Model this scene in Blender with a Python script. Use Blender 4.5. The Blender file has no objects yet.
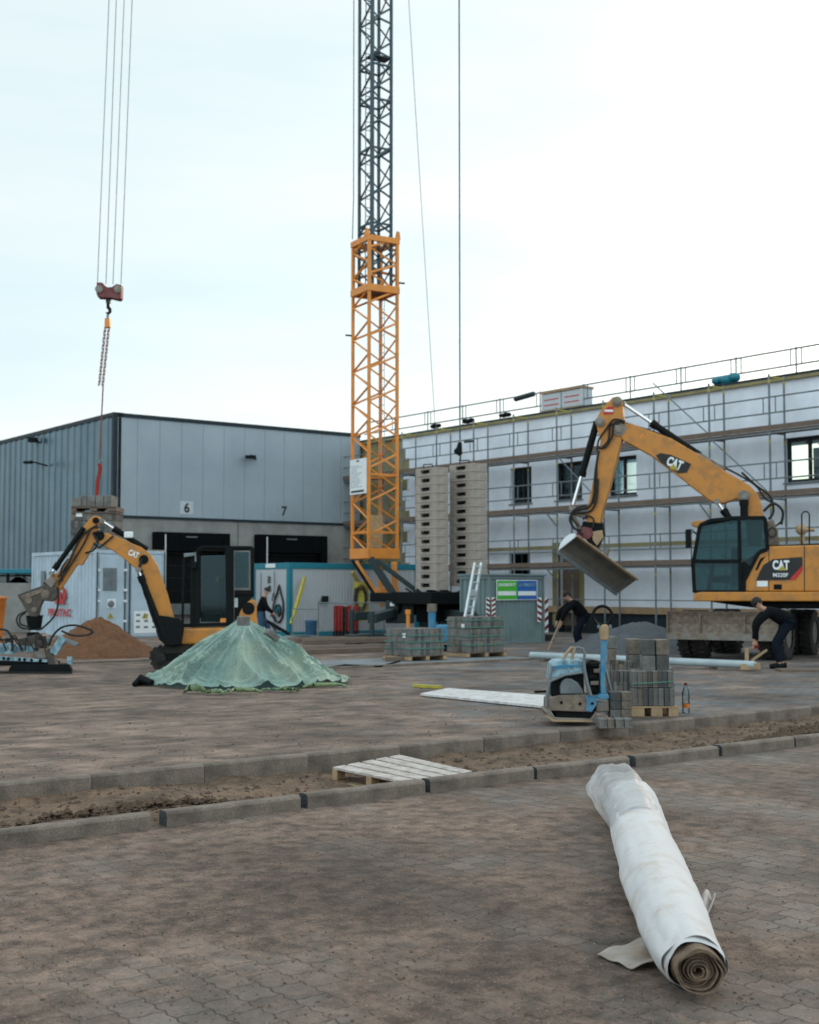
import bpy, bmesh, math, random
from mathutils import Vector, Matrix, noise
random.seed(7)
V = Vector
scene = bpy.context.scene
COL = scene.collection
FPX = 1300.0; CAMZ = 1.6; PITCH = math.atan(76/1300.0)
# ---------------------------------------------------------------- camera
cam = bpy.data.cameras.new('camera'); camo = bpy.data.objects.new('camera', cam); COL.objects.link(camo)
camo.location = (0, 0, CAMZ); camo.rotation_euler = (math.radians(90)+PITCH, 0, 0)
cam.sensor_fit = 'VERTICAL'; cam.sensor_height = 36; cam.lens = FPX/1024*36
cam.clip_end = 3000; cam.clip_start = 0.05
cam.dof.use_dof = True; cam.dof.focus_distance = 9.0; cam.dof.aperture_fstop = 3.2
scene.camera = camo
# ---------------------------------------------------------------- world
SUN_EL = math.radians(16); SUN_AZ = math.radians(28)      # azimuth to the right of the view direction (+Y)
world = bpy.data.worlds.new("World"); scene.world = world; world.use_nodes = True
nt = world.node_tree; nt.nodes.clear()
def wn(t, **k):
    n = nt.nodes.new(t)
    for a, b in k.items(): setattr(n, a, b)
    return n
out = wn('ShaderNodeOutputWorld'); bg = wn('ShaderNodeBackground'); nt.links.new(bg.outputs[0], out.inputs[0])
sky = wn('ShaderNodeTexSky', sky_type='NISHITA', sun_disc=False, sun_elevation=SUN_EL, sun_rotation=SUN_AZ)
sky.air_density = 1.0; sky.dust_density = 1.5; sky.ozone_density = 1.5
tc = wn('ShaderNodeTexCoord'); mp = wn('ShaderNodeMapping'); mp.inputs['Scale'].default_value = (1.2, 1.2, 6)
ns = wn('ShaderNodeTexNoise'); ns.inputs['Scale'].default_value = 1.6; ns.inputs['Detail'].default_value = 6; ns.inputs['Roughness'].default_value = .55
cr = wn('ShaderNodeValToRGB'); cr.color_ramp.elements[0].position = .34; cr.color_ramp.elements[1].position = .85
mx = wn('ShaderNodeMix', data_type='RGBA'); mul = wn('ShaderNodeMath', operation='MULTIPLY'); mul.inputs[1].default_value = .6
nt.links.new(tc.outputs['Generated'], mp.inputs[0]); nt.links.new(mp.outputs[0], ns.inputs[0]); nt.links.new(ns.outputs[0], cr.inputs[0])
nt.links.new(cr.outputs[0], mul.inputs[0]); nt.links.new(mul.outputs[0], mx.inputs[0]); nt.links.new(sky.outputs[0], mx.inputs[6])
# thin cloud takes on a brighter, whiter version of the sky behind it
br = wn('ShaderNodeHueSaturation'); br.inputs['Saturation'].default_value = .35; br.inputs['Value'].default_value = 1.6
nt.links.new(sky.outputs[0], br.inputs['Color']); nt.links.new(br.outputs[0], mx.inputs[7])
hs = wn('ShaderNodeHueSaturation'); hs.inputs['Saturation'].default_value = .55
ti = wn('ShaderNodeMix', data_type='RGBA', blend_type='MULTIPLY'); ti.inputs[0].default_value = 1; ti.inputs[7].default_value = (1.02, 1.0, .90, 1)
nt.links.new(mx.outputs[2], hs.inputs['Color']); nt.links.new(hs.outputs[0], ti.inputs[6]); 
# thin high overcast veil over the whole dome, slightly streaky, mixed with the clear sky
ve = wn('ShaderNodeMix', data_type='RGBA'); ve.inputs[6].default_value = (5.3, 6.8, 7.3, 1); ve.inputs[7].default_value = (7.0, 7.2, 7.2, 1); nt.links.new(cr.outputs[0], ve.inputs[0])
vm = wn('ShaderNodeMix', data_type='RGBA'); vm.inputs[0].default_value = .80; nt.links.new(ti.outputs[2], vm.inputs[6]); sxw = wn('ShaderNodeSeparateXYZ'); nt.links.new(tc.outputs['Generated'], sxw.inputs[0])
mrw = wn('ShaderNodeMapRange'); mrw.inputs[1].default_value = -1; mrw.inputs[2].default_value = .8; mrw.inputs[3].default_value = 1.75; mrw.inputs[4].default_value = .92; nt.links.new(sxw.outputs[1], mrw.inputs[0])
vs_ = wn('ShaderNodeVectorMath', operation='SCALE'); nt.links.new(ve.outputs[2], vs_.inputs[0]); nt.links.new(mrw.outputs[0], vs_.inputs['Scale']); nt.links.new(vs_.outputs[0], vm.inputs[7]); nt.links.new(vm.outputs[2], bg.inputs[0])
bg.inputs[1].default_value = .12
# ---------------------------------------------------------------- sun: low, veiled
sl = bpy.data.lights.new('sun', 'SUN'); sl.energy = 1.15; sl.angle = math.radians(14); sl.color = (1, .74, .52)
so = bpy.data.objects.new('sun', sl); COL.objects.link(so)
sd = V((math.sin(SUN_AZ)*math.cos(SUN_EL), math.cos(SUN_AZ)*math.cos(SUN_EL), math.sin(SUN_EL)))
so.rotation_euler = sd.to_track_quat('Z', 'Y').to_euler(); so.location = (20, 20, 30)
scene.view_settings.view_transform = 'Standard'; scene.view_settings.look = 'None'
scene.view_settings.exposure = 0.36; scene.view_settings.gamma = 1
scene.render.resolution_x = 819; scene.render.resolution_y = 1024

# ---------------------------------------------------------------- helpers
def ray(x, y):
    a = (x-409.5)/FPX; b = (512-y)/FPX
    cp, sp = math.cos(PITCH), math.sin(PITCH)
    return V((a, cp-b*sp, sp+b*cp))
C0 = V((0, 0, CAMZ))
def G(x, y, z=0.0):
    r = ray(x, y); return C0 + r*((z-CAMZ)/r.z)
def D(x, y, Y):
    r = ray(x, y); return C0 + r*(Y/r.y)
def PL(x, y, p, n):
    r = ray(x, y); return C0 + r*((p-C0).dot(n)/r.dot(n))
def T(pts, Y): return [D(x, y, Y) for x, y in pts]
def Z(pts, ox, oy, s): return [(ox+x/s, oy+y/s) for x, y in pts]
TH = math.radians(37.3)
U = V((math.cos(TH), math.sin(TH), 0)); W = V((-math.sin(TH), math.cos(TH), 0)); UP = V((0, 0, 1))
def rot2(a): return V((math.cos(a), math.sin(a), 0)), V((-math.sin(a), math.cos(a), 0))

class MB:
    def __init__(s): s.v = []; s.f = []; s.m = []; s.mi = 0
    def add(s, vs, fs):
        o = len(s.v); s.v += [V(p) for p in vs]
        for f in fs: s.f.append([o+i for i in f]); s.m.append(s.mi)
        return s
    def obox(s, o, a, b, c):
        o = V(o); a = V(a); b = V(b); c = V(c)
        return s.add([o, o+a, o+a+b, o+b, o+c, o+a+c, o+a+b+c, o+b+c],
                     [(0, 3, 2, 1), (4, 5, 6, 7), (0, 1, 5, 4), (1, 2, 6, 5), (2, 3, 7, 6), (3, 0, 4, 7)])
    def box(s, c, sz, ax=None, ay=None):
        ax = ax or V((1, 0, 0)); ay = ay or V((0, 1, 0)); az = ax.cross(ay)
        a = ax*sz[0]; b = ay*sz[1]; d = az*sz[2]
        return s.obox(V(c)-a/2-b/2-d/2, a, b, d)
    def bar(s, p0, p1, w, h=None, up=UP):
        h = h or w; p0 = V(p0); p1 = V(p1); d = p1-p0
        if d.length < 1e-6: return s
        x = d.normalized(); y = up.cross(x)
        if y.length < 1e-3: y = V((0, 1, 0)).cross(x)
        y.normalize(); z = x.cross(y)
        return s.obox(p0-y*w/2-z*h/2, d, y*w, z*h)
    def tube(s, pts, r, n=8, cap=True, closed=False, sx=1.0):
        pts = [V(p) for p in pts]; m = len(pts)
        rs = r if isinstance(r, (list, tuple)) else [r]*m
        vs = []; prev = None
        for i, p in enumerate(pts):
            if closed: d = pts[(i+1) % m]-pts[i-1]
            else: d = pts[min(i+1, m-1)]-pts[max(i-1, 0)]
            d.normalize()
            if prev is None:
                a = UP.cross(d)
                if a.length < 1e-2: a = V((1, 0, 0)).cross(d)
            else: a = prev - d*prev.dot(d)
            a.normalize(); prev = a; b = d.cross(a)
            for k in range(n):
                t = 2*math.pi*k/n
                vs.append(p+(a*math.cos(t)*sx+b*math.sin(t))*rs[i])
        fs = []
        for i in range(m if closed else m-1):
            j = (i+1) % m
            for k in range(n):
                l = (k+1) % n
                fs.append((i*n+k, i*n+l, j*n+l, j*n+k))
        if cap and not closed:
            fs.append(tuple(range(n))[::-1]); fs.append(tuple((m-1)*n+k for k in range(n)))
        return s.add(vs, fs)
    def prism(s, poly, ext):
        n = len(poly); poly = [V(p) for p in poly]; ext = V(ext)
        fs = [tuple(range(n)), tuple(range(2*n-1, n-1, -1))]
        for i in range(n):
            j = (i+1) % n; fs.append((i, j, n+j, n+i))
        return s.add(poly+[p+ext for p in poly], fs)
    def lathe(s, c, axis, prof, n=24, cap=True):
        c = V(c); d = V(axis).normalized(); a = UP.cross(d)
        if a.length < 1e-2: a = V((1, 0, 0))
        a.normalize(); b = d.cross(a); vs = []
        for r, h in prof:
            for k in range(n):
                t = 2*math.pi*k/n; vs.append(c+d*h+(a*math.cos(t)+b*math.sin(t))*r)
        fs = []
        for i in range(len(prof)-1):
            for k in range(n):
                l = (k+1) % n; fs.append((i*n+k, i*n+l, (i+1)*n+l, (i+1)*n+k))
        if cap:
            fs.append(tuple(range(n))[::-1]); fs.append(tuple((len(prof)-1)*n+k for k in range(n)))
        return s.add(vs, fs)
    def ball(s, c, r, n=12, sz=(1, 1, 1)):
        c = V(c); vs = []; m = n//2
        for i in range(1, m):
            t = math.pi*i/m
            for k in range(n):
                p = 2*math.pi*k/n
                vs.append(c+V((math.sin(t)*math.cos(p)*sz[0], math.sin(t)*math.sin(p)*sz[1], math.cos(t)*sz[2]))*r)
        vs += [c+V((0, 0, r*sz[2])), c-V((0, 0, r*sz[2]))]; a = len(vs)-2; fs = []
        for i in range(m-2):
            for k in range(n):
                l = (k+1) % n; fs.append((i*n+k, (i+1)*n+k, (i+1)*n+l, i*n+l))
        for k in range(n):
            l = (k+1) % n; fs.append((a, k, l)); fs.append((a+1, (m-2)*n+l, (m-2)*n+k))
        return s.add(vs, fs)
    def grid(s, nu, nv, fn, closeu=False):
        vs = [fn(i, j) for j in range(nv) for i in range(nu)]; fs = []
        for j in range(nv-1):
            for i in range(nu if closeu else nu-1):
                k = (i+1) % nu
                fs.append((j*nu+i, j*nu+k, (j+1)*nu+k, (j+1)*nu+i))
        return s.add(vs, fs)
    def build(s, name, mats, parent=None, bevel=0, smooth=None, label=None, cat=None, group=None, kind=None, origin=None, recalc=True, flat=False):
        if not isinstance(mats, (list, tuple)): mats = [mats]
        me = bpy.data.meshes.new(name)
        if parent is not None: inv = parent.matrix_basis.inverted()
        else:
            if origin is None:
                xs = [p.x for p in s.v]; ys = [p.y for p in s.v]; zs = [p.z for p in s.v]
                origin = V(((min(xs)+max(xs))/2, (min(ys)+max(ys))/2, min(zs)))
            inv = Matrix.Translation(-V(origin))
        me.from_pydata([inv @ p for p in s.v], [], s.f)
        for m in mats: me.materials.append(m)
        me.polygons.foreach_set('material_index', s.m)
        me.update()
        if recalc:
            bm = bmesh.new(); bm.from_mesh(me); bmesh.ops.recalc_face_normals(bm, faces=bm.faces); bm.to_mesh(me); bm.free()
        if smooth:
            me.polygons.foreach_set('use_smooth', [True]*len(me.polygons)); me.set_sharp_from_angle(angle=math.radians(smooth))
        o = bpy.data.objects.new(name, me); COL.objects.link(o)
        if parent is not None: o.parent = parent
        else: o.location = origin
        if bevel:
            b = o.modifiers.new('bevel', 'BEVEL'); b.width = bevel; b.segments = 2; b.limit_method = 'ANGLE'; b.angle_limit = math.radians(40)
        tag(o, label, cat, group, kind)
        return o
def tag(o, label=None, cat=None, group=None, kind=None):
    if label: o['label'] = label
    if cat: o['category'] = cat
    if group: o['group'] = group
    if kind: o['kind'] = kind
    return o
def thing(name, label, cat, loc, rz=0, group=None):
    o = bpy.data.objects.new(name, None); COL.objects.link(o); o.location = V(loc); o.rotation_euler = (0, 0, rz)
    o.matrix_basis = Matrix.Translation(V(loc)) @ Matrix.Rotation(rz, 4, 'Z')
    o.empty_display_size = .3
    return tag(o, label, cat, group)
def sub(mb, name, mats, par, **k):
    """sub-part: child of a part (part has identity local transform, so its frame is the thing's frame)"""
    root = par
    while root.parent: root = root.parent
    o = mb.build(name, mats, root, **k); o.parent = par
    if par is not root and par.location.length > 0: o.location = -par.location
    return o
def dup(root, loc, rz=None, label=None):
    kids = [c for c in bpy.data.objects if c.parent == root]
    r = root.copy(); COL.objects.link(r); r.location = V(loc)
    if rz is not None: r.rotation_euler = (0, 0, rz)
    if label: r['label'] = label
    for ch in kids:
        c = ch.copy(); COL.objects.link(c); c.parent = r
        for g in [g for g in bpy.data.objects if g.parent == ch]:
            d = g.copy(); COL.objects.link(d); d.parent = c
    return r
def text_mb(body, org, xd, yd, height, ext=.004, bold=0.0, width=None):
    cu = bpy.data.curves.new('txt', 'FONT'); cu.body = body; cu.size = 1; cu.extrude = 0; cu.offset = bold
    cu.resolution_u = 4
    to = bpy.data.objects.new('txt', cu); COL.objects.link(to)
    dg = bpy.context.evaluated_depsgraph_get(); me = bpy.data.meshes.new_from_object(to.evaluated_get(dg))
    vs = [v.co.copy() for v in me.vertices]; fs = [tuple(p.vertices) for p in me.polygons]
    bpy.data.objects.remove(to); bpy.data.curves.remove(cu)
    x0 = min(v.x for v in vs); x1 = max(v.x for v in vs); y0 = min(v.y for v in vs); y1 = max(v.y for v in vs)
    sy = height/(y1-y0); sx = sy if width is None else width/(x1-x0)
    xd = V(xd).normalized(); yd = V(yd).normalized(); nd = xd.cross(yd)
    mb = MB(); n = len(vs)
    P = [V(org)+xd*(v.x-x0)*sx+yd*(v.y-y0)*sy+nd*ext for v in vs]
    mb.add(P, fs)
    # give the letters a real thickness
    bme = {}
    for f in fs:
        for i in range(len(f)):
            a, b = f[i], f[(i+1) % len(f)]
            bme[(a, b)] = bme.get((a, b), 0)+1
    sides = [(a, b) for (a, b) in bme if (b, a) not in bme]
    Q = [p-nd*(ext-.0005) for p in P]
    mb.add(P+Q, [(a, a+n, b+n, b) for a, b in sides])
    return mb

# ---------------------------------------------------------------- materials
def mat(name, col, rough=.6, metal=0.0, col2=None, nscale=6.0, namt=.5, lo=.4, hi=.65, bump=0.0, bscale=40.0, spec=.5, stretch=None, fine=0.0, finescale=60):
    m = bpy.data.materials.new(name); m.use_nodes = True; t = m.node_tree; b = t.nodes['Principled BSDF']
    L = t.links.new
    b.inputs['Roughness'].default_value = rough; b.inputs['Metallic'].default_value = metal
    b.inputs['Specular IOR Level'].default_value = spec
    c = t.nodes.new('ShaderNodeTexCoord'); mp_ = t.nodes.new('ShaderNodeMapping'); L(c.outputs['Object'], mp_.inputs[0])
    if stretch: mp_.inputs['Scale'].default_value = stretch
    base = None
    if col2 is None: col2 = tuple(x*.55 for x in col[:3]); 
    n = t.nodes.new('ShaderNodeTexNoise'); n.inputs['Scale'].default_value = nscale; n.inputs['Detail'].default_value = 8; n.inputs['Roughness'].default_value = .62
    L(mp_.outputs[0], n.inputs[0])
    r = t.nodes.new('ShaderNodeMapRange'); r.inputs[1].default_value = lo; r.inputs[2].default_value = hi; r.inputs[4].default_value = namt
    L(n.outputs[0], r.inputs[0])
    x = t.nodes.new('ShaderNodeMix'); x.data_type = 'RGBA'; x.inputs[6].default_value = (*col, 1); x.inputs[7].default_value = (*col2, 1)
    L(r.outputs[0], x.inputs[0]); last = x.outputs[2]
    if fine:
        n2 = t.nodes.new('ShaderNodeTexNoise'); n2.inputs['Scale'].default_value = finescale; n2.inputs['Detail'].default_value = 4
        L(mp_.outputs[0], n2.inputs[0])
        r2 = t.nodes.new('ShaderNodeMapRange'); r2.inputs[1].default_value = .3; r2.inputs[2].default_value = .7; r2.inputs[3].default_value = 1-fine; r2.inputs[4].default_value = 1+fine
        L(n2.outputs[0], r2.inputs[0])
        h = t.nodes.new('ShaderNodeHueSaturation'); L(last, h.inputs['Color']); L(r2.outputs[0], h.inputs['Value']); last = h.outputs[0]
    L(last, b.inputs['Base Color'])
    rr = t.nodes.new('ShaderNodeMapRange'); rr.inputs[3].default_value = max(.05, rough-.1); rr.inputs[4].default_value = min(1, rough+.15); L(n.outputs[0], rr.inputs[0]); L(rr.outputs[0], b.inputs['Roughness'])
    if bump:
        n3 = t.nodes.new('ShaderNodeTexNoise'); n3.inputs['Scale'].default_value = bscale; n3.inputs['Detail'].default_value = 6
        L(mp_.outputs[0], n3.inputs[0])
        bp = t.nodes.new('ShaderNodeBump'); bp.inputs['Strength'].default_value = bump; bp.inputs['Distance'].default_value = .02
        L(n3.outputs[0], bp.inputs['Height']); L(bp.outputs[0], b.inputs['Normal'])
    return m
def glass(name, tint=(.45, .60, .60), trans=.5, rough=.05):
    m = bpy.data.materials.new(name); m.use_nodes = True; t = m.node_tree; t.nodes.clear()
    o = t.nodes.new('ShaderNodeOutputMaterial'); g = t.nodes.new('ShaderNodeBsdfGlossy'); g.inputs['Roughness'].default_value = rough; g.inputs['Color'].default_value = (.5, .66, .74, 1)
    tr = t.nodes.new('ShaderNodeBsdfTransparent'); tr.inputs[0].default_value = (*[x*trans*2 if x*trans*2 < 1 else 1 for x in tint], 1)
    f = t.nodes.new('ShaderNodeFresnel'); f.inputs[0].default_value = 1.45
    mx_ = t.nodes.new('ShaderNodeMixShader'); t.links.new(f.outputs[0], mx_.inputs[0]); t.links.new(tr.outputs[0], mx_.inputs[1]); t.links.new(g.outputs[0], mx_.inputs[2]); t.links.new(mx_.outputs[0], o.inputs[0])
    return m
M = {}
M['yellow'] = mat('excavator_yellow_paint', (.50, .195, .022), .42, col2=(.22, .12, .05), namt=.5, nscale=4, lo=.48, hi=.62, bump=.05)
M['orange'] = mat('crane_yellow_paint', (.74, .25, .025), .45, col2=(.38, .17, .05), namt=.5, nscale=3)
M['crane_blue'] = mat('crane_dark_blue_paint', (.02, .06, .085), .5, col2=(.05, .05, .045), nscale=4)
M['black'] = mat('black_painted_steel', (.003, .005, .006), .55, col2=(.012, .012, .012), namt=.4, spec=.12)
M['dgreen'] = mat('dark_petrol_steel', (.018, .036, .04), .5, col2=(.03, .03, .028), namt=.5, spec=.3)
M['rubber'] = mat('rubber', (.010, .010, .010), .85, col2=(.05, .042, .034), namt=.6, nscale=9, bump=.3)
M['chrome'] = mat('chrome_rod', (.75, .77, .8), .18, metal=1, namt=.1)
M['steel'] = mat('worn_steel', (.22, .21, .19), .5, metal=.6, col2=(.16, .11, .07), namt=.8, nscale=5, bump=.2)
M['galv'] = mat('galvanised_tube', (.17, .20, .215), .5, metal=.4, col2=(.09, .10, .105), namt=.6, nscale=5)
M['tag_yellow'] = mat('yellow_coupler_paint', (.42, .35, .05), .6)
M['plaster'] = mat('white_reinforced_insulation', (.75, .80, .88), .9, col2=(.62, .66, .74), namt=.6, nscale=.7, bump=.15, bscale=6, fine=.05, finescale=3)
M['wool'] = mat('mineral_wool', (.27, .235, .115), .95, col2=(.16, .14, .08), namt=.7, nscale=1.6, bump=.5, bscale=12)
M['wood'] = mat('weathered_planks', (.155, .11, .085), .85, col2=(.09, .07, .055), nscale=4, stretch=(1, 1, 1), bump=.3, fine=.2)
M['rawwood'] = mat('raw_timber', (.38, .26, .15), .8, col2=(.2, .13, .08), nscale=5, bump=.2, fine=.15)
M['brightwood'] = mat('fresh_osb', (.5, .36, .2), .8, nscale=7, fine=.3, finescale=25)
M['whitewood'] = mat('white_washed_board', (.62, .60, .60), .75, col2=(.35, .30, .27), nscale=9, namt=.7, bump=.2)
M['concrete'] = mat('cast_concrete', (.27, .265, .255), .85, col2=(.17, .165, .155), nscale=1.3, namt=.7, bump=.2, fine=.1)
M['ballast'] = mat('ballast_concrete', (.38, .33, .29), .85, col2=(.25, .21, .185), nscale=2.5, namt=.8, bump=.25, fine=.1)
M['kerb'] = mat('kerb_concrete', (.185, .145, .118), .9, col2=(.065, .05, .04), nscale=3.0, namt=.8, bump=.35, fine=.22, finescale=70)
M['kerbdark'] = mat('rough_joint_face', (.045, .048, .055), .9, bump=.8, fine=.3)
M['alu'] = mat('bright_aluminium', (.62, .66, .68), .4, metal=.5, namt=.2)
M['paver_warm'] = mat('brownish_paver_concrete', (.20, .165, .135), .9, col2=(.085, .07, .055), nscale=5, namt=.8, bump=.5, fine=.25, finescale=60)
M['paver_dark'] = mat('damp_dark_paver_concrete', (.095, .095, .095), .9, col2=(.05, .048, .045), nscale=5, namt=.8, bump=.5, fine=.25, finescale=60)
M['paver'] = mat('grey_paver_concrete', (.185, .18, .17), .9, col2=(.085, .08, .075), nscale=5, namt=.8, bump=.5, fine=.25, finescale=60)
M['panel'] = mat('grey_sandwich_panel', (.315, .37, .415), .45, col2=(.26, .31, .355), nscale=.4, namt=.8, metal=.15)
M['rib'] = mat('blue_ribbed_sheet', (.085, .14, .17), .28, col2=(.065, .11, .14), nscale=.6, metal=.75)
M['trim'] = mat('dark_petrol_trim', (.010, .022, .03), .55, spec=.3)
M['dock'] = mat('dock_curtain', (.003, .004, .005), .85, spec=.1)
M['whitepaint'] = mat('white_paint', (.70, .72, .74), .5, col2=(.45, .45, .43), namt=.4, nscale=2)
M['cont_white'] = mat('container_white', (.42, .52, .60), .55, col2=(.25, .31, .35), namt=.5, nscale=1.4)
M['cabin_white'] = mat('cabin_white', (.40, .43, .46), .5, col2=(.33, .35, .36), namt=.4, nscale=1.2)
M['teal'] = mat('teal_frame_paint', (.0, .17, .235), .45, col2=(.02, .13, .17), namt=.5)
M['cont_teal'] = mat('grey_green_container', (.15, .215, .225), .55, col2=(.11, .15, .15), namt=.6, nscale=2)
M['red'] = mat('red_paint', (.20, .010, .008), .7, spec=.15)
M['darkred'] = mat('maroon_hook_paint', (.13, .015, .02), .6, col2=(.20, .10, .10), namt=.5, nscale=6)
M['redsling'] = mat('red_textile_sling', (.27, .025, .018), .9, bump=.3)
M['blue'] = mat('blue_plastic', (.015, .10, .22), .5)
M['mblue'] = mat('machine_blue', (.01, .17, .33), .42, col2=(.15, .25, .3), namt=.5, nscale=9)
M['mpale'] = mat('machine_pale_blue', (.27, .42, .48), .45, col2=(.07, .15, .20), nscale=8, namt=.9, lo=.42, hi=.6)
M['mgrey'] = mat('scuffed_machine_grey', (.20, .155, .12), .6, col2=(.08, .058, .042), nscale=10, namt=.8, bump=.3)
M['signgreen'] = mat('sign_green', (.05, .38, .02), .5, namt=.1)
M['signblue'] = mat('sign_blue', (.01, .10, .36), .5, namt=.1)
M['signwhite'] = mat('sign_white', (.74, .77, .78), .5, namt=.15)
M['ink'] = mat('black_lettering', (.012, .012, .014), .6)
M['inkred'] = mat('red_lettering', (.50, .02, .02), .6)
M['sand'] = mat('orange_sand', (.145, .060, .024), .97, col2=(.065, .028, .012), nscale=5, bump=1.0, bscale=22, fine=.35, finescale=30)
M['gravel'] = mat('grey_grit', (.085, .095, .105), .95, col2=(.05, .058, .065), nscale=4, bump=.9, bscale=50, fine=.3, finescale=90)
M['glass'] = glass('tinted_glass', trans=.47)
M['pane'] = glass('window_glass', tint=(.85, .92, .90), trans=.45)
M['plate'] = mat('pale_number_plate', (.46, .50, .53), .5, namt=.1)
M['palewood'] = mat('limewashed_pallet_board', (.50, .45, .42), .75, col2=(.25, .20, .17), nscale=9, namt=.8, bump=.3)
M['winglass'] = mat('dark_window_reflecting', (.02, .03, .035), .05, spec=1.0, namt=.1)
M['frame'] = mat('anthracite_window_frame', (.010, .013, .016), .5, spec=.3)
M['orangeplastic'] = mat('orange_plastic', (.55, .16, .02), .5)
M['jacket'] = mat('black_work_jacket', (.006, .007, .009), .95, bump=.5, bscale=12, spec=.1)
M['trouser'] = mat('navy_work_trousers', (.008, .012, .02), .95, bump=.5, bscale=12, spec=.1)
M['jeans'] = mat('blue_jeans', (.03, .07, .13), .9)
M['skin'] = mat('skin', (.42, .23, .16), .6, namt=.15)
M['hair'] = mat('dark_hair', (.02, .015, .012), .8)
M['hivis'] = mat('pale_reflective_stripe', (.4, .45, .45), .4)
M['strap'] = mat('green_strapping', (.05, .22, .17), .4)
M['film'] = None
def facade_ray(px, py, off=0): return PL(px, py, FQ - U*off, U)
# ================================================================ GROUND
def paving_mat(name, dirt_lo, dirt_hi, gradient=None, pcol=(.195, .19, .185), pcol2=(.12, .118, .118), dcol=(.125, .088, .062), dcol2=(.065, .045, .032), ns3=7, streak=1):
    m = bpy.data.materials.new(name); m.use_nodes = True; t = m.node_tree; b = t.nodes['Principled BSDF']; L = t.links.new
    N = t.nodes.new
    def math_(op, a, bb=None, c=None):
        n = N('ShaderNodeMath'); n.operation = op
        for i, q in enumerate((a, bb, c)):
            if q is None: continue
            if isinstance(q, (int, float)): n.inputs[i].default_value = q
            else: L(q, n.inputs[i])
        return n.outputs[0]
    tc_ = N('ShaderNodeTexCoord'); mp_ = N('ShaderNodeMapping'); mp_.inputs['Rotation'].default_value = (0, 0, -TH)
    L(tc_.outputs['Object'], mp_.inputs[0])
    # slow wobble so that the courses are hand laid, not ruled
    nw = N('ShaderNodeTexNoise'); nw.inputs['Scale'].default_value = 1.3; L(mp_.outputs[0], nw.inputs[0])
    sx = N('ShaderNodeSeparateXYZ'); L(mp_.outputs[0], sx.inputs[0])
    wob = math_('MULTIPLY', math_('SUBTRACT', nw.outputs[0], .5), .03)
    x = math_('ADD', sx.outputs[0], wob); y = math_('ADD', sx.outputs[1], wob)
    zz = math_('MULTIPLY', math_('SUBTRACT', math_('PINGPONG', y, .05), .025), .34)
    zz2 = math_('MULTIPLY', math_('SUBTRACT', math_('PINGPONG', x, .045), .0225), .34)
    cb = N('ShaderNodeCombineXYZ'); L(math_('ADD', y, zz2), cb.inputs[0]); L(math_('ADD', x, zz), cb.inputs[1])
    bk = N('ShaderNodeTexBrick'); L(cb.outputs[0], bk.inputs[0]); bk.offset = .5
    bk.inputs['Scale'].default_value = 1; bk.inputs['Brick Width'].default_value = .20; bk.inputs['Row Height'].default_value = .165
    bk.inputs['Mortar Size'].default_value = .0055; bk.inputs['Mortar Smooth'].default_value = .6; bk.inputs['Bias'].default_value = 0
    bk.inputs['Color1'].default_value = (*pcol, 1); bk.inputs['Color2'].default_value = (*pcol2, 1); bk.inputs['Mortar'].default_value = (*pcol2, 1)
    # dirt
    n1 = N('ShaderNodeTexNoise'); n1.inputs['Scale'].default_value = .9; n1.inputs['Detail'].default_value = 9; n1.inputs['Roughness'].default_value = .66; n1.inputs['Distortion'].default_value = .4
    ms = N('ShaderNodeMapping'); ms.inputs['Scale'].default_value = (1, .8, 1); L(mp_.outputs[0], ms.inputs[0]); L(ms.outputs[0], n1.inputs[0])
    v = n1.outputs[0]
    if gradient:
        sw = N('ShaderNodeSeparateXYZ'); L(tc_.outputs['Object'], sw.inputs[0])
        g = N('ShaderNodeMapRange'); g.inputs[1].default_value = gradient[0]; g.inputs[2].default_value = gradient[1]
        g.inputs[3].default_value = gradient[2]; g.inputs[4].default_value = gradient[3]; L(sw.outputs[0], g.inputs[0])
        v = math_('ADD', v, g.outputs[0])
    r = N('ShaderNodeMapRange'); r.inputs[1].default_value = dirt_lo; r.inputs[2].default_value = dirt_hi; L(v, r.inputs[0]); dirt = r.outputs[0]
    n2 = N('ShaderNodeTexNoise'); n2.inputs['Scale'].default_value = 55; n2.inputs['Detail'].default_value = 5; n2.inputs['Roughness'].default_value = .7; L(mp_.outputs[0], n2.inputs[0])
    n3 = N('ShaderNodeTexNoise'); n3.inputs['Scale'].default_value = ns3; n3.inputs['Detail'].default_value = 8; n3.inputs['Roughness'].default_value = .65
    m3 = N('ShaderNodeMapping'); m3.inputs['Scale'].default_value = (streak, 1, 1); L(mp_.outputs[0], m3.inputs[0]); L(m3.outputs[0], n3.inputs[0])
    dcm = N('ShaderNodeMix'); dcm.data_type = 'RGBA'; dcm.inputs[6].default_value = (*dcol2, 1); dcm.inputs[7].default_value = (*dcol, 1)
    rr = N('ShaderNodeMapRange'); rr.inputs[1].default_value = .44; rr.inputs[2].default_value = .57
    n4 = N('ShaderNodeTexNoise'); n4.inputs['Scale'].default_value = 170; n4.inputs['Detail'].default_value = 3; L(mp_.outputs[0], n4.inputs[0])
    L(math_('ADD', math_('ADD', math_('MULTIPLY', n3.outputs[0], .45), math_('MULTIPLY', n2.outputs[0], .3)), math_('MULTIPLY', n4.outputs[0], .25)), rr.inputs[0]); L(rr.outputs[0], dcm.inputs[0])
    # joints filled with dark sand
    jm = N('ShaderNodeMix'); jm.data_type = 'RGBA'; L(bk.outputs['Fac'], jm.inputs[0]); L(bk.outputs['Color'], jm.inputs[6]); jm.inputs[7].default_value = (.055, .043, .034, 1)
    pv = N('ShaderNodeHueSaturation'); L(jm.outputs[2], pv.inputs['Color'])
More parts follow.
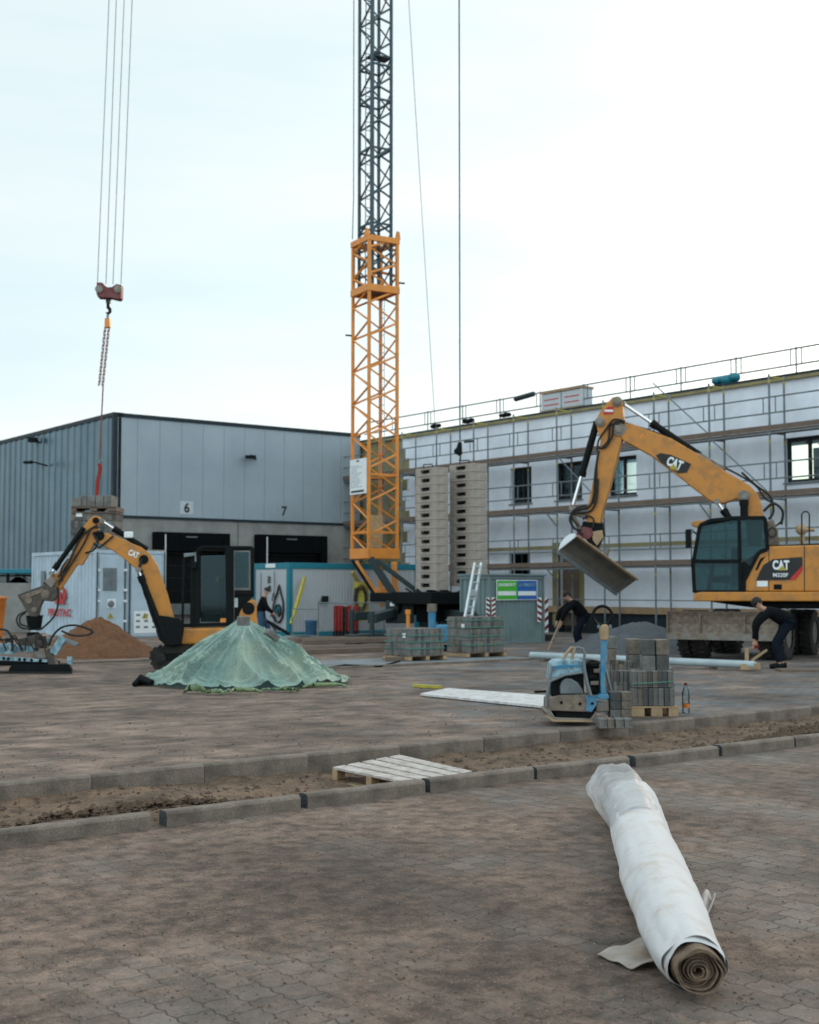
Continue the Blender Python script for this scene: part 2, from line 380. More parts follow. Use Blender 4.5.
    rv = N('ShaderNodeMapRange'); rv.inputs[3].default_value = .6; rv.inputs[4].default_value = 1.4; L(n2.outputs[0], rv.inputs[0]); L(rv.outputs[0], pv.inputs['Value'])
    # dirt gathers in grains and is thinner on the stone than in the joint
    gr = N('ShaderNodeMapRange'); gr.inputs[1].default_value = .38; gr.inputs[2].default_value = .56; gr.inputs[3].default_value = .45; gr.inputs[4].default_value = 1.15; L(n2.outputs[0], gr.inputs[0])
    dd = math_('MULTIPLY', dirt, gr.outputs[0])
    dd = math_('MINIMUM', dd, 1.0)
    fm = N('ShaderNodeMix'); fm.data_type = 'RGBA'; L(dd, fm.inputs[0]); L(pv.outputs[0], fm.inputs[6]); L(dcm.outputs[2], fm.inputs[7])
    nl = N('ShaderNodeTexNoise'); nl.inputs['Scale'].default_value = .55; nl.inputs['Detail'].default_value = 7; nl.inputs['Roughness'].default_value = .6; L(mp_.outputs[0], nl.inputs[0])
    rl_ = N('ShaderNodeMapRange'); rl_.inputs[1].default_value = .34; rl_.inputs[2].default_value = .66; rl_.inputs[3].default_value = .50; rl_.inputs[4].default_value = 1.25; L(nl.outputs[0], rl_.inputs[0])
    hl_ = N('ShaderNodeHueSaturation'); hl_.inputs['Saturation'].default_value = 1.08; L(fm.outputs[2], hl_.inputs['Color']); L(rl_.outputs[0], hl_.inputs['Value']); L(hl_.outputs[0], b.inputs['Base Color']); b.inputs['Roughness'].default_value = .85; b.inputs['Specular IOR Level'].default_value = .35
    h = math_('MULTIPLY', bk.outputs['Fac'], math_('SUBTRACT', 0, math_('SUBTRACT', 1.0, math_('MULTIPLY', dirt, .75))))
    h = math_('ADD', h, math_('MULTIPLY', n2.outputs[0], .8)); h = math_('ADD', h, math_('MULTIPLY', n4.outputs[0], .5)); h = math_('ADD', h, math_('MULTIPLY', n3.outputs[0], math_('MULTIPLY', dirt, .9)))
    bp = N('ShaderNodeBump'); bp.inputs['Strength'].default_value = .9; bp.inputs['Distance'].default_value = .012; L(h, bp.inputs['Height']); L(bp.outputs[0], b.inputs['Normal'])
    return m
ZN = -0.12
M['pave_near'] = paving_mat('sandy_interlocking_pavers', .29, .53, gradient=(-.5, 2.5, .02, -.07), pcol=(.225, .195, .175), pcol2=(.135, .117, .105), dcol=(.26, .18, .14), dcol2=(.058, .038, .028))
M['pave_far'] = paving_mat('yard_pavers', .38, .60, gradient=(-2.2, 1.6, .22, .0), pcol=(.175, .175, .178), pcol2=(.12, .12, .125), dcol=(.33, .235, .185), dcol2=(.072, .048, .036), ns3=2.6, streak=.75)
M['path'] = mat('pale_screed', (.20, .215, .225), .8, col2=(.12, .125, .13), nscale=1.2, namt=.8, bump=.2, fine=.1)
M['soil'] = mat('trench_soil', (.17, .105, .065), .97, col2=(.055, .034, .022), nscale=5, namt=.9, bump=1.0, bscale=30, fine=.35, finescale=50)
M['clod'] = mat('soil_clods', (.10, .062, .038), .97, col2=(.04, .026, .017), nscale=9, bump=.8)
M['grain'] = mat('pale_sand_grains', (.30, .24, .19), .95)
# the two kerb lines
NK0 = G(162, 827, ZN); NK1 = G(795, 747, ZN); KU = (NK1-NK0).normalized(); KU.z = 0; KU.normalize(); KN = V((-KU.y, KU.x, 0))
FK0 = G(0, 784.5, 0); FK1 = G(819, 706.6, 0)
fo = ((FK0-NK0).dot(KN)+(FK1-NK0).dot(KN))/2         # distance of the far kerb's front edge from the near row's front
def K(s, n, z): return V((NK0.x, NK0.y, 0))+KU*s+KN*n+V((0, 0, z))
KW = .12
g = MB(); 
def gridplane(mb, f, nu, nv): mb.grid(nu, nv, f)
gp = MB().add([K(-60, KW*.5, ZN), K(60, KW*.5, ZN), K(60, -60, ZN), K(-60, -60, ZN)], [(0, 1, 2, 3)]).build('near_paving', M['pave_near'], kind='structure', origin=(0, 0, 0))
yp = MB().add([K(-900, fo+KW*.6, 0), K(900, fo+KW*.6, 0), K(1500, 2500, 0), K(-1500, 2500, 0)], [(0, 1, 2, 3)]).build('yard_paving', M['pave_far'], kind='structure', origin=(0, 0, 0))
def kerb_s(px, z, n):   # s coordinate where pixel column px meets line n
    base = K(0, n, z); lo, hi = -12, 20
    r = ray(px, 700); # plane through camera containing the column
    nrm = r.cross(ray(px, 900)).normalized()
    return (C0-base).dot(nrm)/KU.dot(nrm)
# planting trench of soil between the kerbs
PALS = (G(405, 768, -.1)-NK0).dot(KU)
def trench(i, j):
    s = -12+i*.06; n = KW*.4+(fo-KW*.2)*j/24.0
    e = min(1, min(j, 24-j)/4.0)
    h = noise.fractal(V((s*1.3, n*2, 0)), .9, 2.0, 5)*.045+noise.noise(V((s*9, n*9, 3)))*.012
    h += .05*math.exp(-((j-17)/5.0)**2)*(0.5+noise.noise(V((s*.7, 5, 0))))
    h += .085*math.exp(-((s-PALS+3.4)/1.3)**2)*math.exp(-((n-.45)/.25)**2)+.13*math.exp(-((s-kerb_s(800, -.1, .8))/.7)**2)*math.exp(-((n-.8)/.3)**2)
    dip = .06*math.exp(-((s-PALS)/.9)**2)
    return K(s, n, -.165+h+.03*(1-e)-dip)
MB().grid(520, 25, trench).build('trench_soil', M['soil'], kind='structure', origin=(0, 0, 0), smooth=60)
# wider base sheet under everything that the other sheets leave open
MB().add([V((-1500, -60, -.40)), V((1500, -60, -.40)), V((1500, 2500, -.40)), V((-1500, 2500, -.40))], [(0, 1, 2, 3)]).build('ground', M['soil'], kind='structure', origin=(0, 0, -.4))
# pale screed strip with a low kerb further back
ps = [G(250, 671.5), G(545, 660)]
pu = U; p0 = G(545, 659.5); 
P_ = lambda s, n, z: V((p0.x, p0.y, 0))+pu*s+W*n+V((0, 0, z))
MB().add([P_(-7.2, .12, .004), P_(.2, .12, .004), P_(.2, 2.6, .004), P_(-6.6, 2.6, .004)], [(0, 1, 2, 3)]).build('path', M['path'], kind='structure', origin=(0, 0, 0))
for k in range(7):
    MB().obox(P_(-7.2+k*1.06, 0, -.05), pu*1.045, W*.1, V((0, 0, .09+.004*(k % 2)))).build('kerb_edging', M['kerb'], bevel=.006,
        label='low edging stone before the pale path, %s from the left' % ['first', 'second', 'third', 'fourth', 'fifth', 'sixth', 'last'][k], cat='kerbstone', group='low edging stones along the pale path')
q0 = G(150, 661)
for k in range(6):
    MB().obox(V((q0.x, q0.y, 0))-U*(k*1.06)+V((0, 0, -.05)), U*1.045, W*.1, V((0, 0, .085))).build('kerb_edging', M['kerb'], bevel=.006,
        label='low edging stone behind the blue laying clamp, %s from the right' % ['first', 'second', 'third', 'fourth', 'fifth', 'sixth'][k], cat='kerbstone', group='low edging stones on the left')
# kerbstones: near row, measured joints; far row, regular
def kerbstone(s0, s1, n0, zt, zb, label, group, tilt=0, dark=True):
    mb = MB(); r = random.uniform
    a = K(s0, n0+r(-.006, .006), zb); b = K(s1, n0+r(-.006, .006), zb); h = zt-zb
    mb.mi = 0
    nseg = 10; prof = [(0, 0), (0, h-.022), (.012, h-.006), (.03, h), (KW-.01, h), (KW, h-.01), (KW, 0)]
    def f(i, j):
        p = a.lerp(b, j/nseg); q = prof[i]
        w = noise.noise(V((j*.9+s0*3, i*2.1, 7)))*.0025
        return p+KN*(q[0]+w)+V((0, 0, q[1]+w+tilt*j/nseg))
    mb.grid(len(prof), nseg+1, f)
    mb.add([f(i, 0) for i in range(len(prof))], [tuple(range(len(prof)))])
    mb.add([f(i, nseg) for i in range(len(prof))], [tuple(range(len(prof)))[::-1]])
    mb.m[-2] = 1 if dark else 0; mb.m[-1] = 1 if dark else 0
    return mb.build('kerbstone', [M['kerb'], M['kerbdark']], smooth=35, label=label, cat='kerbstone', group=group)
nj = [(-150, -8), (-5, 154), (162, 302), (304, 427), (428, 536), (536, 632), (633, 720), (720, 795), (794, 856), (858, 912)]
nlab = ['just outside the left edge', 'at the left edge of the photo', 'second from the left', 'in front of the white pallet, under its left half', 'at the right foot of the white pallet',
        'left of the white roll\'s bag end', 'directly behind the white roll\'s bag end', 'just right of the roll', 'at the right edge of the photo', 'beyond the right edge']
for i, (x0, x1) in enumerate(nj):
    s0 = kerb_s(x0, ZN, 0)+.030; s1 = kerb_s(x1, ZN, 0)-.022
    kerbstone(s0, s1, random.uniform(-.012, .012), -.012+random.uniform(-.005, .005), -.26, 'loose kerbstone of the near row, '+nlab[i], 'kerbstones of the near row')
fj = [-260, -130, -10, 92, 205, 308, 400, 484, 560, 629, 695, 756, 812, 864, 912]
for i in range(len(fj)-1):
    s0 = kerb_s(fj[i], 0, fo)+.003; s1 = kerb_s(fj[i+1], 0, fo)-.003
    lab = {2: 'leftmost in view', 3: 'left of the white pallet by two stones', 4: 'left of the white pallet', 5: 'behind the white pallet', 6: 'just right of the white pallet',
           7: 'in front of the white board', 8: 'in front of the plate compactor', 9: 'in front of the open paver pallet', 10: 'right of the plastic bottle', 11: 'last but one in view', 12: 'at the right edge of the photo', 13: 'outside the right edge', 0: 'second outside the left edge', 1: 'just outside the left edge'}.get(i, 'number %d along from the left' % (i-1))
    kerbstone(s0, s1, fo, .012, -.30, 'set kerbstone of the far row, '+lab, 'kerbstones of the far row', dark=False)
on_ = ['first', 'second', 'third', 'fourth', 'fifth', 'sixth', 'seventh', 'eighth', 'ninth']
sl_ = kerb_s(-260, 0, fo); k = 0
while sl_ > -11:
    kerbstone(sl_-1.2, sl_-.006, fo, .012, -.30, 'far row kerbstone outside the photo on the left, %s beyond the set ones' % on_[k], 'kerbstones of the far row', dark=False); sl_ -= 1.206; k += 1
sl_ = kerb_s(-150, ZN, 0); k = 0
while sl_ > -11:
    kerbstone(sl_-1.2, sl_-.05, random.uniform(-.012, .012), -.012, -.26, 'near row kerbstone outside the photo on the left, %s beyond the loose ones' % on_[k], 'kerbstones of the near row'); sl_ -= 1.25; k += 1
# clods and crumbs
def lumps(mb, n, fp, r0, r1):
    for _ in range(n):
        c, up = fp(); r = r0*(r1/r0)**(random.random()**2.2)
        vs = []; 
        for (x, y, z) in ((1, 0, 0), (-1, 0, 0), (0, 1, 0), (0, -1, 0), (0, 0, 1), (0, 0, -.6)):
            vs.append(V(c)+V((x*random.uniform(.6, 1.3), y*random.uniform(.6, 1.3), z*random.uniform(.5, 1)))*r)
        mb.add(vs, [(0, 2, 4), (2, 1, 4), (1, 3, 4), (3, 0, 4), (2, 0, 5), (1, 2, 5), (3, 1, 5), (0, 3, 5)])
def fp_tr():
    s = random.uniform(-4, 12); n = KW+.05+random.random()*(fo-KW-.1)
    i = (s+12)/.06; j = (n-KW*.4)/(fo-KW*.2)*24; p = trench(i, j); return p, 0
mb = MB(); lumps(mb, 2600, fp_tr, .008, .035)
def fp_pile(s0, s1, nn):
    def f():
        s = random.gauss((s0+s1)/2, (s1-s0)/3.2); n = random.gauss(nn, .09); n = max(KW+.04, min(fo-.04, n))
        j = (n-KW*.4)/(fo-KW*.2)*24; p = trench((s+12)/.06, j); p.z += random.random()*.05; return p, 0
    return f
lumps(mb, 900, fp_pile(kerb_s(40, -.1, .4), kerb_s(240, -.1, .6), .62), .012, .045)
lumps(mb, 900, fp_pile(kerb_s(740, -.1, .4), kerb_s(840, -.1, .4), .55), .02, .075)
mb.build('soil_clods', M['clod'], kind='stuff', label='dark clods of soil lying in the trench between the kerbs', cat='soil')
def fp_near():
    x = random.uniform(-60, 880); y = 760+(random.random()**.8)*300; p = G(x, y, ZN)
    return (p, 0) if (p-K(0, 0, 0)).dot(KN) < -.02 else (G(400, 980, ZN), 0)
mb = MB(); lumps(mb, 5200, fp_near, .0022, .010)
mb.mi = 1; lumps(mb, 2600, fp_near, .002, .006)
mb.build('grit', [M['clod'], M['grain']], kind='stuff', label='crumbs of soil and grit scattered over the near paving', cat='grit')
def fp_far():
    x = random.uniform(-20, 600); y = 672+(random.random())*110; p = G(x, y, 0)
    return (p, 0) if (p-K(0, fo+.12, 0)).dot(KN) > 0 else (G(300, 720, 0), 0)
mb = MB(); lumps(mb, 2600, fp_far, .004, .018)
mb.build('grit', M['clod'], kind='stuff', label='crumbs of soil scattered over the yard beyond the kerbs', cat='grit')

# ================================================================ WAREHOUSE
WC = D(115, 413, 50.0); WH = WC.z; WB = V((WC.x, WC.y, 0))
def wpt(s, z, off=0): return WB+U*s+V((0, 0, z))-W*off        # on the dock front
def wray(px, py, off=0): return PL(px, py, WB-W*off, W)
def ws(px, py): p = wray(px, py); return (p-WB).dot(U), p.z
wh = thing('warehouse', 'long grey warehouse with blue ribbed side wall and two dark loading docks', 'warehouse', WB, TH)
FL = 11.6; SL = 12.9
zs = ws(200, 518)[1]
# front: sandwich panels above, joints as real reveals
mb = MB(); k = 0; s = 0
while s < FL:
    w_ = min(.96, FL-s); mb.obox(wpt(s+.006, zs, 0), U*(w_-.012), W*.12, UP*(WH-zs-.12)); s += .96
mb.build('wall_panel', M['panel'], wh)
MB().obox(wpt(0, zs, -.05), U*FL, W*.10, UP*(WH-zs-.2)).build('panel_backing', M['trim'], wh)
MB().obox(wpt(-.05, WH-.13, .05), U*(FL+.05), W*.4, UP*.15).build('parapet_trim', M['trim'], wh)
MB().obox(wpt(0, zs-.1, .03), U*FL, W*.1, UP*.10).build('drip_trim', M['trim'], wh)
MB().obox(wpt(-.07, 0, .06), U*.17, W*.2, UP*(WH-.02)).build('corner_trim', M['trim'], wh)
MB().obox(wpt(.2, 0, -.02), U*(FL-.2), W*.15, UP*(zs-.1)).build('base_wall', M['concrete'], wh)
for px in (238,):
    s_ = ws(px, 525)[0]; MB().obox(wpt(s_, 0, -.012), U*.02, W*.01, UP*(zs-.1)).build('wall_joint', M['trim'], wh)
for (x0, x1, yt, lab) in ((152, 225, 532, 'dock door under the number 6'), (254, 322, 534.5, 'dock door under the number 7')):
    s0, zt = ws(x0, yt); s1, _ = ws(x1, yt)
    zt = ws((x0+x1)/2, yt+1)[1]
    sh = MB(); sh.obox(wpt(s0, 1.0, .45), U*.28, W*.45, UP*(zt-1.0)); sh.obox(wpt(s1-.28, 1.0, .45), U*.28, W*.45, UP*(zt-1.0)); sh.obox(wpt(s0+.28, zt-.75, .42), U*(s1-s0-.56), W*.42, UP*.75)
    so_ = sh.build('dock_shelter', M['dock'], wh, bevel=.02, label=lab)
    d = MB()
    for q in range(5): d.obox(wpt(s0+.28, 1.0+q*.5, .03), U*(s1-s0-.56), W*.05, UP*.485)
    d.build('dock_door', M['black'], wh)
    MB().obox(wpt(s0+.34, 1.0, .46), U*.05, W*.012, UP*(zt-1.1)).build('guide_strip', M['whitepaint'], wh)
    MB().obox(wpt((s0+s1)/2-.35, zt-.2, .425), U*.5, W*.004, UP*.05).build('label_plate', M['galv'], wh)
    MB().obox(wpt(s0+.3, .55, .25), U*(s1-s0-.6), W*.25, UP*.35).build('dock_leveller', M['galv'], wh)
    for q in (s0+.1, s1-.35): MB().obox(wpt(q, .45, .2), U*.25, W*.2, UP*.5).build('dock_bumper', M['rubber'], wh)
for ch, x0, x1, y0, y1 in (('6', 180, 193, 503.5, 517), ('7', 277.5, 290.5, 507, 520)):
    s0, zt = ws(x0, y0); s1, zb = ws(x1, y1)
    n_ = MB().obox(wpt(s0, zb+.1, .012), U*(s1-s0), W*.009, UP*(zt-zb)).build('number_plate', M['panel' if ch == '7' else 'plate'], wh)
    sub(text_mb(ch, wpt(s0+(s1-s0)*.30, zb+.16, .014), U, UP, (zt-zb)*.78, bold=.03, width=(s1-s0)*.42), 'number', M['ink'], n_)
def wall_lamp(p, dirn, down=True):
    m_ = MB(); m_.bar(p, p+dirn*.75+UP*.12, .07); o = m_.build('lamp_arm', M['galv'], wh)
    q = p+dirn*.75; l = MB(); l.box(q+UP*.03, (.42, .34, .12)); sub(l, 'lamp_head', M['black'], o)
p = wray(256, 459); wall_lamp(p, (-W*.6-U*.8).normalized()*.75)
# side wall: ribbed sheet
def side(px, py, off=0): return PL(px, py, WB-U*off, U)
mb = MB(); prof = []; s = .2
mb2 = MB()
def sp(s, z, off): return WB+W*s+V((0, 0, z))-U*off
pts = []
while s < SL:
    pts += [(s, 0), (s+.40, 0), (s+.44, .045), (s+.60, .045), (s+.64, 0)]; s += .66
for i in range(len(pts)-1):
    a, b = pts[i], pts[i+1]
    mb.add([sp(a[0], .3, a[1]), sp(b[0], .3, b[1]), sp(b[0], WH-.1, b[1]), sp(a[0], WH-.1, a[1])], [(0, 1, 2, 3)])
mb.build('ribbed_wall', M['rib'], wh, recalc=False)
MB().obox(sp(0, 0, -.15), U*.12*-1+U*.0+U*.25, W*SL, UP*(WH-.15)).build('wall_core', M['trim'], wh)
MB().obox(sp(-.05, WH-.13, .08), U*.4, W*(SL+.05), UP*.16).build('parapet_trim', M['trim'], wh)
MB().obox(sp(0.2, 0, .02), U*.1, W*(SL-.2), UP*.32).build('plinth', M['concrete'], wh)
MB().obox(sp(SL-.12, 0, .10), U*.3, W*.2, UP*(WH+.1)).build('downpipe', M['galv'], wh)
MB().add([wpt(0, WH-.2, 0), wpt(FL, WH-.2, 0), wpt(FL, WH-.2, -SL), wpt(0, WH-.2, -SL)], [(0, 1, 2, 3)]).build('roof', M['trim'], wh)
for (x, y) in ((40, 443), (48, 466)):
    p = side(x, y); dd = (-U*1.0+W*.25)*(.30 if x == 40 else .8)
    m_ = MB(); m_.bar(p, p+dd*.9+UP*.18, .06); o = m_.build('lamp_arm', M['black'], wh)
    l = MB(); l.box(p+dd*1.0+UP*.12, (.34, .26, .2 if x == 40 else .1)); sub(l, 'lamp_head', M['black'], o)
# neighbouring hall beyond, pale
nb = thing('neighbour_hall', 'pale hall end showing at the far left edge behind the ribbed wall', 'hall', WB+W*(SL+.2), TH)
p = WB+W*(SL+.3)
MB().obox(p-U*.1, -U*.0+U*5, W*14, UP*(WH+.0)).build('wall', M['panel'], nb)
MB().obox(p-U*.2+UP*WH, U*5.2, W*14.2, UP*.15).build('parapet_trim', M['trim'], nb)

# ================================================================ PLASTERED BUILDING + SCAFFOLD
FQ = V((12.55, 38.1, 0))
def fp(t, z, off=0): return FQ+W*t+V((0, 0, z))-U*off
def fr(px, py, off=0):
    p = PL(px, py, FQ-U*off, U); return (p-FQ).dot(W), p.z
TE = fr(410, 440)[0]; TW = fr(346, 445)[0]; T0 = -9.0
HW = 7.93
print('facade: TE', TE, 'TW', TW, 'HW', HW, fr(819, 376)[1], fr(450, 428)[1])
pb = thing('new_building', 'long two storey building shell with white reinforced insulation facade behind scaffolding', 'building', fp(0, 0), TH)
wins = [(510.5, 531.5, 465.5, 502), (556, 582, 461, 498), (608, 636.5, 457, 496), (785, 830, 437.5, 485)]
lows = [(510, 531, 556, 600), (556.5, 580, 541, 632), (640, 662, 560, 600)][:2]
ops = []
for (x0, x1, y0, y1) in wins:
    a, b = fr(x0, (y0+y1)/2)[0], fr(x1, (y0+y1)/2)[0]; zt = fr((x0+x1)/2, y0+.5)[1]; zb = fr((x0+x1)/2, y1)[1]
    ops.append([min(a, b), max(a, b), 4.80, 6.16, 'win'])
    print('window', a, b, zt, zb)
a, b = fr(557, 590)[0], fr(580, 590)[0]; ops.append([min(a, b), max(a, b), .25, 3.0, 'door'])
a, b = fr(509, 570)[0], fr(530, 570)[0]; ops.append([min(a, b), max(a, b), 1.45, 2.95, 'win'])
ZB = .95
mb = MB(); ts = sorted(set([T0, TE]+[o[0] for o in ops]+[o[1] for o in ops])); TK = .35
for i in range(len(ts)-1):
    t0, t1 = ts[i], ts[i+1]; mid = (t0+t1)/2
    hs_ = sorted([(o[2], o[3]) for o in ops if o[0] < mid < o[1]]); z = ZB
    for h0, h1 in hs_:
        if h0 > z: mb.obox(fp(t0, z), W*(t1-t0), U*TK, UP*(h0-z))
        z = max(z, h1)
    mb.obox(fp(t0, z), W*(t1-t0), U*TK, UP*(HW-z))
mb.build('facade_wall', M['plaster'], pb)
MB().obox(fp(TE, 0, 0), W*(TW-TE), U*.35, UP*(HW)).build('insulation_wall', M['wool'], pb)
# stepped edge of insulation boards still showing
mb = MB()
for k in range(18):
    z = k*HW/18; l = (k*37 % 5)*.14
    mb.obox(fp(TE-.001, z+.01, .02), W*l+W*.02, U*.019, UP*(HW/18-.02))
mb.build('insulation_boards', M['plaster'], pb)
# fixings
mb = MB()
for a in range(7):
    for b_ in range(11):
        mb.lathe(fp(TE+.4+a*.75+(b_ % 2)*.3, .8+b_*.62, .0), -U, [(.045, 0), (.045, .01)], n=8)
mb.build('insulation_plugs', M['frame'], pb)
MB().obox(fp(T0, .72, .10), W*(TE-T0), U*.4, UP*(ZB-.72-.003)).build('base_ledge', M['rawwood'], pb)
dz = [o for o in ops if o[4] == 'door'][0]
mb = MB(); mb.obox(fp(T0, .0, -.02), W*(dz[0]-T0), U*.35, UP*.72); mb.obox(fp(dz[1], .0, -.02), W*(TW-dz[1]), U*.35, UP*.719)
mb.build('plinth', M['trim'], pb)
MB().obox(fp(T0, HW, .12), W*(TW-T0), U*.6, UP*.10).build('parapet_plank', M['wool'], pb)
mb = MB(); mb.obox(fp(T0, HW+.10, .04), W*(TW-T0), U*.3, UP*.10); mb.build('roof_membrane', M['trim'], pb)
MB().add([fp(T0, HW-.2, -.3), fp(TW, HW-.2, -.3), fp(TW, HW-.2, -14), fp(T0, HW-.2, -14)], [(0, 1, 2, 3)]).build('roof', M['trim'], pb)
MB().obox(fp(T0, .0, -12), W*(TW-T0), U*.3, UP*5.0).build('rear_wall', M['plaster'], pb)
for k in range(6): MB().obox(fp(T0+k*6.0, 5.0, -12), W*.3, U*.3, UP*2.3).build('rear_pier', M['concrete'], pb)
MB().obox(fp(T0, 3.9, -.4), W*(TW-T0), U*11.6, UP*.25).build('floor_slab', M['concrete'], pb)
MB().obox(fp(T0, .0, -.35), W*.3, U*13.6, UP*(HW-.3)).build('end_wall', M['plaster'], pb)
for o in ops:
    t0, t1, z0, z1, kd = o
    if kd == 'win':
        fm = MB(); fw = .09; of = -.12
        fm.obox(fp(t0, z0, of), W*(t1-t0), U*.08, UP*fw); fm.obox(fp(t0, z1-fw, of), W*(t1-t0), U*.08, UP*fw)
        for q in (t0, t1-fw, (t0+t1)/2-fw/2): fm.obox(fp(q, z0+fw, of), W*fw, U*.08, UP*(z1-z0-2*fw))
        f_ = fm.build('window', M['frame'], pb)
        sub(MB().obox(fp(t0+fw, z0+fw, of-.04), W*(t1-t0-2*fw), U*.012, UP*(z1-z0-2*fw)), 'pane', M['pane'], f_)
        sub(MB().obox(fp(t0-.05, z0-.06, .06), W*(t1-t0+.1), U*.17, UP*.05), 'sill', M['galv'], f_)
        if z1 > 4: continue
        rm = MB(); d_ = 2.2
        rm.obox(fp(t0-.5, z0-.9, -2.4), W*(t1-t0+1), U*.05, UP*2.8); rm.obox(fp(t0-.55, z0-.9, -.36), W*.05, U*2.0, UP*2.8); rm.obox(fp(t1+.5, z0-.9, -.36), W*.05, U*2.0, UP*2.8)
        sub(rm, 'room_wall', M['concrete'], f_)
    else:
        fm = MB()
        fm.obox(fp(t0-.22, z0, .02), W*.22, U*.2, UP*(z1-z0+.25)); fm.obox(fp(t1, z0, .02), W*.22, U*.2, UP*(z1-z0+.25)); fm.obox(fp(t0, z1, .02), W*(t1-t0), U*.2, UP*.25)
        f_ = fm.build('door_surround', M['wool'], pb)
        sub(MB().obox(fp(t0, z0, -.3), W*(t1-t0), U*.04, UP*(z1-z0)), 'door_leaf', M['wood'], f_)
# ---- scaffold
SC = thing('scaffold', 'tube scaffold with plank decks along the white facade of the new building', 'scaffold', fp(0, 0, .6), TH)
OF, OR = 1.10, .38
tA = fr(770, 450, OF)[0]; tB = fr(705, 450, OF)[0]; tC = fr(557, 480, OF)[0]
BAY = (tC-tA)/4.0; print('bay', tB-tA, BAY)
levels = [2.35, 4.33, 6.3]
nb_ = int((TW-tA)/BAY); i0 = -3; npl = list(range(i0, nb_+1))
for i in npl:
    t = tA+i*BAY
    for of, top in ((OF, 8.0), (OR, 8.0)):
        m_ = MB(); m_.tube([fp(t, 0, of), fp(t, top, of)], .033, n=6)
        for z in levels: m_.tube([fp(t, z+.12, of), fp(t, z+.26, of)], .04, n=6); 
        m_.mi = 1
        for z in levels: m_.box(fp(t, z-.32, of), (.06, .06, .09))
        m_.box(fp(t, 7.78, of), (.06, .06, .10)); pole = m_.build('standard', [M['galv'], M['tag_yellow']], SC)
        sub(MB().box(fp(t, .03, of), (.16, .16, .03)), 'base_plate', M['galv'], pole)
    for z in levels+[8.0]: MB().tube([fp(t, z-.08, OF), fp(t, z-.08, OR)], .022, n=6).build('transom', M['tag_yellow' if z > 7 else 'galv'], SC)
    if i < npl[-1]:
        t2 = t+BAY
        for zi, z in enumerate(levels):
            d = MB(); wdt = (OF-OR)/3
            for q in range(3): d.obox(fp(t, z-.045, OR+.02+wdt*q+wdt-.02), W*BAY, U*(wdt-.02), UP*.045)
            dk = d.build('deck', M['wood'], SC)
            sub(MB().obox(fp(t, z+.004, OF+.055), W*(BAY-.004), U*.028, UP*.15), 'toe_board', M['wood'], dk)
            sub(MB().obox(fp(t, z-.10, OF+.02), W*BAY, U*.04, UP*.05), 'deck_beam', M['galv'], dk)
            rr_ = MB()
            for h in (.52, 1.0): rr_.tube([fp(t, z+h, OF), fp(t2, z+h, OF)], .025, n=6)
            for q in (.22, BAY-.22): rr_.tube([fp(t+q, z+.5, OF), fp(t+q, z+1.0, OF)], .02, n=6)
            rr_.build('guard_rail', M['galv'], SC)
        rr_ = MB()
        for h in (.45, .95): rr_.tube([fp(t, HW+.05+h, -.25), fp(t2, HW+.05+h, -.25)], .028, n=6)
        rr_.tube([fp(t, HW-.1, -.25), fp(t, HW+1.05, -.25)], .026, n=6)
        for q in (.2, BAY-.2): rr_.tube([fp(t+q, HW+.5, -.25), fp(t+q, HW+1.0, -.25)], .02, n=6)
        rr_.build('roof_guard_rail', M['galv'], SC)
        rr_ = MB(); rr_.tube([fp(t, 1.2, OF), fp(t2, 1.2, OF)], .02, n=6); rr_.build('bottom_rail', M['galv'], SC)
        if zi and i < 7:
            MB().obox(fp(t, 3.0, OR-.03), W*BAY, U*.05, UP*.13).build('side_plank', M['wool'], SC)
for (i, z) in ((0, 4.4), (3, 4.4), (6, 2.4), (1, 6.4)):
    t = tA+i*BAY; MB().tube([fp(t, z, OF+.03), fp(t+BAY, z+1.9, OF+.03)], .022, n=6).build('diagonal_brace', M['galv'], SC)
for i in (-1, 1, 3, 4):
    t = tA+i*BAY
    for z in (4.3, 2.35): MB().tube([fp(t, z-.55, OF), fp(t+.0, z-.1, OF+.5)], .02, n=6).tube([fp(t, z-.1, OF), fp(t, z-.1, OF+.55)], .02, n=6).build('bracket', M['galv'], SC)
# roof clutter
def roofthing(px, py, dz=0): t, z = fr(px, py, -.1); return t
t0, t1 = roofthing(581, 405), roofthing(541, 405)
for k, (a, b, lab) in enumerate(((roofthing(581, 400), roofthing(561.5, 405), 'red and white wrapped pack of insulation on the roof edge, right one of two'), (roofthing(560.5, 405), roofthing(541, 405), 'red and white wrapped pack of insulation on the roof edge, left one of two'))):
    r_ = thing('insulation_pack', lab, 'insulation pack', fp((a+b)/2, HW+.2, -.4), TH, 'insulation packs on the roof edge')
    MB().obox(fp(a, HW+.26, -.1), W*(b-a), U*.6, UP*.62).build('wrapping', M['plate'], r_, bevel=.03)
    for zz_ in (.42, .62): MB().obox(fp(a+.1, HW+zz_, -.098), W*((b-a)*.75), U*.003, UP*.045).build('printed_band', M['inkred'], r_)
    MB().obox(fp(a, HW+.89, -.06), W*(b-a), U*.7, UP*.09).build('lid_board', M['rawwood'], r_)
    MB().obox(fp(a, HW+.205, -.06), W*(b-a), U*.7, UP*.05).build('bottom_board', M['rawwood'], r_)
t = roofthing(522, 398)
MB().tube([fp(t-.5, HW+1.0, -.25), fp(t+.55, HW+.92, -.25)], .10, n=10).build('rolled_mat', M['dgreen'], label='dark rolled mat resting on the roof guard rail left of the insulation packs', cat='mat', bevel=.01)
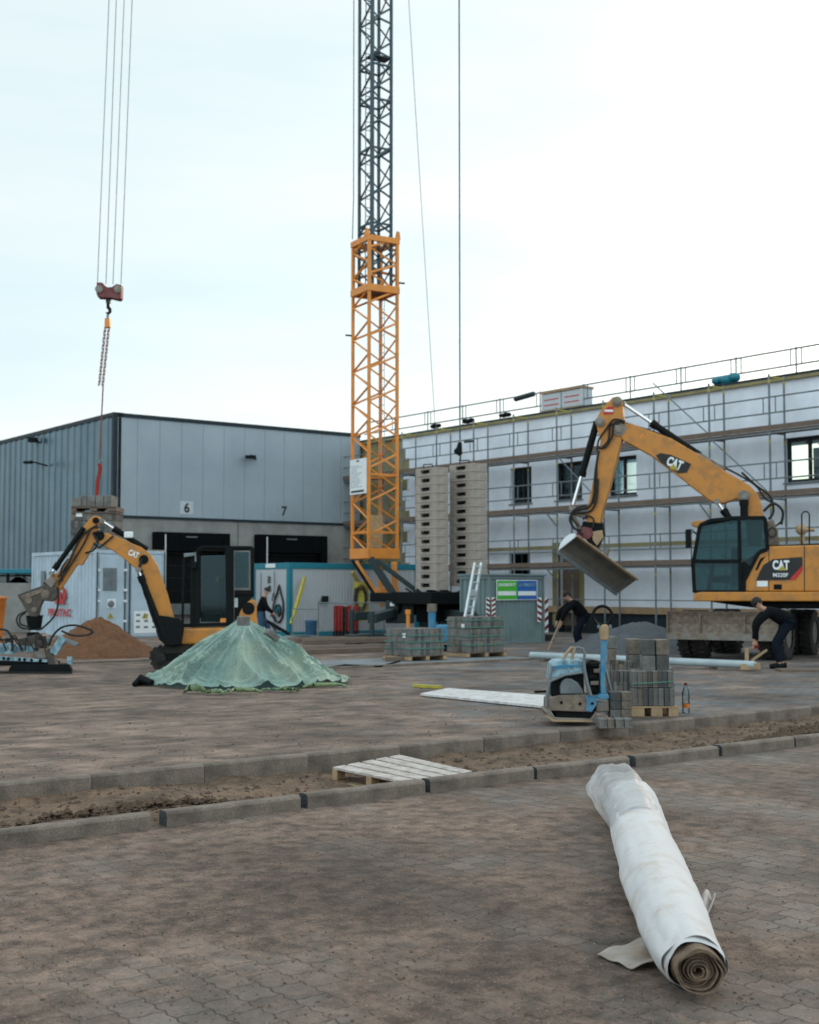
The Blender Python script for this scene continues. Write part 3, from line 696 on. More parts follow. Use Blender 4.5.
for k, (px, lab, s_) in enumerate(((725, 'blue-green crumpled tarpaulin bundle on the roof edge above the excavator boom', .55), (504, 'small dark bundle on the roof edge, rightmost of three', .32), (467.5, 'small dark bundle on the roof edge, middle of three', .3), (435, 'small dark bundle on the roof edge, leftmost of three', .3))):
    t = roofthing(px, 400); m_ = MB()
    for q in range(4): m_.ball(fp(t+(q-1.5)*s_*.4, HW+.33+random.random()*.1*s_, -.15), s_*random.uniform(.35, .5), n=10, sz=(1, 1, .7))
    m_.build('bundle', M['teal'] if k == 0 else M['black'], smooth=60, label=lab, cat='bundle')

# timber props standing inside behind the right-hand window
for k, (px, z0, z1, dx) in enumerate(((790, 4.2, 7.5, 0), (797, 4.2, 7.5, .5), (806, 4.2, 7.5, -.4), (812, 4.2, 7.5, .2))):
    t_ = fr(px, 460)[0]; MB().bar(fp(t_, z0, -1.6-k*.3), fp(t_+dx, z1, -1.9-k*.3), .09).build('timber_prop', M['rawwood'], pb)
for k, (pa, pb_) in enumerate(((788, 815), (815, 790))):
    MB().bar(fp(fr(pa, 460)[0], 4.7, -1.5), fp(fr(pb_, 460)[0], 6.1, -1.5), .06).build('timber_prop', M['rawwood'], pb)
# ================================================================ TOWER CRANE
CY = 43.0
TC = math.radians(30.4); cu, cv = rot2(TC)
nc = D(369, 400, CY); nc = V((nc.x, nc.y, 0))
def zc(y): return D(369, y, CY).z
def face_s(px, dirn):     # distance along dirn from the near corner to pixel column px
    a = (px-409.5)/FPX; return (a*nc.y-nc.x)/(dirn.x-a*dirn.y)
A_ = (face_s(397, cu)+face_s(352.4, cv))/2; AU = face_s(397, cu); AV = face_s(352.4, cv); print('mast', AU, AV)
crane = thing('tower_crane', 'tower crane with yellow lattice mast base and dark blue inner mast', 'crane', nc+cu*AU/2+cv*AV/2, TC)
def cp(a, b, z): return nc+cu*a+cv*b+V((0, 0, z))
def lattice(mat_, name, a0, a1, b0, b1, z0, z1, step, rail, diag, parent, thinback=True, rings=()):
    for (a, b) in ((a0, b0), (a1, b0), (a0, b1), (a1, b1)):
        MB().obox(cp(a-rail/2, b-rail/2, z0), cu*rail, cv*rail, UP*(z1-z0)).build(name+'_chord', M[mat_], parent)
    d = MB(); faces = [((a0, b0), (a1, b0)), ((a0, b1), (a0, b0)), ((a1, b0), (a1, b1)), ((a0, b1), (a1, b1))]
    n = max(1, round((z1-z0)/step)); st = (z1-z0)/n
    for p, q in faces:
        for k in range(n):
            zz = z0+k*st
            d.bar(cp(*q, zz), cp(*p, zz+st*.55), diag*.8, up=V((0, 1, 0)) ); d.bar(cp(*p, zz+st*.55), cp(*q, zz+st), diag, up=V((0, 1, 0)))
    d.build(name+'_diagonals', M[mat_], parent)
    for z in rings:
        h = MB()
        for p, q in faces: h.bar(cp(*p, z), cp(*q, z), diag*1.1)
        h.build(name+'_ring', M[mat_], parent)
zt, z2, zb = zc(235), zc(287), zc(553)
lattice('orange', 'lower_mast', 0, AU, 0, AV, zb, z2, 1.17, .09, .062, crane, rings=(zb+.7, zb+.72+1.9))
lattice('orange', 'cage', 0, AU, 0, AV, z2, zt, .92, .10, .07, crane)
for z, h, nm in ((zt-.18, .2, 'top_ring'), (z2-.12, .24, 'middle_ring'), (zb-.18, .34, 'bottom_ring')):
    r_ = MB(); e = .07
    r_.obox(cp(-e, -e, z), cu*(AU+2*e), cv*.10, UP*h); r_.obox(cp(-e, AV+e-.10, z), cu*(AU+2*e), cv*.10, UP*h)
    r_.obox(cp(-e, -e+.103, z+.002), cu*.10, cv*(AV+2*e-.206), UP*h); r_.obox(cp(AU+e-.10, -e+.103, z+.002), cu*.10, cv*(AV+2*e-.206), UP*h)
    r_.build(nm, M['orange'], crane, bevel=.01)
MB().obox(cp(.05, .05, z2), cu*(AU-.1), cv*(AV-.1), UP*.03).build('platform', M['wood'], crane)
for (a, b) in ((AU+.02, -.02), (-.02, AV*.1)):
    MB().prism([cp(a-.1, b, zt), cp(a+.1, b, zt), cp(a+.07, b, zt+.25), cp(a-.03, b, zt+.28)], cv*.05).build('guide_lug', M['orange'], crane)
ib = .16; ia = AU-ib; ibv = AV-.14
zt2 = 30.0
lattice('crane_blue', 'upper_mast', ib, ia, .14, ibv, z2+.1, zt2, 1.19, .085, .055, crane, rings=(zt+.5, zc(95), zc(60), zt+3.1))
# centre ladder in the blue mast, and platform clutter near y=55
l = MB(); la, lb = AU*.62, ibv-.1
for q in (0, .32): l.bar(cp(la-q, lb, z2), cp(la-q, lb, zt2), .035)
z = z2
while z < zt2: l.bar(cp(la, lb, z), cp(la-.32, lb, z), .02); z += .3
l.build('ladder', M['galv'], crane)
l = MB()
for q in (.15, .45): l.bar(cp(AU-.1, AV-q, zb+.3), cp(AU-.1, AV-q, z2), .02)
z = zb+.3
while z < z2: l.bar(cp(AU-.1, AV-.15, z), cp(AU-.1, AV-.45, z), .014); z += .3
l.build('ladder', M['galv'], crane)
l = MB(); zq = zc(52)
l.obox(cp(ib, .14, zq), cu*(ia-ib), cv*(ibv-.14)*.5, UP*.05); 
for q in range(5): l.bar(cp(ib+q*.17, .2, zq), cp(ib+q*.17+.15, .5, zq+.3*random.random()), .06)
l.build('rest_platform', M['dgreen'], crane)
MB().tube([cp(-.06, AV*.95, zt+.1), cp(-.02, AV*.95, 15), cp(-.04, AV*.95, zt2)], .018, n=6).build('service_cable', M['galv'], crane)
for (px, py, sgn) in ((397, 279, 1), (352, 330, -1)):
    zq = zc(py); s0 = cp(AU, 0, zq) if sgn > 0 else cp(0, AV, zq)
    MB().bar(s0, s0+V((.26*sgn, 0, -.02*sgn)), .05).build('cable_bracket', M['black'], crane)
# notice sheet on the mast
s0 = D(350.5, 494, CY-.1); s1 = D(366.5, 457.5, CY-.1)
nsd = (cp(0, 0, 0)-cp(0, AV, 0)).normalized()
o_ = cp(0, AV, zc(493))-cu*.075+nsd*-.05
nt_ = MB().obox(o_, nsd*(AV+.02), cu*.015, UP*(zc(457.5)-zc(493))).build('notice_sheet', M['signwhite'], crane)
tx = MB(); hh = zc(457.5)-zc(493)
for r_ in range(12):
    w_ = random.uniform(.35, .75)*AV; tx.obox(o_-cu*.003+nsd*.08+UP*(hh*(.2+.055*r_)), nsd*w_, cu*.002, UP*.012)
tx.obox(o_-cu*.003+nsd*.08+UP*hh*.05, nsd*AV*.8, cu*.002, UP*.07); tx.obox(o_-cu*.003+nsd*(AV*.4)+UP*hh*.92, nsd*.2, cu*.002, UP*.05)
sub(tx, 'printed_lines', M['ink'], nt_)
MB().obox(cp(.42, AV*.6, zb+.2), cu*.5, cv*.03, UP*1.1).build('cabinet_board', M['brightwood'], crane, bevel=.01)
# struts under the mast
def dd_(x, y, Y=CY): return D(x, y, Y)
for name, m_, pts, w_ in (('tilt_strut', 'orange', [(355, 562), (384, 606)], .2), ('tilt_strut', 'orange', [(394, 562), (395, 592)], .2), ('tilt_strut', 'orange', [(380, 562), (381, 592)], .14),
                          ('ram', 'dgreen', [(370, 558), (400, 604)], .24), ('ram', 'dgreen', [(376, 560), (418, 592)], .16), ('ram', 'black', [(352, 560), (378, 600)], .1), ('lower_beam', 'orange', [(376, 592), (399, 590)], .22), ('lower_beam', 'orange', [(386, 590), (388, 606)], .2)):
    Yq = CY-.35 if name == 'ram' else CY+.2
    MB().bar(dd_(*pts[0], Yq), dd_(*pts[1], Yq), w_).build(name, M[m_], crane, bevel=.02)
# slewing base, winches, outriggers
b = MB(); base = D(425, 610, 42); bx, by = base.x, base.y
MB().lathe((bx, by+.4, .75), UP, [(.9, 0), (.95, .05), (.95, .35), (.7, .4)], n=28).build('slewing_ring', M['black'], crane, smooth=40)
MB().obox(V((bx, by+.4, 1.15))-cu*1.5-cv*1.0, cu*4.0, cv*2.0, UP*.3).build('slewing_platform', M['black'], crane, bevel=.03)
w_ = MB(); 
for q, (px, py, r) in enumerate(((394, 606, .33), (412, 600, .22), (447, 600, .3), (430, 596, .25))):
    MB().lathe(D(px, py, 41.0), V((.8, .6, 0)), [(r, 0), (r, .08), (r*.65, .1), (r*.65, .5), (r, .52), (r, .6)], n=18).build('winch_drum', M['black'], crane, smooth=40)
MB().box(D(400, 612, 41.2), (.9, .7, .7)).build('drive_cabinet', M['dgreen'], crane, bevel=.03)
MB().box(D(440, 612, 41.2), (1.5, .7, .6)).build('drive_cabinet', M['black'], crane, bevel=.03)
MB().obox(D(390, 606, 40.8), V((.14, 0, 0)), V((0, .01, 0)), V((0, 0, .1))).build('data_plate', M['signwhite'], crane)
for (x0, y0, x1, y1) in ((395, 612, 372, 640), (445, 612, 474, 640), (410, 615, 352, 636), (440, 610, 505, 636)):
    a = D(x0, y0, 41.5); b2 = G(x1, y1, .15); m_ = MB(); m_.bar(a, V((b2.x, b2.y, .75)), .26); m_.tube([V((b2.x, b2.y, .05)), V((b2.x, b2.y, .95))], .07)
    o_ = m_.build('outrigger', M['dgreen'], crane, bevel=.02); sub(MB().lathe((b2.x, b2.y, .0), UP, [(.28, 0), (.28, .05), (.1, .07)], n=14), 'foot_pad', M['steel'], o_)
cab_ = MB()
for q in range(9):
    a = D(random.uniform(390, 455), random.uniform(588, 612), 40.7); b2 = D(random.uniform(400, 465), random.uniform(592, 628), 40.6); m2 = (a+b2)/2-UP*.25
    MB().tube([a, (a+m2)/2-UP*.08, m2, (b2+m2)/2-UP*.08, b2], .03, n=6).build('hose', M['black'], crane)
MB().tube([D(356, 588, 40.9), D(355, 600, 40.9), D(358, 612, 40.9)], .05).build('hose', M['rubber'], crane)
# ---- ballast blocks
n40 = D(436, 500, 40.0); bc1 = V((n40.x, n40.y, 0)); n41 = D(473, 500, 40.0); bc2 = V((n41.x, n41.y, 0))
def along(c, px, dirn): a = (px-409.5)/FPX; return (a*c.y-c.x)/(dirn.x-a*dirn.y)
ordn = ['topmost', 'second', 'third', 'fourth', 'fifth', 'sixth', 'seventh', 'eighth', 'ninth', 'tenth', 'eleventh', 'twelfth', 'thirteenth', 'fourteenth']
for c, pxl, pxr, ytop, nm in ((bc1, 415.5, 448.6, 466.5, 'left'), (bc2, 449.6, 487.3, 462.5, 'right')):
    lv = along(c, pxl, W); lu = along(c, pxr, U); ztop = D(440, ytop, 40).z; hb = 8.84/1300*40; print('block', lv, lu, ztop, hb)
    proto = None; H = hb*.965
    for k in range(14):
        z = ztop-hb*(k+1)
        lab = 'grey concrete crane ballast block, %s of the %s stack beside the mast' % (ordn[k]+' from the top' if k else 'topmost', nm)
        loc = c+V((0, 0, z)); rzj = TH+random.uniform(-.012, .012)
        if proto is None:
            t = thing('ballast_block', lab, 'ballast block', loc, TH, 'crane ballast blocks')
            P2 = lambda a, b, h: loc+U*a+W*b+UP*h
            # side with recess: build as frame + sunk pocket
            m_ = MB(); r0, r1, h0, h1, dp = lv*.32, lv*.74, H*.34, H*.76, .12
            m_.obox(P2(dp, 0, 0), U*(lu-dp), W*lv, UP*H)
            m_.obox(P2(0, 0, 0), U*(dp-.001), W*lv, UP*h0); m_.obox(P2(0, 0, h1), U*(dp-.001), W*lv, UP*(H-h1))
            m_.obox(P2(0, 0, h0+.001), U*(dp-.001), W*r0, UP*(h1-h0-.002)); m_.obox(P2(0, r1, h0+.001), U*(dp-.001), W*(lv-r1), UP*(h1-h0-.002))
            m_.build('block', M['ballast'], t, bevel=.008)
            MB().tube([P2(.10, r0+.05, h0+.02), P2(-.03, r0+.10, h1-.07), P2(-.03, r1-.12, h1-.07), P2(.10, r1-.05, h0+.02)], .02, n=6).build('lifting_handle', M['black'], t)
            MB().obox(P2(dp-.012, r0, h0), U*.01, W*(r1-r0), UP*(h1-h0)).build('pocket_shade', M['dock'], t)  # near-black sheet on the concrete, paints in the shade inside the recess
            proto = t
            tp = t
        else: tp = dup(proto, loc, rzj, lab)
    tt = c+V((0, 0, ztop)); 
    MB().tube([tt+U*.1+W*.3, tt+U*.1+W*.3+UP*.1, tt+U*.1+W*.75+UP*.12, tt+U*.1+W*.75], .018, n=6).build('lifting_eye', M['black'], label='dark steel lifting eye standing on the %s ballast stack' % nm, cat='lifting eye')
MB().obox(bc1+U*-.6+W*-.5+UP*1.1, (bc2-bc1)+U*1.6, W*2.0, UP*.38).build('ballast_tray', M['black'], crane, bevel=.02)
# ---- hooks and hanging loads
HY = 36.0
hk = thing('hook_block', 'maroon crane hook block hanging on four ropes with a chain below', 'crane hook', D(108, 300, HY))
for x0, x1 in ((97.5, 111.5), (106, 118.5), (113, 126.5), (121, 134.5)):
    MB().tube([D(x0, 284, HY), D(x1, -60, HY)], .0125, n=6).build('rope', M['galv'], hk)
b = MB().prism(T(Z([(130, 95), (175, 97), (195, 125), (220, 135), (250, 132), (285, 108), (325, 115), (322, 220), (305, 233), (240, 218), (200, 218), (140, 215), (128, 185)], 80, 270, 7.88), HY-.15), (0, .3, 0)).build('hook_housing', M['darkred'], hk, bevel=.02)
for px in (150, 300): sub(MB().lathe(D(80+px/7.88, 270+150/7.88, HY-.17), V((0, -1, 0)), [(.11, -.02), (.11, .02), (.05, .03)], n=16), 'sheave', M['steel'], b)
MB().prism(T(Z([(200, 218), (240, 218), (235, 262), (205, 262)], 80, 270, 7.88), HY-.05), (0, .1, 0)).build('swivel', M['dgreen'], hk)
MB().tube(T(Z([(220, 262), (222, 295), (236, 310), (236, 330), (220, 345), (206, 335)], 80, 270, 7.88), HY), [.04, .05, .05, .05, .045, .02], n=8).build('hook', M['black'], hk)
MB().tube(T(Z([(222, 335), (216, 385)], 80, 270, 7.88), HY), .035, n=8).build('shackle', M['galv'], hk)
MB().prism(T(Z([(195, 380), (232, 380), (236, 445), (192, 450)], 80, 270, 7.88), HY-.08), (0, .16, 0)).build('chain_shortener', M['orange'], hk)
for off in (-.05, .05):
    c = MB(); a = D(80+213/7.88, 270+450/7.88, HY); e = D(80+165/7.88, 270+905/7.88, HY); n = 16
    for k in range(n):
        p, q = a.lerp(e, k/n), a.lerp(e, (k+1.25)/n); sd_ = V((off, .02*(-1)**k, 0)); c.tube([p+sd_+V((.018, 0, 0)), q+sd_+V((.018, 0, 0)), q+sd_-V((.018, 0, 0)), p+sd_-V((.018, 0, 0))], .014, n=5, closed=True)
    c.build('chain', M['darkred'], hk)
MB().tube([D(80+183/7.88, 384, HY), D(99.6, 458, HY)], .02, n=6).build('wire_sling', M['darkred'], hk)
MB().tube([D(x, y, HY) for x, y in Z([(305, 180), (325, 195), (328, 220), (315, 240), (295, 240), (282, 220), (286, 195)], 70, 440, 10.24)], .018, n=6, closed=True).build('ring', M['galv'], hk)
s_ = MB()
P_sl = T(Z([(300, 235), (312, 300), (285, 410), (275, 580)], 70, 440, 10.24), HY)
MB().bar(P_sl[0], P_sl[1], .11, .02, up=V((0, 1, 0))).bar(P_sl[1], P_sl[2], .10, .02, up=V((0, 1, 0))).bar(P_sl[2], P_sl[3], .11, .02, up=V((0, 1, 0))).build('textile_sling', M['redsling'], hk)

def pack(name, corner, lu, lv, h, nlay, label, cat='paver pack', straps=(.25, .5, .75), group=None, note=True, pallet=True, ph=.14, stone=.075):
    """banded pack of pavers on a wooden pallet; corner is the near corner at ground level"""
    t = thing(name, label, cat, corner, TH, group)
    Pq = lambda a, b, z: V(corner)+U*a+W*b+UP*z
    if pallet:
        p = MB(); e = .05
        for a in (-e, lu/2-.05, lu+e-.1): p.obox(Pq(a, -e, .022), U*.1, W*(lv+2*e), UP*.078)
        pl = p.build('pallet_blocks', M['rawwood'], t)
        p = MB()
        for b_ in range(5): p.obox(Pq(-e, -e+b_*(lv+2*e-.12)/4, .101), U*(lu+2*e), W*.12, UP*.022)
        for a in (-e, lu/2-.05, lu+e-.1): p.obox(Pq(a, -e, 0), U*.1, W*(lv+2*e), UP*.021)
        p.build('pallet_deck', M['wood'], t)
    z0 = .125 if pallet else 0; lh = (h-z0)/nlay
    for k in range(nlay):
        m_ = MB(); 
        na = int(lu/stone); rc = lambda: setattr(m_, 'mi', random.choice((0, 0, 0, 1, 2)))
        # outside courses only: stones on edge, each slightly out of line
        for i in range(na):
            rc(); j = random.uniform(-.012, .012); m_.obox(Pq(i*lu/na+.002, j, z0+k*lh), U*(lu/na-.005), W*.2, UP*(lh-.006+random.uniform(-.004, 0)))
            j = random.uniform(-.006, .006); m_.obox(Pq(i*lu/na+.002, lv-.2+j, z0+k*lh), U*(lu/na-.005), W*.2, UP*(lh-.006))
        for i in range(int((lv-.41)/stone)):
            n_ = int((lv-.41)/stone); rc(); j = random.uniform(-.006, .006)
            m_.obox(Pq(j, .205+i*(lv-.41)/n_, z0+k*lh), U*.2, W*((lv-.41)/n_-.004), UP*(lh-.006)); m_.obox(Pq(lu-.2+j, .205+i*(lv-.41)/n_, z0+k*lh), U*.2, W*((lv-.41)/n_-.004), UP*(lh-.006))
        m_.obox(Pq(.21, .21, z0+k*lh), U*(lu-.42), W*(lv-.42), UP*(lh-.004))
        o = m_.build('paver_layer', [M['paver'], M['paver_warm'], M['paver_dark']], t); o['kind'] = 'stuff'
    for q in straps:
        z = z0+(h-z0)*q; MB().tube([Pq(-.018, -.018, z), Pq(lu+.018, -.018, z), Pq(lu+.018, lv+.018, z), Pq(-.018, lv+.018, z)], .013, n=5, closed=True).build('strap', M['strap'], t)
    if note: MB().obox(Pq(-.016, lv*.25, h*.72), W*-.11, U*.003, UP*.10).build('label_sheet', M['signwhite'], t)
    return t
# the load in the air (above the warehouse corner), seen from slightly below
lc = D(118, 532, HY); 
cn = D(70+513/10.24, 440+757/10.24, HY)       # pallet right end
t = thing('lifted_paver_pack', 'pack of pavers with a pallet of loose stones on top, hanging from the red sling', 'paver pack', D(97, 535, HY), 0)
ax = V((1, 0, 0))
def LZ(x, y, dy=0): return D(70+x/10.24, 440+y/10.24, HY+dy)
for k, (x0, y0, x1, y1) in enumerate(((55, 757, 508, 830), (50, 832, 510, 905), (48, 907, 508, 975), (50, 977, 505, 1040))):
    a = LZ(x0, y1); b = LZ(x1, y0); n = 12; m_ = MB()
    for i in range(n): m_.mi = random.choice((0, 0, 1, 2)); m_.obox(a+ax*((b.x-a.x)*i/n)+V((0, -.45+random.uniform(-.01, .01), 0)), ax*((b.x-a.x)/n-.006), V((0, .9, 0)), UP*(b.z-a.z-.006))
    o = m_.build('paver_layer', [M['paver'], M['paver_warm'], M['paver_dark']], t); o['kind'] = 'stuff'
a = LZ(60, 740); b = LZ(515, 690); m_ = MB()
for x0, x1 in ((60, 108), (245, 318), (420, 515)): m_.obox(LZ(x0, 738)+V((0, -.5, 0)), V((LZ(x1, 738).x-LZ(x0, 738).x, 0, 0)), V((0, 1, 0)), UP*.10)
m_.obox(LZ(58, 757)+V((0, -.5, 0)), V((a.x*-1+b.x, 0, 0)), V((0, 1.0, 0)), UP*.03); m_.obox(LZ(58, 708)+V((0, -.5, 0)), V((a.x*-1+b.x, 0, 0)), V((0, 1.0, 0)), UP*.04)
m_.build('pallet', M['wood'], t)
xs_ = [60, 160, 215, 300, 385, 465]; tops = [600, 578, 578, 580, 576]
for i in range(5):
    mm = MB(); a = LZ(xs_[i], 690); b = LZ(xs_[i+1]-4, tops[i]); mm.obox(a+V((0, -.45, 0)), V((b.x-a.x, 0, 0)), V((0, .8, 0)), UP*(b.z-a.z)).build('top_stone', M['paver'], t, bevel=.01)
for x in (175, 350, 415):
    a = LZ(x, 760); b = LZ(x, 1040); MB().bar(a+V((0, -.467, 0)), b+V((0, -.467, 0)), .015, .004).build('strap', M['strap'], t)
MB().obox(LZ(105, 795)+V((0, -.47, 0)), V((.17, 0, 0)), V((0, .005, 0)), UP*.10).build('label_sheet', M['signwhite'], t)
# middle hook above the right ballast stack
MY = 40.6
mh = thing('ballast_hook', 'small dark hook ball on a single long rope above the ballast stacks', 'crane hook', D(459.5, 450, MY))
MB().tube([D(460, 440, MY), D(459, -60, MY)], .026, n=6).build('rope', M['crane_blue'], mh)
MB().prism(T(Z([(525, 48), (540, 48), (542, 100), (530, 105), (508, 92), (508, 80), (518, 72)], 330, 430, 4.095), MY-.1), (0, .2, 0)).build('hook_ball', M['black'], mh, bevel=.04)
MB().tube(T([(460, 455), (460.5, 458), (459.5, 461)], MY), .03, n=6).build('hook', M['black'], mh)
MB().bar(D(464, 442, MY), D(474, 441, MY), .07).build('hook_handle', M['dgreen'], mh)
MB().tube([D(436, 440, 60), D(405, -60, 60)], .016, n=5).build('guy_rope', M['galv'], label='hair thin pale rope running up through the sky right of the mast', cat='rope')
# mid-air work lamp / floodlight mast pieces on scaffold near hook skipped

# ================================================================ CONTAINERS
def container(name, label, corner, lu, lv, h, wallmat, framemat, corr_u=None, corr_v=None, base=.0, fr_=.12, cat='container', top=.12):
    t = thing(name, label, cat, corner, TH); Pq = lambda a, b, z: V(corner)+U*a+W*b+UP*z
    f = MB()
    for a, b_ in ((0, 0), (lu-fr_, 0), (0, lv-fr_), (lu-fr_, lv-fr_)): f.obox(Pq(a, b_, base), U*fr_, W*fr_, UP*(h-base))
    for z, hh_ in ((base, fr_), (h-top, top)):
        f.obox(Pq(fr_, 0.003, z), U*(lu-2*fr_), W*(fr_-.01), UP*(hh_-.003)); f.obox(Pq(fr_, lv-fr_, z), U*(lu-2*fr_), W*(fr_-.01), UP*(hh_-.003))
        f.obox(Pq(.003, fr_, z), U*(fr_-.01), W*(lv-2*fr_), UP*(hh_-.003)); f.obox(Pq(lu-fr_, fr_, z), U*(fr_-.01), W*(lv-2*fr_), UP*(hh_-.003))
    f.build('frame', M[framemat], t, bevel=.012)
    def corr(axis, length, off, step, dep):
        m_ = MB(); pts = []; s = fr_
        while s < length-fr_-.001:
            e = min(step, length-fr_-s); pts += [(s, 0), (s+e*.45, 0), (s+e*.55, dep), (s+e*.92, dep), (s+e, 0)]; s += step
        for i in range(len(pts)-1):
            a, b_ = pts[i], pts[i+1]
            if b_[0]-a[0] < 1e-5: continue
            if axis == 'u': q = [Pq(a[0], off+a[1], base+fr_), Pq(b_[0], off+b_[1], base+fr_), Pq(b_[0], off+b_[1], h-top), Pq(a[0], off+a[1], h-top)]
            else: q = [Pq(off+a[1], a[0], base+fr_), Pq(off+b_[1], b_[0], base+fr_), Pq(off+b_[1], b_[0], h-top), Pq(off+a[1], a[0], h-top)]
            m_.add(q, [(0, 1, 2, 3)])
        m_.build('wall', M[wallmat], t, recalc=False)
    corr('u', lu, .03, *(corr_u or (.25, .03))); corr('v', lv, .03, *(corr_v or (.25, .03)))
    MB().obox(Pq(fr_-.01, lv-.05, base+.05), U*(lu-2*fr_+.02), W*.03, UP*(h-base-.1)).obox(Pq(lu-.05, fr_-.01, base+.05), U*.03, W*(lv-2*fr_+.02), UP*(h-base-.1)).build('rear_wall', M[wallmat], t)
    MB().obox(Pq(.05, .05, h-.04), U*(lu-.1), W*(lv-.1), UP*.03).build('roof', M[wallmat], t)
    return t, Pq
# white battery container with red flame mark
c = G(94.5, 638.5); cc = V((c.x, c.y, 0)); Hc = D(94.5, 549.5, c.y).z
lv_ = along(cc, 32, W); lu_ = along(cc, 166, U); print('white container', lu_, lv_, Hc)
t, Pq = container('energy_container', 'white steel container with red flame mark and a service door, behind the sand heap', cc, lu_, lv_, Hc, 'cont_white', 'cont_white', corr_u=(.3, .012), corr_v=(.28, .035))
MB().obox(Pq(.0, .0, Hc+.002), U*lu_, W*.06, UP*.02).build('top_edge', M['rawwood'], t)
# red mark + letters on the long side
def side_pt(px, py, off=.012): return PL(px, py, cc-U*off, U)
flame = Z([(338, 190), (350, 120), (395, 60), (400, 10), (430, 50), (425, 120), (445, 130), (452, 60), (440, 0), (425, -60), (470, -10), (490, 60), (478, 130), (455, 150), (485, 190)], 30, 590, 13.65)
MB().prism([side_pt(x, y, .035) for x, y in flame], U*.02).build('flame_mark', M['inkred'], t)
ltr = side_pt(48.2, 613, .036); rt_ = side_pt(71.0, 616.2, .036)
text_mb('PROTAC', V((ltr.x, ltr.y, ltr.z-.10)), -W, UP, .26, bold=.025, width=(rt_-ltr).length, ext=.006).build('lettering', M['inkred'], t)
MB().obox(side_pt(40.5, 592, .03), -W*.35, U*.02, UP*.72).build('vent_panel', M['galv'], t)
# door end
def end_pt(px, py, off=.01): return PL(px, py, cc-W*off, W)
def eu(px): return (end_pt(px, 600)-cc).dot(U)
def ez(px, py): return end_pt(px, py).z
def epanel(name, x0, x1, y0, y1, m_, off=.02, th=.03, par=None, bev=.004):
    a, b_ = eu(x0), eu(x1); z1 = ez((x0+x1)/2, y0); z0 = ez((x0+x1)/2, y1); mb = MB().obox(cc+U*a-W*off+UP*z0, U*(b_-a), W*th, UP*(z1-z0))
    return sub(mb, name, M[m_], par, bevel=bev) if par else mb.build(name, M[m_], t, bevel=bev)
dr = epanel('door', 99, 123.5, 555, 636, 'cont_white'); epanel('window', 102.5, 116.5, 568, 591, 'galv', .03, .02, dr); fn = epanel('fan_grille', 107, 115.5, 599, 608, 'signwhite', .034, .02, dr)
q = end_pt(111, 604, .05); sub(MB().lathe(q, -W, [(.11, 0), (.11, .01), (.03, .02)], n=18), 'fan', M['galv'], dr)
for x in (96.7, 124.8, 129, 164): epanel('locking_bar', x-.35, x+.35, 552, 637, 'black', .05, .03)
dr2 = epanel('door', 131, 162, 555, 636, 'cont_white'); epanel('hatch', 134, 160, 611, 633, 'signwhite', .03, .012, dr2)
for k in range(3):
    for j in range(3): epanel('notice', 136+j*8, 140+j*8, 614+k*6, 616+k*6, 'galv', .034, .004, dr2, bev=.001)
for x, y in ((110.5, 615.5), (145, 615.5)):
    tr_ = [end_pt(x-3.2, y+2.8, .045), end_pt(x+3.2, y+2.8, .045), end_pt(x, y-3.2, .045)]
    o_ = MB().prism(tr_, -W*.004).build('warning_triangle', M['tag_yellow'], t); 
    sub(MB().obox(end_pt(x-.4, y+1.8, .053), U*.025, W*.003, UP*.09), 'bolt_sign', M['ink'], o_)
for y in (569, 589, 600, 620): epanel('hinge', 97.2, 99.6, y, y+2.2, 'signwhite', .055, .05)
for y in (569, 589, 600, 620): epanel('hinge', 123.4, 126.5, y, y+2.2, 'signwhite', .055, .05)
# site office with teal frame
c = G(288.5, 637); oc = V((c.x, c.y, 0)); Ho = D(288.5, 562.5, c.y).z; lvo = along(oc, 252.8, W); print('office', lvo, Ho)
t, Pq = container('office_container', 'white site office cabin with teal frame and a graffiti eye on its end wall', oc, 5.4, lvo, Ho, 'cabin_white', 'teal', corr_u=(.12, .02), corr_v=(2.0, .005), fr_=.16, top=.2)
def ospt(px, py, off=.01): return PL(px, py, oc-U*off, U)
a = ospt(257, 572); b_ = ospt(273.5, 572)
dr = MB().obox(V((a.x, a.y, .15))-U*.005, b_-a+UP*(a.z-b_.z), U*.03, UP*(ospt(265, 571).z-.15)).build('door', M['cabin_white'], t, bevel=.008)
dg = MB(); 
for x in (260.5, 274): p_ = ospt(x, 570, .045); p_.z = .2; dg.obox(p_, -W*.03, U*.005, UP*(ospt(265, 573).z-.2))
sub(dg, 'door_joint', M['galv'], dr)
MB().obox(ospt(265.5, 567.8, .004), -W*.62, U*.01, UP*.13).build('sign_plate', M['signwhite'], t)
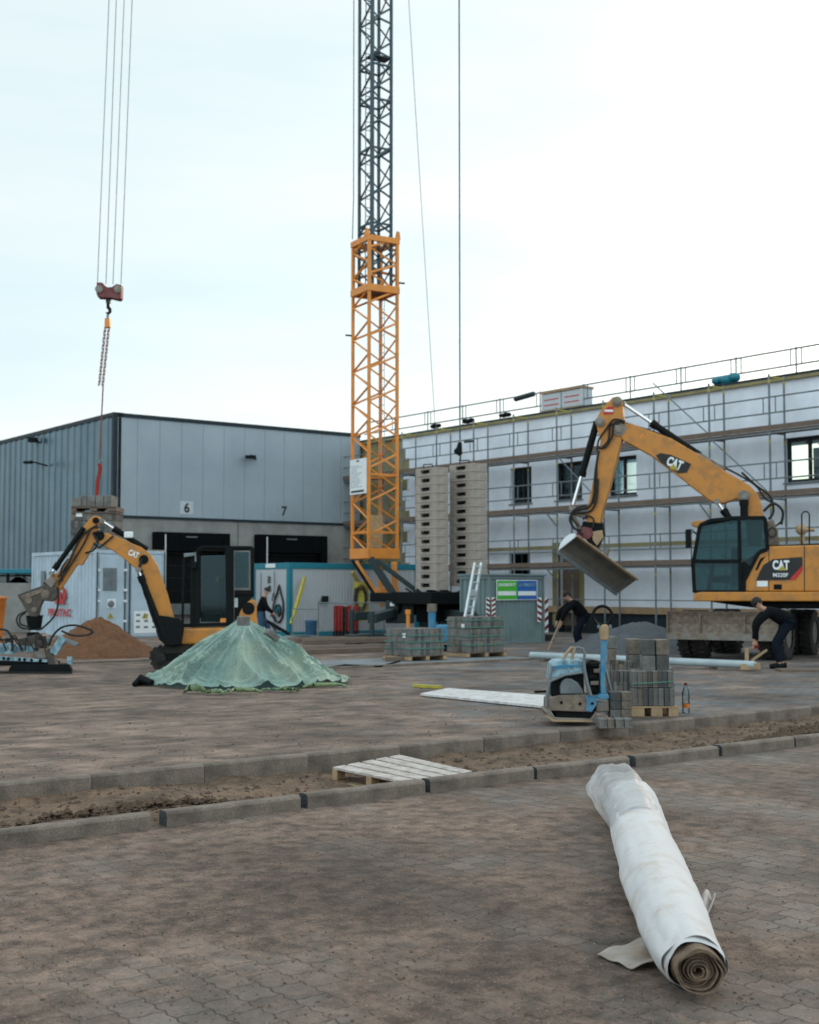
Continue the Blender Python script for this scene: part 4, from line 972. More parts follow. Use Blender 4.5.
# graffiti: drop outline with an eye, and two tag marks
def gz(pts, off=.02): return [ospt(x, y, off) for x, y in Z(pts, 250, 555, 10.24)]
drop = [(298, 310), (318, 400), (338, 480), (342, 560), (330, 640), (300, 690), (265, 680), (240, 620), (235, 540), (250, 460), (278, 390)]
for k, (pts, r, cl) in enumerate(((drop, .035, True), ([(255, 560), (270, 520), (295, 510), (312, 540), (312, 590), (295, 625), (268, 615)], .035, True))):
    MB().tube(gz(pts), r, n=6, closed=cl).build('graffiti_outline', M['ink'], t)
MB().prism(gz([(262, 560), (275, 525), (295, 520), (305, 550), (304, 600), (288, 622), (268, 605)]), U*.01).build('graffiti_eye', M['teal'], t)
MB().prism(gz([(276, 560), (286, 545), (294, 570), (290, 605), (278, 600)], .035), U*.01).build('graffiti_pupil', M['ink'], t)
for pts in ([(180, 230), (215, 230)], [(178, 260), (215, 250)], [(197, 215), (197, 280)], [(180, 285), (215, 275)], [(178, 330), (218, 325)], [(200, 310), (190, 370)], [(205, 335), (218, 370)], [(180, 360), (215, 350)], [(215, 600), (240, 650)], [(205, 625), (230, 620)], [(240, 390), (225, 470)], [(215, 720), (300, 770)], [(230, 740), (260, 770)]):
    MB().tube(gz(pts), .022, n=5).build('graffiti_stroke', M['ink'], t)
MB().tube([PL(x, y, oc-W*.05, W) for x, y in Z([(700, 490), (760, 480), (800, 470)], 250, 555, 10.24)], .03, n=6).build('pipe_stub', M['black'], t)
MB().box(PL(250+770/10.24, 555+450/10.24, oc-W*.1, W), (.22, .2, .2)).build('socket_box', M['black'], t, bevel=.02)
# grey green material container with the sign
c = G(489.5, 644.5); gc = V((c.x, c.y, 0)); Hg = D(489.5, 575.5, c.y).z; lvg = along(gc, 459.5, W); lug = along(gc, 544.5, U); print('mat container', lug, lvg, Hg)
t, Pq = container('material_container', 'grey green steel storage container carrying a green and blue sign', gc, lug, lvg, Hg, 'cont_teal', 'cont_teal', corr_u=(.16, .02), corr_v=(.2, .035), fr_=.06, top=.1)
MB().obox(Pq(-.04, -.05, Hg), U*(lug+.08), W*(lvg+.1), UP*.05).build('roof_rim', M['cont_teal'], t, bevel=.008)
def gpt(px, py, off=.02): return PL(px, py, gc-W*off, W)
def gpan(x0, x1, y0, y1, m_, off, nm, par=None, th=.012):
    a = gpt(x0, (y0+y1)/2, off); b_ = gpt(x1, (y0+y1)/2, off); zt_ = gpt((x0+x1)/2, y0, off).z; zb_ = gpt((x0+x1)/2, y1, off).z
    mb = MB().obox(V((a.x, a.y, zb_)), V((b_.x-a.x, b_.y-a.y, 0)), W*th, UP*(zt_-zb_)); return sub(mb, nm, M[m_], par) if par else mb.build(nm, M[m_], t)
sg = gpan(496.5, 537.3, 580, 600, 'signwhite', .03, 'sign_board')
gpan(497.2, 517.2, 580.7, 599.3, 'signgreen', .034, 'green_half', sg, .003); gpan(517.3, 536.8, 580.7, 599.3, 'signblue', .034, 'blue_half', sg, .003)
for x0, x1, m_, w1 in ((498.5, 515.8, 'signwhite', 'SIEBERT'), (518.6, 535.6, 'signwhite', 'SIEBERT')):
    a = gpt(x0, 586.2, .036); b_ = gpt(x1, 586.2, .036)
    sub(text_mb(w1, a, U, UP, .085, bold=.02, width=(b_-a).length), 'lettering', M[m_] if x0 < 510 else M['mpale'], sg)
    gpan(x0-.4, x1+.3, 591.2, 595.4, 'signwhite', .0375, 'name_bar', sg, .003)
def stripes(px, y0, y1, wpx, flip, name='chevron_board', par=None):
    a = gpt(px, (y0+y1)/2, .05); zt_ = gpt(px, y0, .05).z; zb_ = gpt(px, y1, .05).z; wd = (gpt(px+wpx, 600, .05)-gpt(px, 600, .05)).length
    bd = MB().obox(V((a.x, a.y, zb_)), U*wd, W*.012, UP*(zt_-zb_)).build(name, M['signwhite'], t)
    s_ = MB(); n = 4; hh_ = (zt_-zb_)/n
    for k in range(n):
        z0 = zb_+k*hh_; o0, o1 = (0, .4*hh_*1.1) if flip else (.44*hh_, 0)
        p = [V((a.x, a.y, z0+o0)), V((a.x, a.y, z0+o0))+U*wd+UP*(o1-o0), V((a.x, a.y, z0+o1+hh_*.5))+U*wd, V((a.x, a.y, z0+o0+hh_*.5))]
        s_.prism([q-W*.003 for q in p], W*.002)
    sub(s_, 'red_stripe', M['red'], bd)
stripes(486.2, 597.5, 617, 3.4, False); stripes(491.8, 597.5, 617, 3.6, True); stripes(537.5, 597.5, 622, 4.0, False)
# separate warning post at right
wp = G(545, 641); t = thing('warning_board', 'red and white striped warning board standing right of the storage container', 'warning board', wp, TH)
m_ = MB(); m_.obox(V((wp.x, wp.y, .25)), U*.14, W*.02, UP*1.05); m_.build('board', M['signwhite'], t); s_ = MB()
for k in range(4): s_.prism([V((wp.x, wp.y, .3+k*.26))-W*.003, V((wp.x, wp.y, .3+k*.26))+U*.14-W*.003+UP*.1, V((wp.x, wp.y, .3+k*.26))+U*.14-W*.003+UP*.22, V((wp.x, wp.y, .3+k*.26))-W*.003+UP*.12], W*.002)
s_.build('red_stripe', M['red'], t); MB().box(V((wp.x, wp.y, .1))+U*.07, (.4, .3, .2)).build('foot', M['rubber'], t, bevel=.03)
# ladder leaning on it
a0 = G(458.5, 640); la_ = thing('ladder', 'aluminium ladder leaning against the grey green container', 'ladder', a0)
tp0 = D(475.0, 563, 36.6); tp1 = D(481.5, 563, 36.9); b0 = D(459.8, 640, 35.6); b1 = D(467.0, 641, 35.9); b0.z = b1.z = 0.03
for p, q in ((b0, tp0), (b1, tp1)): MB().bar(p, q, .06, .08).build('stile', M['alu'], la_)
for k in range(10):
    f = (k+.6)/10; MB().tube([b0.lerp(tp0, f), b1.lerp(tp1, f)], .02, n=6).build('rung', M['alu'], la_)
MB().bar(b0.lerp(tp0, .62), b1.lerp(tp1, .62), .08, .12).build('hinge_bar', M['alu'], la_)

# tall fence panels etc. in front of the office
def fence(label, pts, h=1.1, Y=None):
    t = thing('site_fence', label, 'fence', G(*pts[0]), 0, 'galvanised site fence panels')
    a = G(*pts[0]); b_ = G(*pts[1])
    fr2 = MB()
    for p in (a, b_): fr2.tube([p, p+UP*h], .022, n=6)
    fr2.tube([a+UP*h, b_+UP*h], .022, n=6); fr2.tube([a+UP*.12, b_+UP*.12], .02, n=6); fr2.build('frame', M['galv'], t)
    w_ = MB(); n = int((b_-a).length/.1)
    for k in range(1, n): p = a.lerp(b_, k/n); w_.bar(p+UP*.12, p+UP*h, .006)
    o = w_.build('wire_mesh', M['galv'], t); o['kind'] = 'stuff'
    for p in (a, b_): MB().box(p+UP*.05, (.5, .2, .1)).build('foot', M['concrete'], t, bevel=.02)
fence('galvanised site fence panel left of the red generator, in front of the cabin', [(292, 639), (318, 640)], .95)
fence('galvanised site fence panel in front of the red generator', [(318.5, 641), (352, 641)], 1.15)
fence('galvanised site fence panel right of the red generator', [(352.5, 641), (384, 640)], 1.15)
g0 = D(333, 638, 40.5); t = thing('generator', 'red generator housing behind the site fence', 'generator', V((g0.x+.4, g0.y, 0)))
MB().obox(V((D(333.5, 640, 40.6).x, 40.6, .25)), V((.30, 0, 0)), V((0, .6, 0)), UP*.80).build('housing', M['red'], t, bevel=.03)
MB().obox(V((D(346.5, 640, 40.6).x, 40.6, .25)), V((.36, 0, 0)), V((0, .6, 0)), UP*.80).build('housing', M['red'], t, bevel=.03)
MB().obox(V((D(343, 640, 40.6).x, 40.65, .25)), V((.12, 0, 0)), V((0, .5, 0)), UP*.76).build('grille', M['black'], t)
MB().obox(V((D(333, 640, 40.6).x, 40.65, .0)), V((.8, 0, 0)), V((0, .5, 0)), UP*.25).build('skid', M['black'], t)
t = thing('barrel', 'blue plastic bin standing at the cabin wall behind the fence', 'bin', D(311, 640, 41.4)); p = V((t.location.x, t.location.y, .02))
t.location = p; t.matrix_basis = Matrix.Translation(p)
MB().lathe(p, UP, [(.15, 0), (.17, .04), (.19, .5), (.2, .52)], n=18).build('body', M['blue'], t, smooth=40); MB().lathe(p+UP*.5, UP, [(.205, 0), (.205, .05), (.1, .07)], n=18).build('lid', M['blue'], t, smooth=40)
for x0, y0, x1, y1, lab in ((291, 624, 304.5, 577, 'yellow prop leaning on the cabin wall, left one'), (352, 572, 362, 588, 'short yellow prop leaning on the cabin wall, right one')):
    a = D(x0, y0, 41.9 if x0 < 300 else 43.5); b_ = D(x1, y1, 42.8 if x0 < 300 else 43.9); MB().bar(a, b_, .09).bar(a+V((.06, -.05, 0)), b_+V((.06, -.02, -.1)), .02).build('prop', M['tag_yellow'], label=lab, cat='prop', bevel=.01)
a = D(353.5, 609, 43.4); 
t = thing('hose_board', 'yellow board with a coiled black hose beside the crane strut', 'hose reel', a)
MB().obox(a-V((0, 0, .4)), V((.5, 0, 0)), V((0, .05, 0)), UP*1.3).build('board', M['tag_yellow'], t)
for r in (.2, .24, .28): MB().tube([a+V((.25+r*.7*math.cos(q*.524), -.05-r*.1, .35+r*1.6*math.sin(q*.524))) for q in range(12)], .022, n=6, closed=True).build('hose', M['rubber'], t)
# timber stacks / baulks below the fence
for k in range(9):
    a = G(300+random.uniform(-4, 6), 655-k*1.0+random.uniform(-.5, .5)); L_ = random.uniform(2.2, 3.2)
    d_ = (U*1+W*random.uniform(-.05, .05)).normalized()
    MB().obox(V((a.x, a.y, .0 if k < 5 else .13)), d_*L_, W*.12, UP*.12).build('timber_baulk', M['wood'], bevel=.01, label='weathered timber baulk in the low heap before the site fence, %s' % ('%s from the front' % ordn[k] if k else 'frontmost'), cat='timber', group='timber baulks in front of the site fence')
for (x, y) in ((360, 645), (372, 644), (396, 642)):
    a = G(x, y); MB().box(V((a.x, a.y, .15)), (.7, .5, .3), ax=U, ay=W).build('grey_crate', M['dgreen'], bevel=.02, label='dark crate on the ground by the crane base, %s' % {360: 'left one', 372: 'middle one', 396: 'right one'}[x], cat='crate')
# blue pump and yellow post near the crane foot
a = G(431, 655); p = V((D(432, 640, 33).x, 33, 0)); t = thing('pump', 'bright blue pump unit with upright pipe behind the paver packs', 'pump', p)
MB().tube([p+UP*.1, p+UP*1.0], .10, n=10).build('pipe', M['mblue'], t); MB().tube([p+UP*1.0, p+UP*1.2], .13, n=10).build('flange', M['steel'], t)
MB().box(p+V((.35, 0, .45)), (.55, .4, .45)).build('motor', M['mblue'], t, bevel=.06); MB().box(p+V((.2, 0, .08)), (1.0, .4, .16)).build('skid', M['black'], t)
p = V((D(408, 640, 35).x, 35, 0)); MB().tube([p, p+UP*.9], [.05, .05], n=8).tube([p+UP*.9, p+UP*1.02], .075, n=8).build('hydrant_post', M['orange'], label='short yellow post with a knob left of the blue pump', cat='post')
# ---- left background: ramp wall, canopy, cars, orange bin
a = G(-30, 650); rw = MB(); w0 = D(-60, 600, 47); 
MB().obox(V((D(-60, 600, 47).x, 47, 0)), V((D(36, 600, 47).x-D(-60, 600, 47).x, 0, 0)), V((0, .25, 0)), UP*(D(0, 583, 47).z)).build('ramp_wall', M['concrete'], label='low plain concrete ramp wall at the left edge beside the white container', cat='wall', bevel=.01)
yy = 49.0; t = thing('canopy', 'flat teal canopy roof above the ramp wall at the left edge', 'canopy', V((D(8, 600, yy).x, yy, 0)))
a = D(-40, 573.5, yy); b_ = D(36, 569, yy)
MB().obox(a, V((b_.x-a.x, 0, 0)), V((0, 2.0, 0)), UP*(b_.z-a.z)).build('roof', M['teal'], t, bevel=.02)
for x in (-30, 5, 33): MB().obox(V((D(x, 600, yy).x, yy+.1, 0)), V((.1, 0, 0)), V((0, .1, 0)), UP*a.z).build('post', M['black'], t)
def smallcar(px, lab, m_):
    y_ = 50.2; p = V((D(px, 600, y_).x, y_, 0)); t = thing('parked_car', lab, 'car', V((p.x, p.y, .75)), 0, 'cars beyond the ramp wall')
    prof = [(-2, .3), (2, .3), (2.05, .7), (1.3, .9), (.7, 1.35), (-.9, 1.38), (-1.6, .95), (-2, .85)]
    MB().prism([p+V((x, -.0, z+.75)) for x, z in prof], (0, 1.7, 0)).build('body', m_, t, bevel=.08)
    MB().prism([p+V((x, -.01, z+.75)) for x, z in [(-1.3, .95), (1.1, .95), (.62, 1.28), (-.85, 1.3)]], (0, .01, 0)).build('side_window', M['winglass'], t)
    for x in (-1.25, 1.25): MB().lathe(p+V((x, -.02, 1.05)), (0, 1, 0), [(.3, 0), (.3, .2)], n=16).build('wheel', M['rubber'], t)
smallcar(4, 'silver car beyond the ramp wall under the teal canopy, left one', M['galv']); smallcar(104-66, 'dark car beyond the ramp wall under the teal canopy, right one', M['dgreen'])
MB().obox(V((D(-60, 600, 49.8).x, 49.8, 0)), V((6, 0, 0)), V((0, 3.0, 0)), UP*.98).build('ramp_deck', M['concrete'], label='raised concrete ramp deck behind the ramp wall', cat='ramp')
p = D(-1, 626, 33); q = V((p.x-.2, p.y, 0)); t = thing('waste_bin', 'orange plastic bin cut by the left edge of the photo', 'bin', q)
MB().lathe(q, UP, [(.27, 0), (.30, .6), (.36, 1.3), (.38, 1.32)], n=20).build('body', M['orangeplastic'], t, smooth=40)
MB().lathe(q+UP*1.32, UP, [(.39, 0), (.39, .05), (.2, .08)], n=20).build('rim', M['orangeplastic'], t, smooth=40)
# ================================================================ HEAPS
def heap(name, label, cx, cy, rx, ry, h, m_, seed=0, kind=None, power=1.15, peak=.12, stone=.03, cat='heap'):
    def f(i, j):
        t = 2*math.pi*i/72; r = j/30.0; 
        rr_ = r*(1+.08*noise.noise(V((math.cos(t)*1.5, math.sin(t)*1.5, seed))))
        z = h*max(0, (1-r)**power) if r > peak else h*((1-peak)**power)+(h-h*(1-peak)**power)*(1-(r/peak)**2)*.5
        x = cx+rx*rr_*math.cos(t); y = cy+ry*rr_*math.sin(t)
        z += (noise.fractal(V((x*1.6, y*1.6, seed)), 1, 2, 4)*.10*h+noise.noise(V((x*9, y*9, seed)))*stone)*min(1, (1-r)*4)
        return V((x, y, max(z, -.02) if j < 30 else -.03))
    mb = MB().grid(72, 31, f, closeu=True)
    return mb.build(name, m_, smooth=70, label=label, cat=cat, origin=(cx, cy, 0))
p = G(97, 658); c_ = D(97, 640, p.y+.9); heap('sand_heap', 'heap of orange brown sand in front of the white container', c_.x, c_.y, 1.55, 1.3, D(97, 614, c_.y).z, M['sand'], 3, stone=.05, power=1.0, peak=.25)
c_ = D(637, 640, 33.5); heap('grit_heap', 'broad heap of grey grit in front of the white facade, behind the plate compactor', c_.x, c_.y, 2.1, 1.9, D(640, 619, c_.y).z, M['gravel'], 5, power=.95, peak=.25)
# green film covered heap
def film_mat():
    m = bpy.data.materials.new('green_film'); m.use_nodes = True; t = m.node_tree; b = t.nodes['Principled BSDF']; L = t.links.new
    tc_ = t.nodes.new('ShaderNodeTexCoord'); n = t.nodes.new('ShaderNodeTexNoise'); n.inputs['Scale'].default_value = 1.6; n.inputs['Detail'].default_value = 7; n.inputs['Distortion'].default_value = .6
    L(tc_.outputs['Object'], n.inputs[0]); r = t.nodes.new('ShaderNodeValToRGB'); L(n.outputs[0], r.inputs[0])
    e = r.color_ramp.elements; e[0].position = .34; e[0].color = (.15, .27, .235, 1); e[1].position = .68; e[1].color = (.37, .45, .34, 1); q = e.new(.5); q.color = (.24, .35, .29, 1)
    L(r.outputs[0], b.inputs['Base Color']); b.inputs['Roughness'].default_value = .32; b.inputs['Specular IOR Level'].default_value = .7
    b.inputs['Coat Weight'].default_value = .3; b.inputs['Coat Roughness'].default_value = .2
    v = t.nodes.new('ShaderNodeTexNoise'); v.inputs['Scale'].default_value = 7; v.inputs['Detail'].default_value = 5; v.inputs['Distortion'].default_value = 1.5; L(tc_.outputs['Object'], v.inputs[0])
    lw = t.nodes.new('ShaderNodeLayerWeight'); lw.inputs[0].default_value = .5
    fr_ = t.nodes.new('ShaderNodeMapRange'); fr_.inputs[1].default_value = .10; fr_.inputs[2].default_value = .75; fr_.inputs[3].default_value = .42; fr_.inputs[4].default_value = 1.0; L(lw.outputs['Facing'], fr_.inputs[0])
    tp_ = t.nodes.new('ShaderNodeBsdfTransparent'); tp_.inputs[0].default_value = (.55, .80, .72, 1); ms_ = t.nodes.new('ShaderNodeMixShader'); L(fr_.outputs[0], ms_.inputs[0]); L(tp_.outputs[0], ms_.inputs[1]); L(b.outputs[0], ms_.inputs[2]); L(ms_.outputs[0], t.nodes['Material Output'].inputs[0])
    bp = t.nodes.new('ShaderNodeBump'); bp.inputs['Strength'].default_value = .6; bp.inputs['Distance'].default_value = .03; L(bp.outputs[0], lw.inputs['Normal']); vv = t.nodes.new('ShaderNodeTexVoronoi'); vv.feature = 'DISTANCE_TO_EDGE'; vv.inputs['Scale'].default_value = 3.5; dm = t.nodes.new('ShaderNodeMix'); dm.data_type = 'VECTOR'; dm.inputs[0].default_value = .35; L(tc_.outputs['Object'], dm.inputs[4]); L(v.outputs['Color'], dm.inputs[5]); L(dm.outputs[1], vv.inputs[0]); av = t.nodes.new('ShaderNodeMath'); av.operation = 'MULTIPLY_ADD'; av.inputs[1].default_value = .12; L(vv.outputs[0], av.inputs[0]); L(v.outputs[0], av.inputs[2]); L(av.outputs[0], bp.inputs['Height']); L(bp.outputs[0], b.inputs['Normal'])
    return m
M['green_film'] = film_mat()
pk = D(242, 616, 22.0); cx, cy, hh = pk.x+.02, 22.0, pk.z-.0
fold = [(random.uniform(0, 2*math.pi), random.uniform(.04, .12), random.uniform(.03, .085), random.uniform(.1, .5)) for _ in range(52)]
RX, RY = 1.62, 1.5
def tarp(i, j):
    t = 2*math.pi*i/260; r = j/60.0
    R = 1+.05*noise.noise(V((math.cos(t)*2, math.sin(t)*2, 4)))
    zz_ = hh*max(0, 1-r/.93)**.97; zz_ = min(zz_, hh*.965+ .02*(1-r))
    rad = r
    w = 0
    for a, wd, am, st in fold:
        da = math.atan2(math.sin(t-a-.15*math.sin(r*5+a*3)), math.cos(t-a-.15*math.sin(r*5+a*3)))
        if r > st*.4: w += am*2.1*math.exp(-abs(da/(wd*(.30+.15/(r+.2)))))*min(1, (r-st*.4)*3)*(.45+.55*r)
    w += .025*noise.fractal(V((math.cos(t)*2.2*r*2, math.sin(t)*2.2*r*2, 2)), 1, 2, 2)*min(1, r*2)
    w += (.08*abs(noise.noise(V((t*7, r*1.2, 9))))+.07*abs(noise.noise(V((t*19, r*1.5, 3))))+.012*abs(noise.noise(V((t*40, r*2, 7)))))*min(1, r*2.2)
    if r > .86:    # gathered hem lying on the ground
        e = (r-.86)/.14; zz_ = max(zz_, 0)*(1-e)+.02; w = w*(1-e*.4)+.045*abs(noise.noise(V((t*9, r*9, 1))))+.07*math.exp(-((e-.6)/.3)**2)*max(0, noise.noise(V((math.cos(t)*5, math.sin(t)*5, 1)))+.35)
    x = cx+RX*R*rad*math.cos(t)*(1+w*.25); y = cy+RY*R*rad*math.sin(t)*(1+w*.25)
    if math.cos(t) > .80 and r > .8: x += .16*(r-.8)/.2*(math.cos(t)-.80)/.2
    return V((x, y, max(.006, zz_+w*.75)))
th = thing('covered_heap', 'heap covered in pale green plastic film in the middle of the yard', 'covered heap', (cx, cy, 0))
MB().grid(260, 61, tarp, closeu=True).build('plastic_film', M['green_film'], th, smooth=75)
def inner(i, j):
    t = 2*math.pi*i/64; r = j/24*.93; h_ = max(0, hh*max(0, 1-r/.93)**1.0-.10); return V((cx+RX*r*math.cos(t), cy+RY*r*math.sin(t), h_-.02+.03*noise.noise(V((math.cos(t)*4*r, math.sin(t)*4*r, 6)))))
MB().grid(64, 25, inner, closeu=True).build('heap_core', M['gravel'], th, smooth=70)
# yellow-green hem rolls
M['hem'] = mat('yellow_green_film_hem', (.17, .235, .10), .35, col2=(.08, .15, .10), nscale=9, namt=.9)
for (x0, x1, yb, hgt) in ((184, 206, 694, .16), (206, 224, 695, .08), (222, 262, 694, .09), (300, 346, 688, .07), (262, 300, 692, .05)):
    pts = []; n = 14
    for k in range(n): q = G(x0+(x1-x0)*k/(n-1), yb+random.uniform(-.8, .8)); q.z = .03+hgt*.45*math.sin(math.pi*k/(n-1)); pts.append(q)
    MB().tube(pts, [.015+hgt*.30*math.sin(math.pi*(k+.3)/n)*random.uniform(.6, 1.2) for k in range(n)], n=8).build('hem_fold', M['hem'], th, smooth=60)
MB().tube([G(134, 687)+UP*.04, G(141, 686)+UP*.10, G(152, 687)+UP*.07], [.04, .1, .05], n=8).build('hem_fold', M['black'], th, smooth=60)
def brick(px, py, Y, sx, sy, sz, rz, label, tilt=0, name='paving_stone', group=None):
    c = D(px, py, Y); o = MB().box((0, 0, 0), (sx, sy, sz)).build(name, M['paver'], bevel=.012, label=label, cat='paving stone', group=group, origin=(0, 0, 0))
    o.location = c; o.rotation_euler = (0, tilt, rz); return o
brick(243.5, 621, 21.35, .21, .18, .15, .1, 'grey paving stone weighing down the peak of the green film')
brick(272, 635, 21.1, .24, .15, .10, .5, 'grey paving stone lying on the right slope of the green film', tilt=.62)
p = G(333, 684); o = brick(333, 682.5, p.y, .24, .16, .10, .2, 'grey paving stone at the lower right hem of the green film'); o.location.z = .10
p = G(139, 690); 

# ================================================================ PEOPLE
def skinmesh(name, nodes, edges, mats, parent, origin, subd=2, root=0, **k):
    me = bpy.data.meshes.new(name); inv = V(origin)
    me.from_pydata([V(n[0])-inv for n in nodes], edges, [])
    o = bpy.data.objects.new(name, me); COL.objects.link(o)
    s = o.modifiers.new('skin', 'SKIN'); s.use_smooth_shade = True
    for i, n in enumerate(nodes):
        r = n[1]; r = (r, r) if not isinstance(r, tuple) else r
        me.skin_vertices[0].data[i].radius = r; me.skin_vertices[0].data[i].use_root = (i == root)
    u = o.modifiers.new('sub', 'SUBSURF'); u.levels = subd; u.render_levels = subd
    dg = bpy.context.evaluated_depsgraph_get(); m2 = bpy.data.meshes.new_from_object(o.evaluated_get(dg))
    bpy.data.objects.remove(o); m2.name = name
    m2.materials.clear()
    for m in mats: m2.materials.append(m)
    m2.polygons.foreach_set('use_smooth', [True]*len(m2.polygons))
    o = bpy.data.objects.new(name, m2); COL.objects.link(o); o.parent = parent
    return o
def person(label, base, face, lean=0.1, scale=1.0, arms=None, legs=None, hair='cap', trousers='trouser', crouch=0.0, headtilt=0, holds=None):
    """face: heading angle; f forward, s to the left"""
    f = V((math.cos(face), math.sin(face), 0)); s = V((-f.y, f.x, 0)); B = V(base)
    t = thing('person', label, 'person', base)
    def P(a, b, z): return B+(f*a+s*b+UP*z)*scale
    ph = .95-crouch; sh = -.22*math.sin(lean)     # pelvis goes back when leaning
    def tor(d, b=0, fo=0): return P(sh+math.sin(lean)*d+math.cos(lean)*fo, b, ph+math.cos(lean)*d-math.sin(lean)*fo)
    pel = tor(0); chest = tor(.36); neck = tor(.52); la = lean*.75+headtilt
    head = neck+(f*math.sin(la)+UP*math.cos(la))*.13*scale+f*.02
    arms = arms or [(.05, .30, 1.12, .12, .32, .85)]*2
    legs = legs or [((.08, .42), (.0, 0)), ((.02, .42), (-.12, 0))]
    nodes = [(pel, .11*scale), (tor(.18), .10*scale), (chest, (.14*scale, .10*scale)), (neck, .055*scale)]; edges = [(0, 1), (1, 2), (2, 3)]
    nodes.append((head-(UP*.05)*scale, .07*scale)); edges.append((3, 4)); nodes.append((head+UP*.04*scale, .085*scale)); edges.append((4, 5)); nodes.append((head+UP*.09*scale, .06*scale)); edges.append((5, 6))
    jack = [(tor(-.12), .17*scale), (tor(.15), .175*scale), (chest, (.235*scale, .19*scale)), (tor(.5), .10*scale)]; je = [(0, 1), (1, 2), (2, 3)]
    tr = [(tor(.06), .155*scale)]; te = []
    hands = []
    for k, sd_ in enumerate((1, -1)):
        shp = tor(.42, .18*sd_); ea, eb, ez_, ha, hb, hz = arms[k]; el = P(ea, eb*sd_, ez_); hd = P(ha, hb*sd_, hz)
        n0 = len(nodes); nodes += [(shp, .06*scale), (el, .043*scale), (hd, .028*scale)]; edges += [(2, n0), (n0, n0+1), (n0+1, n0+2)]
        dv = (hd-el).normalized(); palm = hd+dv*.07*scale; nodes.append((palm, (.042*scale, .022*scale))); edges.append((n0+2, n0+3)); lat = dv.cross(f); lat = lat.normalized() if lat.length > .1 else s
        for q, (o_, ln) in enumerate(((-.032, .075), (-.011, .085), (.011, .08), (.032, .065))):
            nodes.append((palm+lat*o_*scale+dv*ln*scale*.6, .010*scale)); edges.append((n0+3, len(nodes)-1)); nodes.append((palm+lat*o_*scale+dv*ln*scale*.95+f*.02*scale, .009*scale)); edges.append((len(nodes)-2, len(nodes)-1))
        nodes.append((hd+dv*.05*scale-lat*.055*scale, .011*scale)); edges.append((n0+3, len(nodes)-1))
        j0 = len(jack); jack += [(shp, .10*scale), (el, .082*scale), (hd-dv*.02, .055*scale)]; je += [(2, j0), (j0, j0+1), (j0+1, j0+2)]
        (ka, kz), (fa, fz) = legs[k]; hip = P(sh*.9, .1*sd_, ph-.06); kn = P(ka, .12*sd_, kz*(ph/.95)); an = P(fa, .12*sd_, .09); toe = P(fa+.19, .13*sd_, .04)
        n0 = len(nodes); nodes += [(hip, .095*scale), (kn, .058*scale), (an, .042*scale), (toe, .035*scale)]; edges += [(0, n0), (n0, n0+1), (n0+1, n0+2), (n0+2, n0+3)]
        q0 = len(tr); tr += [(hip, .125*scale), (kn, .095*scale), (P(fa, .12*sd_, .12), .08*scale)]; te += [(0, q0), (q0, q0+1), (q0+1, q0+2)]
        MB().tube([P(fa-.07, .12*sd_, .055), P(fa+.05, .125*sd_, .06), P(fa+.2, .13*sd_, .045)], [.055*scale, .06*scale, .045*scale], n=8).build('boot', M['black'], t, smooth=50)
        hands.append(palm)
    skinmesh('body', nodes, edges, [M['skin']], t, base); skinmesh('jacket', jack, je, [M['jacket']], t, base); skinmesh('trousers', tr, te, [M[trousers]], t, base)
    # face and headgear
    hf = (f*math.cos(la)-UP*math.sin(la)).normalized(); hu = (f*math.sin(la)+UP*math.cos(la)).normalized(); hc = head+hu*.02*scale
    MB().add([hc+hf*.10*scale+hu*.02*scale, hc+hf*.125*scale-hu*.03*scale, hc+hf*.095*scale-hu*.03*scale+s*.018*scale, hc+hf*.095*scale-hu*.03*scale-s*.018*scale], [(0, 1, 2), (0, 3, 1), (1, 3, 2), (0, 2, 3)]).build('nose', M['skin'], t)
    for sd_ in (1, -1):
        MB().ball(hc+hf*.09*scale+s*.03*sd_*scale+hu*.02*scale, .011*scale, n=8).build('eye', M['ink'], t); MB().ball(hc+s*.088*sd_*scale, .022*scale, n=8).build('ear', M['skin'], t)
    m_ = MB(); prof = [(.098, .035), (.103, .06), (.092, .10), (.06, .13), (.02, .14)]
    m_.lathe(hc-hf*.008*scale, hu, [(r*scale, h*scale) for r, h in prof], n=16)
    if hair == 'cap':
        m_.build('cap', M['hair'], t, smooth=60); MB().lathe(hc+hf*.07*scale, hu, [(.07*scale, .045*scale), (.07*scale, .055*scale)], n=12).build('cap_peak', M['hair'], t)
    else:
        m_.ball(hc-hf*.03*scale+hu*.03*scale, .092*scale, n=12); m_.build('hair', M['hair'], t, smooth=60)
    return t, hands
b_ = G(263, 642); pB = V((D(262, 600, 38.5).x, 38.5, 0))
t1, h1 = person('man in dark cap and black jacket walking behind the green heap with a bar', pB, 0.15, lean=.22, scale=.93, arms=[(.12, .30, 1.1, .30, .22, .95), (.14, .28, 1.1, .36, .2, .92)], legs=[((.22, .45), (.2, 0)), ((-.02, .45), (-.32, 0))], trousers='jeans', headtilt=.2)
a = D(267, 621, 38.1); b2 = D(289, 634, 37.9); MB().bar(a, b2, .07, .09).build('carried_bar', M['black'], label='black bar carried low by the man in the cap', cat='bar', bevel=.01)
t2, h2 = person('worker in dark clothes bending forward to the left beside the grit heap', V((D(578, 600, 34).x, 34, 0)), math.pi+.1, lean=.72, scale=.98, crouch=.04, arms=[(.42, .22, 1.0, .5, .2, .72), (.45, .22, 1.0, .55, .15, .72)], legs=[((.10, .46), (.02, 0)), ((.0, .45), (-.14, 0))], hair='hair')
a = D(562, 617, 33.8); b2 = D(548, 648, 33.4); b2.z = .02; MB().tube([a, b2], .018, n=6).build('shovel_handle', M['rawwood'], label='wooden tool handle held by the bending worker by the grit heap', cat='tool')
wB = G(779, 668.5)
